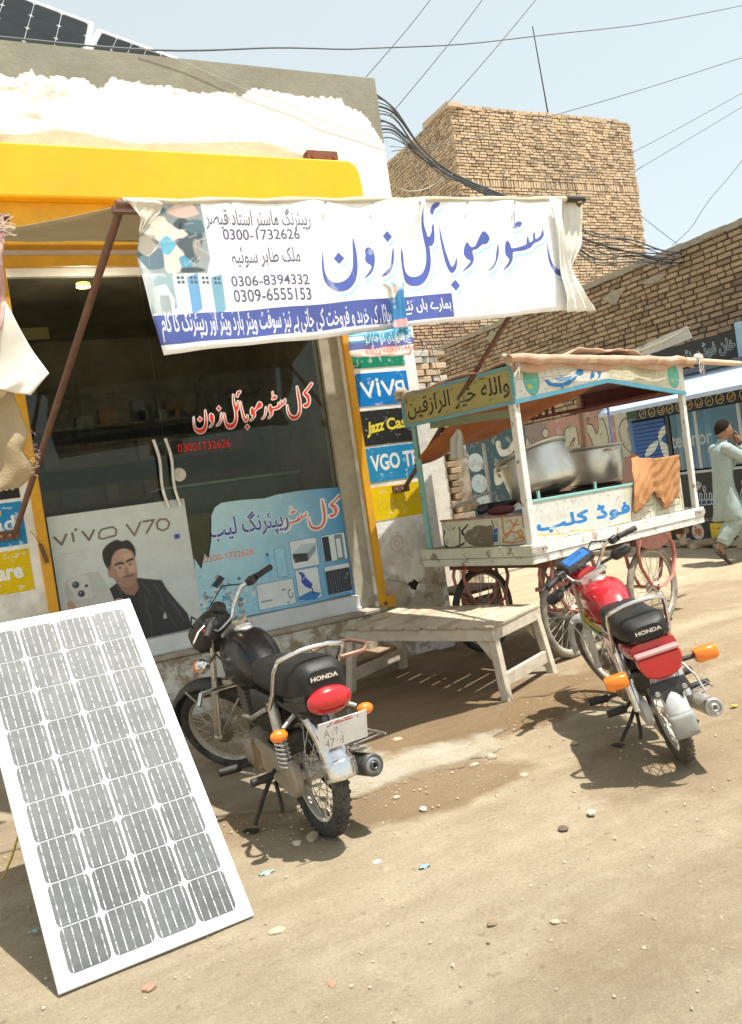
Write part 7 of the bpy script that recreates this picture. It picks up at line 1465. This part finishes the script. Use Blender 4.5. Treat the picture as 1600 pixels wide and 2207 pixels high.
# ================================================================== PASSER-BY
pw_ = at(1562, 1212, 'z', 0)
per = empty('person', (7.88, 6.70, 0), (0, 0, R(-24))); per.scale = (.93, .95, .98); tag(per, 'boy in pale green shalwar kameez striding past the kiosk with both hands at his face', 'person')
SKN = mat('brown skin', (.30, .155, .09), .55, var=.06); KAM = mat('pale green cloth', (.34, .41, .385), .85, var=.10, scale=9, bump=1.6, bscale=9, spec=.1); SHO = mat('sandal leather', (.05, .04, .035), .6)
def skin_fig(name, verts, edges, radii, m, parent, root=0, sub=2):
    me = bpy.data.meshes.new(name); me.from_pydata(verts, edges, []); o = bpy.data.objects.new(name, me); col.objects.link(o); o.parent = parent
    md = o.modifiers.new('skin', 'SKIN'); md.use_smooth_shade = True
    for k, r_ in enumerate(radii):
        sv = me.skin_vertices[0].data[k]; sv.radius = (r_, r_) if not isinstance(r_, tuple) else r_; sv.use_root = (k == root)
    s_ = o.modifiers.new('sub', 'SUBSURF'); s_.levels = sub; s_.render_levels = sub; me.materials.append(m); return o
J = dict(pel=(0, 0, .90), wai=(.0, 0, 1.06), che=(.02, 0, 1.26), nek=(.045, 0, 1.42), nk2=(.07, 0, 1.475), hd0=(.095, 0, 1.55), hd1=(.085, 0, 1.63),
         sl=(.02, .165, 1.36), el=(.24, .20, 1.17), wl=(.255, .075, 1.41), sr=(.02, -.165, 1.36), er=(.27, -.175, 1.18), wr=(.265, -.055, 1.41),
         hl=(0, .09, .88), kl=(.20, .10, .52), al=(.30, .10, .10), tl=(.42, .11, .035), hr=(0, -.09, .88), kr=(.02, -.10, .50), ar=(-.20, -.10, .21), tr=(-.14, -.10, .07))
names = list(J); vs = [J[k] for k in names]; ix = {k: i for i, k in enumerate(names)}
ed = [(ix[a_], ix[b_]) for a_, b_ in (('pel', 'wai'), ('wai', 'che'), ('che', 'nek'), ('nek', 'nk2'), ('nk2', 'hd0'), ('hd0', 'hd1'), ('che', 'sl'), ('sl', 'el'), ('el', 'wl'), ('che', 'sr'), ('sr', 'er'), ('er', 'wr'), ('pel', 'hl'), ('hl', 'kl'), ('kl', 'al'), ('al', 'tl'), ('pel', 'hr'), ('hr', 'kr'), ('kr', 'ar'), ('ar', 'tr'))]
rd = dict(pel=.12, wai=.105, che=.12, nek=.055, nk2=.052, hd0=(.088, .078), hd1=(.085, .078), sl=.046, el=.034, wl=.025, sr=.046, er=.034, wr=.027, hl=.08, kl=.055, al=.036, tl=.028, hr=.08, kr=.055, ar=.036, tr=.028)
body = skin_fig('body', vs, ed, [rd[k] for k in names], SKN, per)
# head shape, face, ear, hair
q = MB(); q.ell((.092, 0, 1.585), (.096, .076, .118), 20, 14); q.ell((.135, 0, 1.535), (.055, .055, .055), 14, 8); q.ell((.188, 0, 1.575), (.018, .014, .026), 8, 6); q.ell((.178, 0, 1.528), (.014, .028, .010), 8, 6)
for s in (-1, 1): q.ell((.085, s*.076, 1.58), (.022, .010, .034), 8, 6); q.ell((.172, s*.030, 1.60), (.012, .016, .009), 8, 6)
q.build('head', SKN, per)
HR = mat('dark hair', (.022, .015, .011), .9, spec=.1, bump=.9, bscale=60); q = MB(); 
def hair(u, v):
    th = R(-8+98*v); ph = R(-180+360*u); r_ = 1+.02*math.sin(u*60)+.015*math.sin(v*40+u*30); front = max(0, math.cos(ph)); lowz = R(38)*front+R(-25)*max(0, -math.cos(ph)); th = lowz+(math.pi/2-lowz)*v
    return (.080+.104*r_*math.cos(th)*math.cos(ph), .085*r_*math.cos(th)*math.sin(ph), 1.592+.122*r_*math.sin(th))
q.grid(hair, 40, 12); q.build('hair', HR, per, thick=.008)
# hands: palm and five bent fingers each, held against the face
for s, wk in ((1, J['wl']), (-1, J['wr'])):
    wv = Vector(wk); pc_ = Vector((.232, s*.045, 1.475)); tips = []
    V_ = [tuple(wv), tuple(pc_)]; E_ = [(0, 1)]; Rr = [.024, (.034, .018)]
    for k in range(4):
        b_ = Vector((.232-.004*k, s*(.055-.013*k), 1.505)); m1 = b_+Vector((-.010, -s*.004, .036-.003*abs(k-1))); m2 = m1+Vector((-.022, -s*.008, .020)); i0 = len(V_)
        V_ += [tuple(b_), tuple(m1), tuple(m2)]; E_ += [(1, i0), (i0, i0+1), (i0+1, i0+2)]; Rr += [.0095, .0085, .0075]
    b_ = Vector((.222, s*.070, 1.468)); i0 = len(V_); V_ += [tuple(b_), tuple(b_+Vector((-.022, s*.008, .022))), tuple(b_+Vector((-.042, s*.004, .040)))]; E_ += [(1, i0), (i0, i0+1), (i0+1, i0+2)]; Rr += [.011, .0095, .008]
    skin_fig('hand', V_, E_, Rr, SKN, per, root=1)
q = MB(); q.tube([Vector(J['wr'])+Vector((0, .0, -.02)), Vector(J['wr'])+Vector((-.004, .004, .005))], .034, 12); q.build('wristwatch', MT['black plastic'], per)
# kameez: body, sleeves; shalwar legs
def osec(cx, cy, z, a_, b_, n=28, f=0, ph=0): return [Vector((cx+a_*math.cos(2*math.pi*k/n)*(1+f*math.sin(7*2*math.pi*k/n+ph)), cy+b_*math.sin(2*math.pi*k/n)*(1+f*math.sin(5*2*math.pi*k/n+ph+1)), z)) for k in range(n)]
q = MB(); q.loft([osec(.045, 0, 1.455, .058, .060), osec(.04, 0, 1.425, .072, .085), osec(.022, 0, 1.39, .10, .155), osec(.02, 0, 1.32, .115, .178, f=.01), osec(.015, 0, 1.18, .115, .17, f=.02), osec(.0, 0, 1.04, .108, .16, f=.05, ph=1), osec(.0, 0, .90, .12, .17, f=.07, ph=2), osec(.01, 0, .76, .148, .18, f=.08, ph=2.4), osec(.03, 0, .62, .18, .185, f=.11, ph=3), osec(.05, 0, .52, .235, .205, f=.14, ph=3.4)], cap=False); q.build('kameez', KAM, per, thick=.006)
q = MB(); q.lathe([(.060, 0), (.062, .03), (.056, .032)], (.050, 0, 1.44), (.3, 0, 1), 20); q.build('collar', KAM, per, thick=.004)
def sleeve(a_, b_, c_):
    a_, b_, c_ = Vector(a_), Vector(b_), Vector(c_); pts = [a_.lerp(b_, k/5) for k in range(5)]+[b_]+[b_.lerp(c_, k/6) for k in range(1, 6)]; q = MB(); q.ell(a_+Vector((0, 0, .005)), (.075, .075, .07), 14, 8); q.tube(pts, [.072, .072, .068, .072, .064, .070, .068, .058, .060, .050, .046], 16, cap=False); return q
sleeve(J['sl'], J['el'], J['wl']).build('sleeve', KAM, per, thick=.004); sleeve(J['sr'], J['er'], J['wr']).build('sleeve', KAM, per, thick=.004)
def leg(h_, k_, a_, e0):
    h_, k_, a_ = Vector(h_), Vector(k_), Vector(a_); pts = [h_.lerp(k_, k/6) for k in range(6)]+[k_]+[k_.lerp(a_, k/7) for k in range(1, 7)]; q = MB(); rr_ = [.07, .085, .10, .108, .112, .114, .112, .106, .104, .096, .09, .082, .070]
    q.tube(pts, [r_*(1+.05*math.sin(i*2.3)) for i, r_ in enumerate(rr_)], 18, cap=False); return q
leg(J['hl'], J['kl'], J['al'], 0).build('shalwar_leg', KAM, per, thick=.005); leg(J['hr'], J['kr'], J['ar'], 1).build('shalwar_leg', KAM, per, thick=.005)
for (a_, t_) in (('al', 'tl'), ('ar', 'tr')):
    A_, T_ = Vector(J[a_]), Vector(J[t_]); d = (T_-A_); hlp = A_+Vector((-.03, 0, -.055)) if a_ == 'al' else A_+Vector((-.02, 0, -.05)); q = MB(); tip = T_+d.normalized()*.05+Vector((0, 0, -.02)); heel = Vector((A_.x-.04, A_.y, .014)) if a_ == 'al' else A_+Vector((-.06, 0, -.03)); tip = Vector((T_.x+.06, T_.y, .014)) if a_ == 'al' else T_+Vector((.05, 0, -.06)); q.bar(heel, tip, .085, .022); mid = heel.lerp(tip, .6); q.tube([mid+Vector((0, -.045, 0)), mid+Vector((0, -.03, .05)), mid+Vector((0, .03, .05)), mid+Vector((0, .045, 0))], .014, 6, flat=.4); q.build('sandal', SHO, per)

# ================================================================== WIRES
WM = mat('grey wire', (.10, .11, .12), .6); WMD = mat('black cable', (.035, .04, .045), .5)
def wire(pts, lab, r_=.006, m=None, group=None, name='overhead_wire', cat='wire'):
    """pts: (px, py, Y) points on the line of the wire, each on its own vertical plane Y"""
    P_ = [at(x, y, 'y', Yv) for x, y, Yv in pts]; o_ = []
    for i in range(len(P_)-1):
        a_, b_ = P_[i], P_[i+1]; p0 = P_[i-1] if i else a_*2-b_; p3 = P_[i+2] if i+2 < len(P_) else b_*2-a_
        for k in range(6):
            t = k/6; o_.append(.5*((2*a_)+(b_-p0)*t+(2*p0-5*a_+4*b_-p3)*t*t+(3*a_-p0-3*b_+p3)*t**3))
    o_.append(P_[-1]); q = MB(); q.tube(o_, r_, 6); o = q.build(name, m or WM, None); tag(o, lab, cat, group); return o
wire([(-100, 70, 6.3), (330, 108, 6.4), (600, 103, 7.5), (740, 106, 8.2), (800, 104, 8.6), (1000, 95, 9.6), (1180, 75, 10.6), (1400, 50, 11.6), (1600, 12, 12.5), (1800, -30, 13.5)], 'long grey wire crossing the whole sky from the parapet to the upper right', .008)
for k, (a_, b_, lab) in enumerate((((980, -70), (790, 165), 'steep wire in the sky, leftmost of three, ending at the shop corner'), ((1092, -70), (840, 250), 'steep wire in the sky, middle one of three'), ((1212, -70), (895, 300), 'steep wire in the sky, rightmost of three, ending at the brick tower'))):
    wire([(a_[0], a_[1], 9), ((a_[0]+b_[0])/2+3, (a_[1]+b_[1])/2+3, 9), (b_[0], b_[1], 9)], lab, .007)
wire([(1750, 75, 12), (1600, 124, 12), (1400, 188, 12.4), (1200, 247, 12.8), (1000, 303, 13), (845, 326, 13)], 'wire from the right edge passing just over the top of the brick tower', .008)
wire([(1720, 130, 11), (1600, 200, 11), (1360, 330, 11.4), (1150, 420, 11.8), (1060, 470, 12)], 'upper of two slanting wires crossing the right edge of the tower', .007)
wire([(1720, 150, 11), (1600, 230, 11), (1400, 350, 11.4), (1265, 432, 11.8), (1200, 480, 12)], 'lower of two slanting wires crossing the right edge of the tower', .007)
wire([(1700, 190, 10), (1600, 345, 10), (1530, 430, 10), (1490, 490, 10), (1450, 528, 10)], 'wire sagging down at the far right to the cable bundle', .007)
wire([(1158, 252, 12), (1250, 345, 11.6), (1370, 455, 11.2), (1465, 530, 10.8)], 'thin wire running down across the tower to the cable bundle', .006)
wire([(1168, 260, 12), (1095, 300, 12), (1020, 322, 12), (945, 325, 12), (840, 315, 12)], 'slack wire crossing the upper part of the tower', .005)
wire([(880, 345, 11), (905, 385, 11), (930, 420, 11), (940, 435, 11)], 'short thin wire across the shaded side of the tower', .005)
rw_ = random.Random(5)
for k in range(12):
    d = k*3.6-18; wire([(800+rw_.uniform(-4, 4), 196+k*9.5, 6.5), (850, 262+d*1.6+rw_.uniform(-6, 6), 6.7), (905, 325+d*.8+rw_.uniform(-8, 8), 7.0), (955, 365+d*.5+rw_.uniform(-4, 4), 7.2), (1010, 395+d*.4+rw_.uniform(-6, 4), 7.5), (1075, 425+d*.5, 7.8), (1160, 462+d*.5, 8.2), (1250, 520+d*.5, 8.5)], 'cable in the dark tangle hanging from the shop corner', .0052 if k % 3 else .009, WMD if k % 2 else WM, 'cables hanging from the shop corner', 'cable', 'cable')
wire([(845, 400, 6.9), (880, 412, 7.0), (915, 408, 7.1), (945, 392, 7.2), (975, 375, 7.3)], 'loose pale cable looping under the dark tangle by the shop corner', .006, mat('pale cable', (.45, .42, .34), .6), name='cable', cat='cable')
for k in range(11):
    y0 = 488+k*5.2+rw_.uniform(-3, 3); wire([(1235, y0, 8.5), (1290, 505+k*6.0+rw_.uniform(-8, 8), 8.6), (1360, 525+k*4.2+rw_.uniform(-9, 9), 8.7), (1440, 536+k*3.6+rw_.uniform(-10, 10), 8.8), (1520, 538+k*2.8+rw_.uniform(-10, 10), 8.9), (1610, 528+k*4+rw_.uniform(-8, 8), 9.0), (1760, 500+k*3, 9.2)], 'cable in the sagging bundle right of the banner', .0065 if k % 4 else .011, WMD if k % 3 else WM, 'sagging cables right of the banner', 'cable', 'cable')
wire([(1740, 560, 9.0), (1600, 655-35, 9.2), (1540, 672, 9.4), (1450, 745, 9.6), (1400, 780, 9.7)], 'dark wire slanting down across the brick wall to the kiosk roof', .005, WMD)
wire([(1700, 650, 8.6), (1600, 712, 8.5), (1560, 748, 8.4), (1510, 775, 8.3), (1470, 790, 8.2)], 'dark wire curving in front of the kiosk name board', .006, WMD)
wire([(890, 748, 6.9), (960, 756, 7.2), (1060, 762, 7.5), (1200, 768, 8), (1430, 772, 8.6)], 'thin wire running level from the shop corner over the cart', .004)
wire([(893, 728, 6.8), (950, 752, 7.0), (1000, 775, 7.2), (1080, 808, 7.6)], 'thin wire sloping down from the shop corner behind the cart sign', .004)
wire([(1090, 655, 7.0), (1130, 695, 7.0), (1180, 745, 7.2), (1240, 778, 7.4)], 'thin wire hanging behind the banner down to the cart roof', .0045, mat('brown wire', (.16, .12, .09), .7))
wire([(300, 102, 6.13), (400, 135, 6.13), (520, 188, 6.13), (640, 232, 6.13), (690, 258, 6.13), (760, 280, 6.13), (838, 306, 6.13)], 'thin wire sagging across the whitewashed shop front below the parapet', .0025, mat('faint wire', (.40, .40, .37), .8))
wire([(905, 770, 8.7), (925, 735, 8.7), (940, 790, 8.7), (955, 830, 8.7)], 'loose looped wire on the crumbling pier', .004)

# ================================================================== STONES, SCRAPS, GRAVEL
rs = random.Random(21)
STN = mat('pale stone', (.46, .38, .27), .95, dirt=.5, dirtc=(.36, .28, .19), scale=30, bump=.6)
def stone_mesh(seed, sx, sy, sz, n=9, m=6):
    r_ = random.Random(seed); q = MB(); ph = [r_.uniform(0, 6) for _ in range(6)]; vs = []
    q.ell((0, 0, 0), (sx, sy, sz), n, m); q.v = [(x*(1+.22*math.sin(x/sx*3+ph[0])+.12*math.sin(y/sy*5+ph[1])), y*(1+.2*math.sin(z/sz*3+ph[2])), z*(1+.2*math.sin(x/sx*4+ph[3]))) for x, y, z in q.v]; q.sm = [False]*len(q.f); return q
RS = mat('reddish stone', (.36, .20, .13), .95, dirt=.4, scale=30, bump=.5); GS = mat('white chip', (.60, .54, .43), .9)
for (x, y, s, m_, lab) in ((675, 1806, .034, STN, 'pale flat stone lying by the rear tyre of the black motorcycle'), (1275, 1752, .020, GS, 'small white stone in the open ground below the red motorcycle'), (322, 2130, .020, RS, 'reddish stone at the bottom of the picture below the solar panel'), (598, 2008, .022, STN, 'pale stone right of the foot of the solar panel'), (716, 2122, .016, RS, 'small reddish pebble near the bottom left'), (1215, 1786, .020, mat('dark stone', (.14, .10, .07), .9), 'dark small stone below the shadow of the red motorcycle'), (1060, 1632, .030, STN, 'broken cement lump at the edge of the pavement'), (1022, 1648, .018, STN, 'smaller cement lump beside the broken pavement edge'), (812, 1858, .014, GS, 'pale pebble left of the open ground'), (913, 1745, .018, GS, 'pale chip just below the pavement edge'), (855, 1720, .018, STN, 'flat pale chip on the damp patch below the pavement'), (1196, 1988, .014, STN, 'tan pebble in the middle of the open ground'), (1060, 1990, .016, mat('brown chip', (.24, .17, .11), .9), 'brown chip in the middle of the open ground'), (1130, 1672, .02, STN, 'pebble left of the shadow of the red motorcycle'), (858, 1596, .03, STN, 'small broken slab piece on the pavement near the muffler'), (1240, 1602, .02, STN, 'stone in the shade under the red motorcycle'), (640, 1818, .022, GS, 'white chip left of the black motorcycle tyre'), (1440, 1330, .03, mat('dark clod', (.16, .12, .08), .95), 'dark clod on the ground behind the red motorcycle')):
    p = at(x, y, 'z', 0); q = stone_mesh(int(x+y), s*1.3, s, s*.45); o = q.build('stone', m_, None, loc=(p.x, p.y, s*.12), rot=(0, 0, rs.uniform(0, 6))); tag(o, lab, 'stone', 'stones on the ground')
for (x, y, c_, lab, s) in ((915, 1872, (.25, .55, .62), 'light blue plastic scrap on the open ground', .022), (1583, 1524, (.65, .48, .06), 'yellow scrap at the right edge beyond the red motorcycle', .025), (75, 2010, (.3, .5, .5), 'greenish scrap at the lower left of the solar panel', .02), (575, 1885, (.3, .55, .55), 'thin blue-green thread scrap right of the solar panel', .03)):
    p = at(x, y, 'z', 0); q = MB(); q.grid(lambda u, v: ((u-.5)*s*2+.004*math.sin(v*9), (v-.5)*s*.9, .006+.005*math.sin(u*9+v*4)), 5, 4); o = q.build('plastic_scrap', mat('scrap %d' % x, c_, .5), None, loc=(p.x, p.y, .002), thick=.001); tag(o, lab, 'litter')
# gravel nobody could count: one mesh of small irregular stones, denser near the camera and along the pavement
gv = []; gf = []
for k in range(9000):
    if k < 7000: x = rs.uniform(-1.2, 6.5); y = 1.3+(rs.random()**1.3)*5.0
    else:
        a_ = rs.choice([(1.4, 3.7), (2.1, 3.75), (2.6, 4.2), (1.9, 5.4), (3.2, 5.4), (.9, 4.4)]); x = rs.gauss(a_[0], .4); y = rs.gauss(a_[1], .18)
    s = .0018+.0055*rs.random()**5; b_ = len(gv); t = rs.uniform(0, 6.28); c_, sn = math.cos(t), math.sin(t)
    pts = [(-1, -.7, 0), (1, -.8, 0), (.8, .7, 0), (-.7, .8, 0), (-.5, -.3, .8), (.5, -.35, .7), (.35, .4, .75), (-.4, .35, .6)]
    for (px, py, pz) in pts: px *= s*rs.uniform(.7, 1.3); py *= s*rs.uniform(.7, 1.2); gv.append((x+px*c_-py*sn, y+px*sn+py*c_, pz*s+.002+.010*h01(x, y)*.8))
    gf += [(b_, b_+1, b_+5, b_+4), (b_+1, b_+2, b_+6, b_+5), (b_+2, b_+3, b_+7, b_+6), (b_+3, b_, b_+4, b_+7), (b_+4, b_+5, b_+6, b_+7)]
me = bpy.data.meshes.new('gravel'); me.from_pydata(gv, [], gf); gm = bpy.data.materials.new('gravel'); t_, b2, o2 = nodes(gm); gg = t_.nodes.new('ShaderNodeNewGeometry'); rr_ = ramp(t_, gg.outputs['Random Per Island'], 0, 1, (.36, .29, .19, 1), (.60, .52, .38, 1)); t_.links.new(rr_.outputs[0], b2.inputs['Base Color']); b2.inputs['Roughness'].default_value = .95
me.materials.append(gm); o = bpy.data.objects.new('gravel', me); col.objects.link(o); tag(o, kind='stuff')
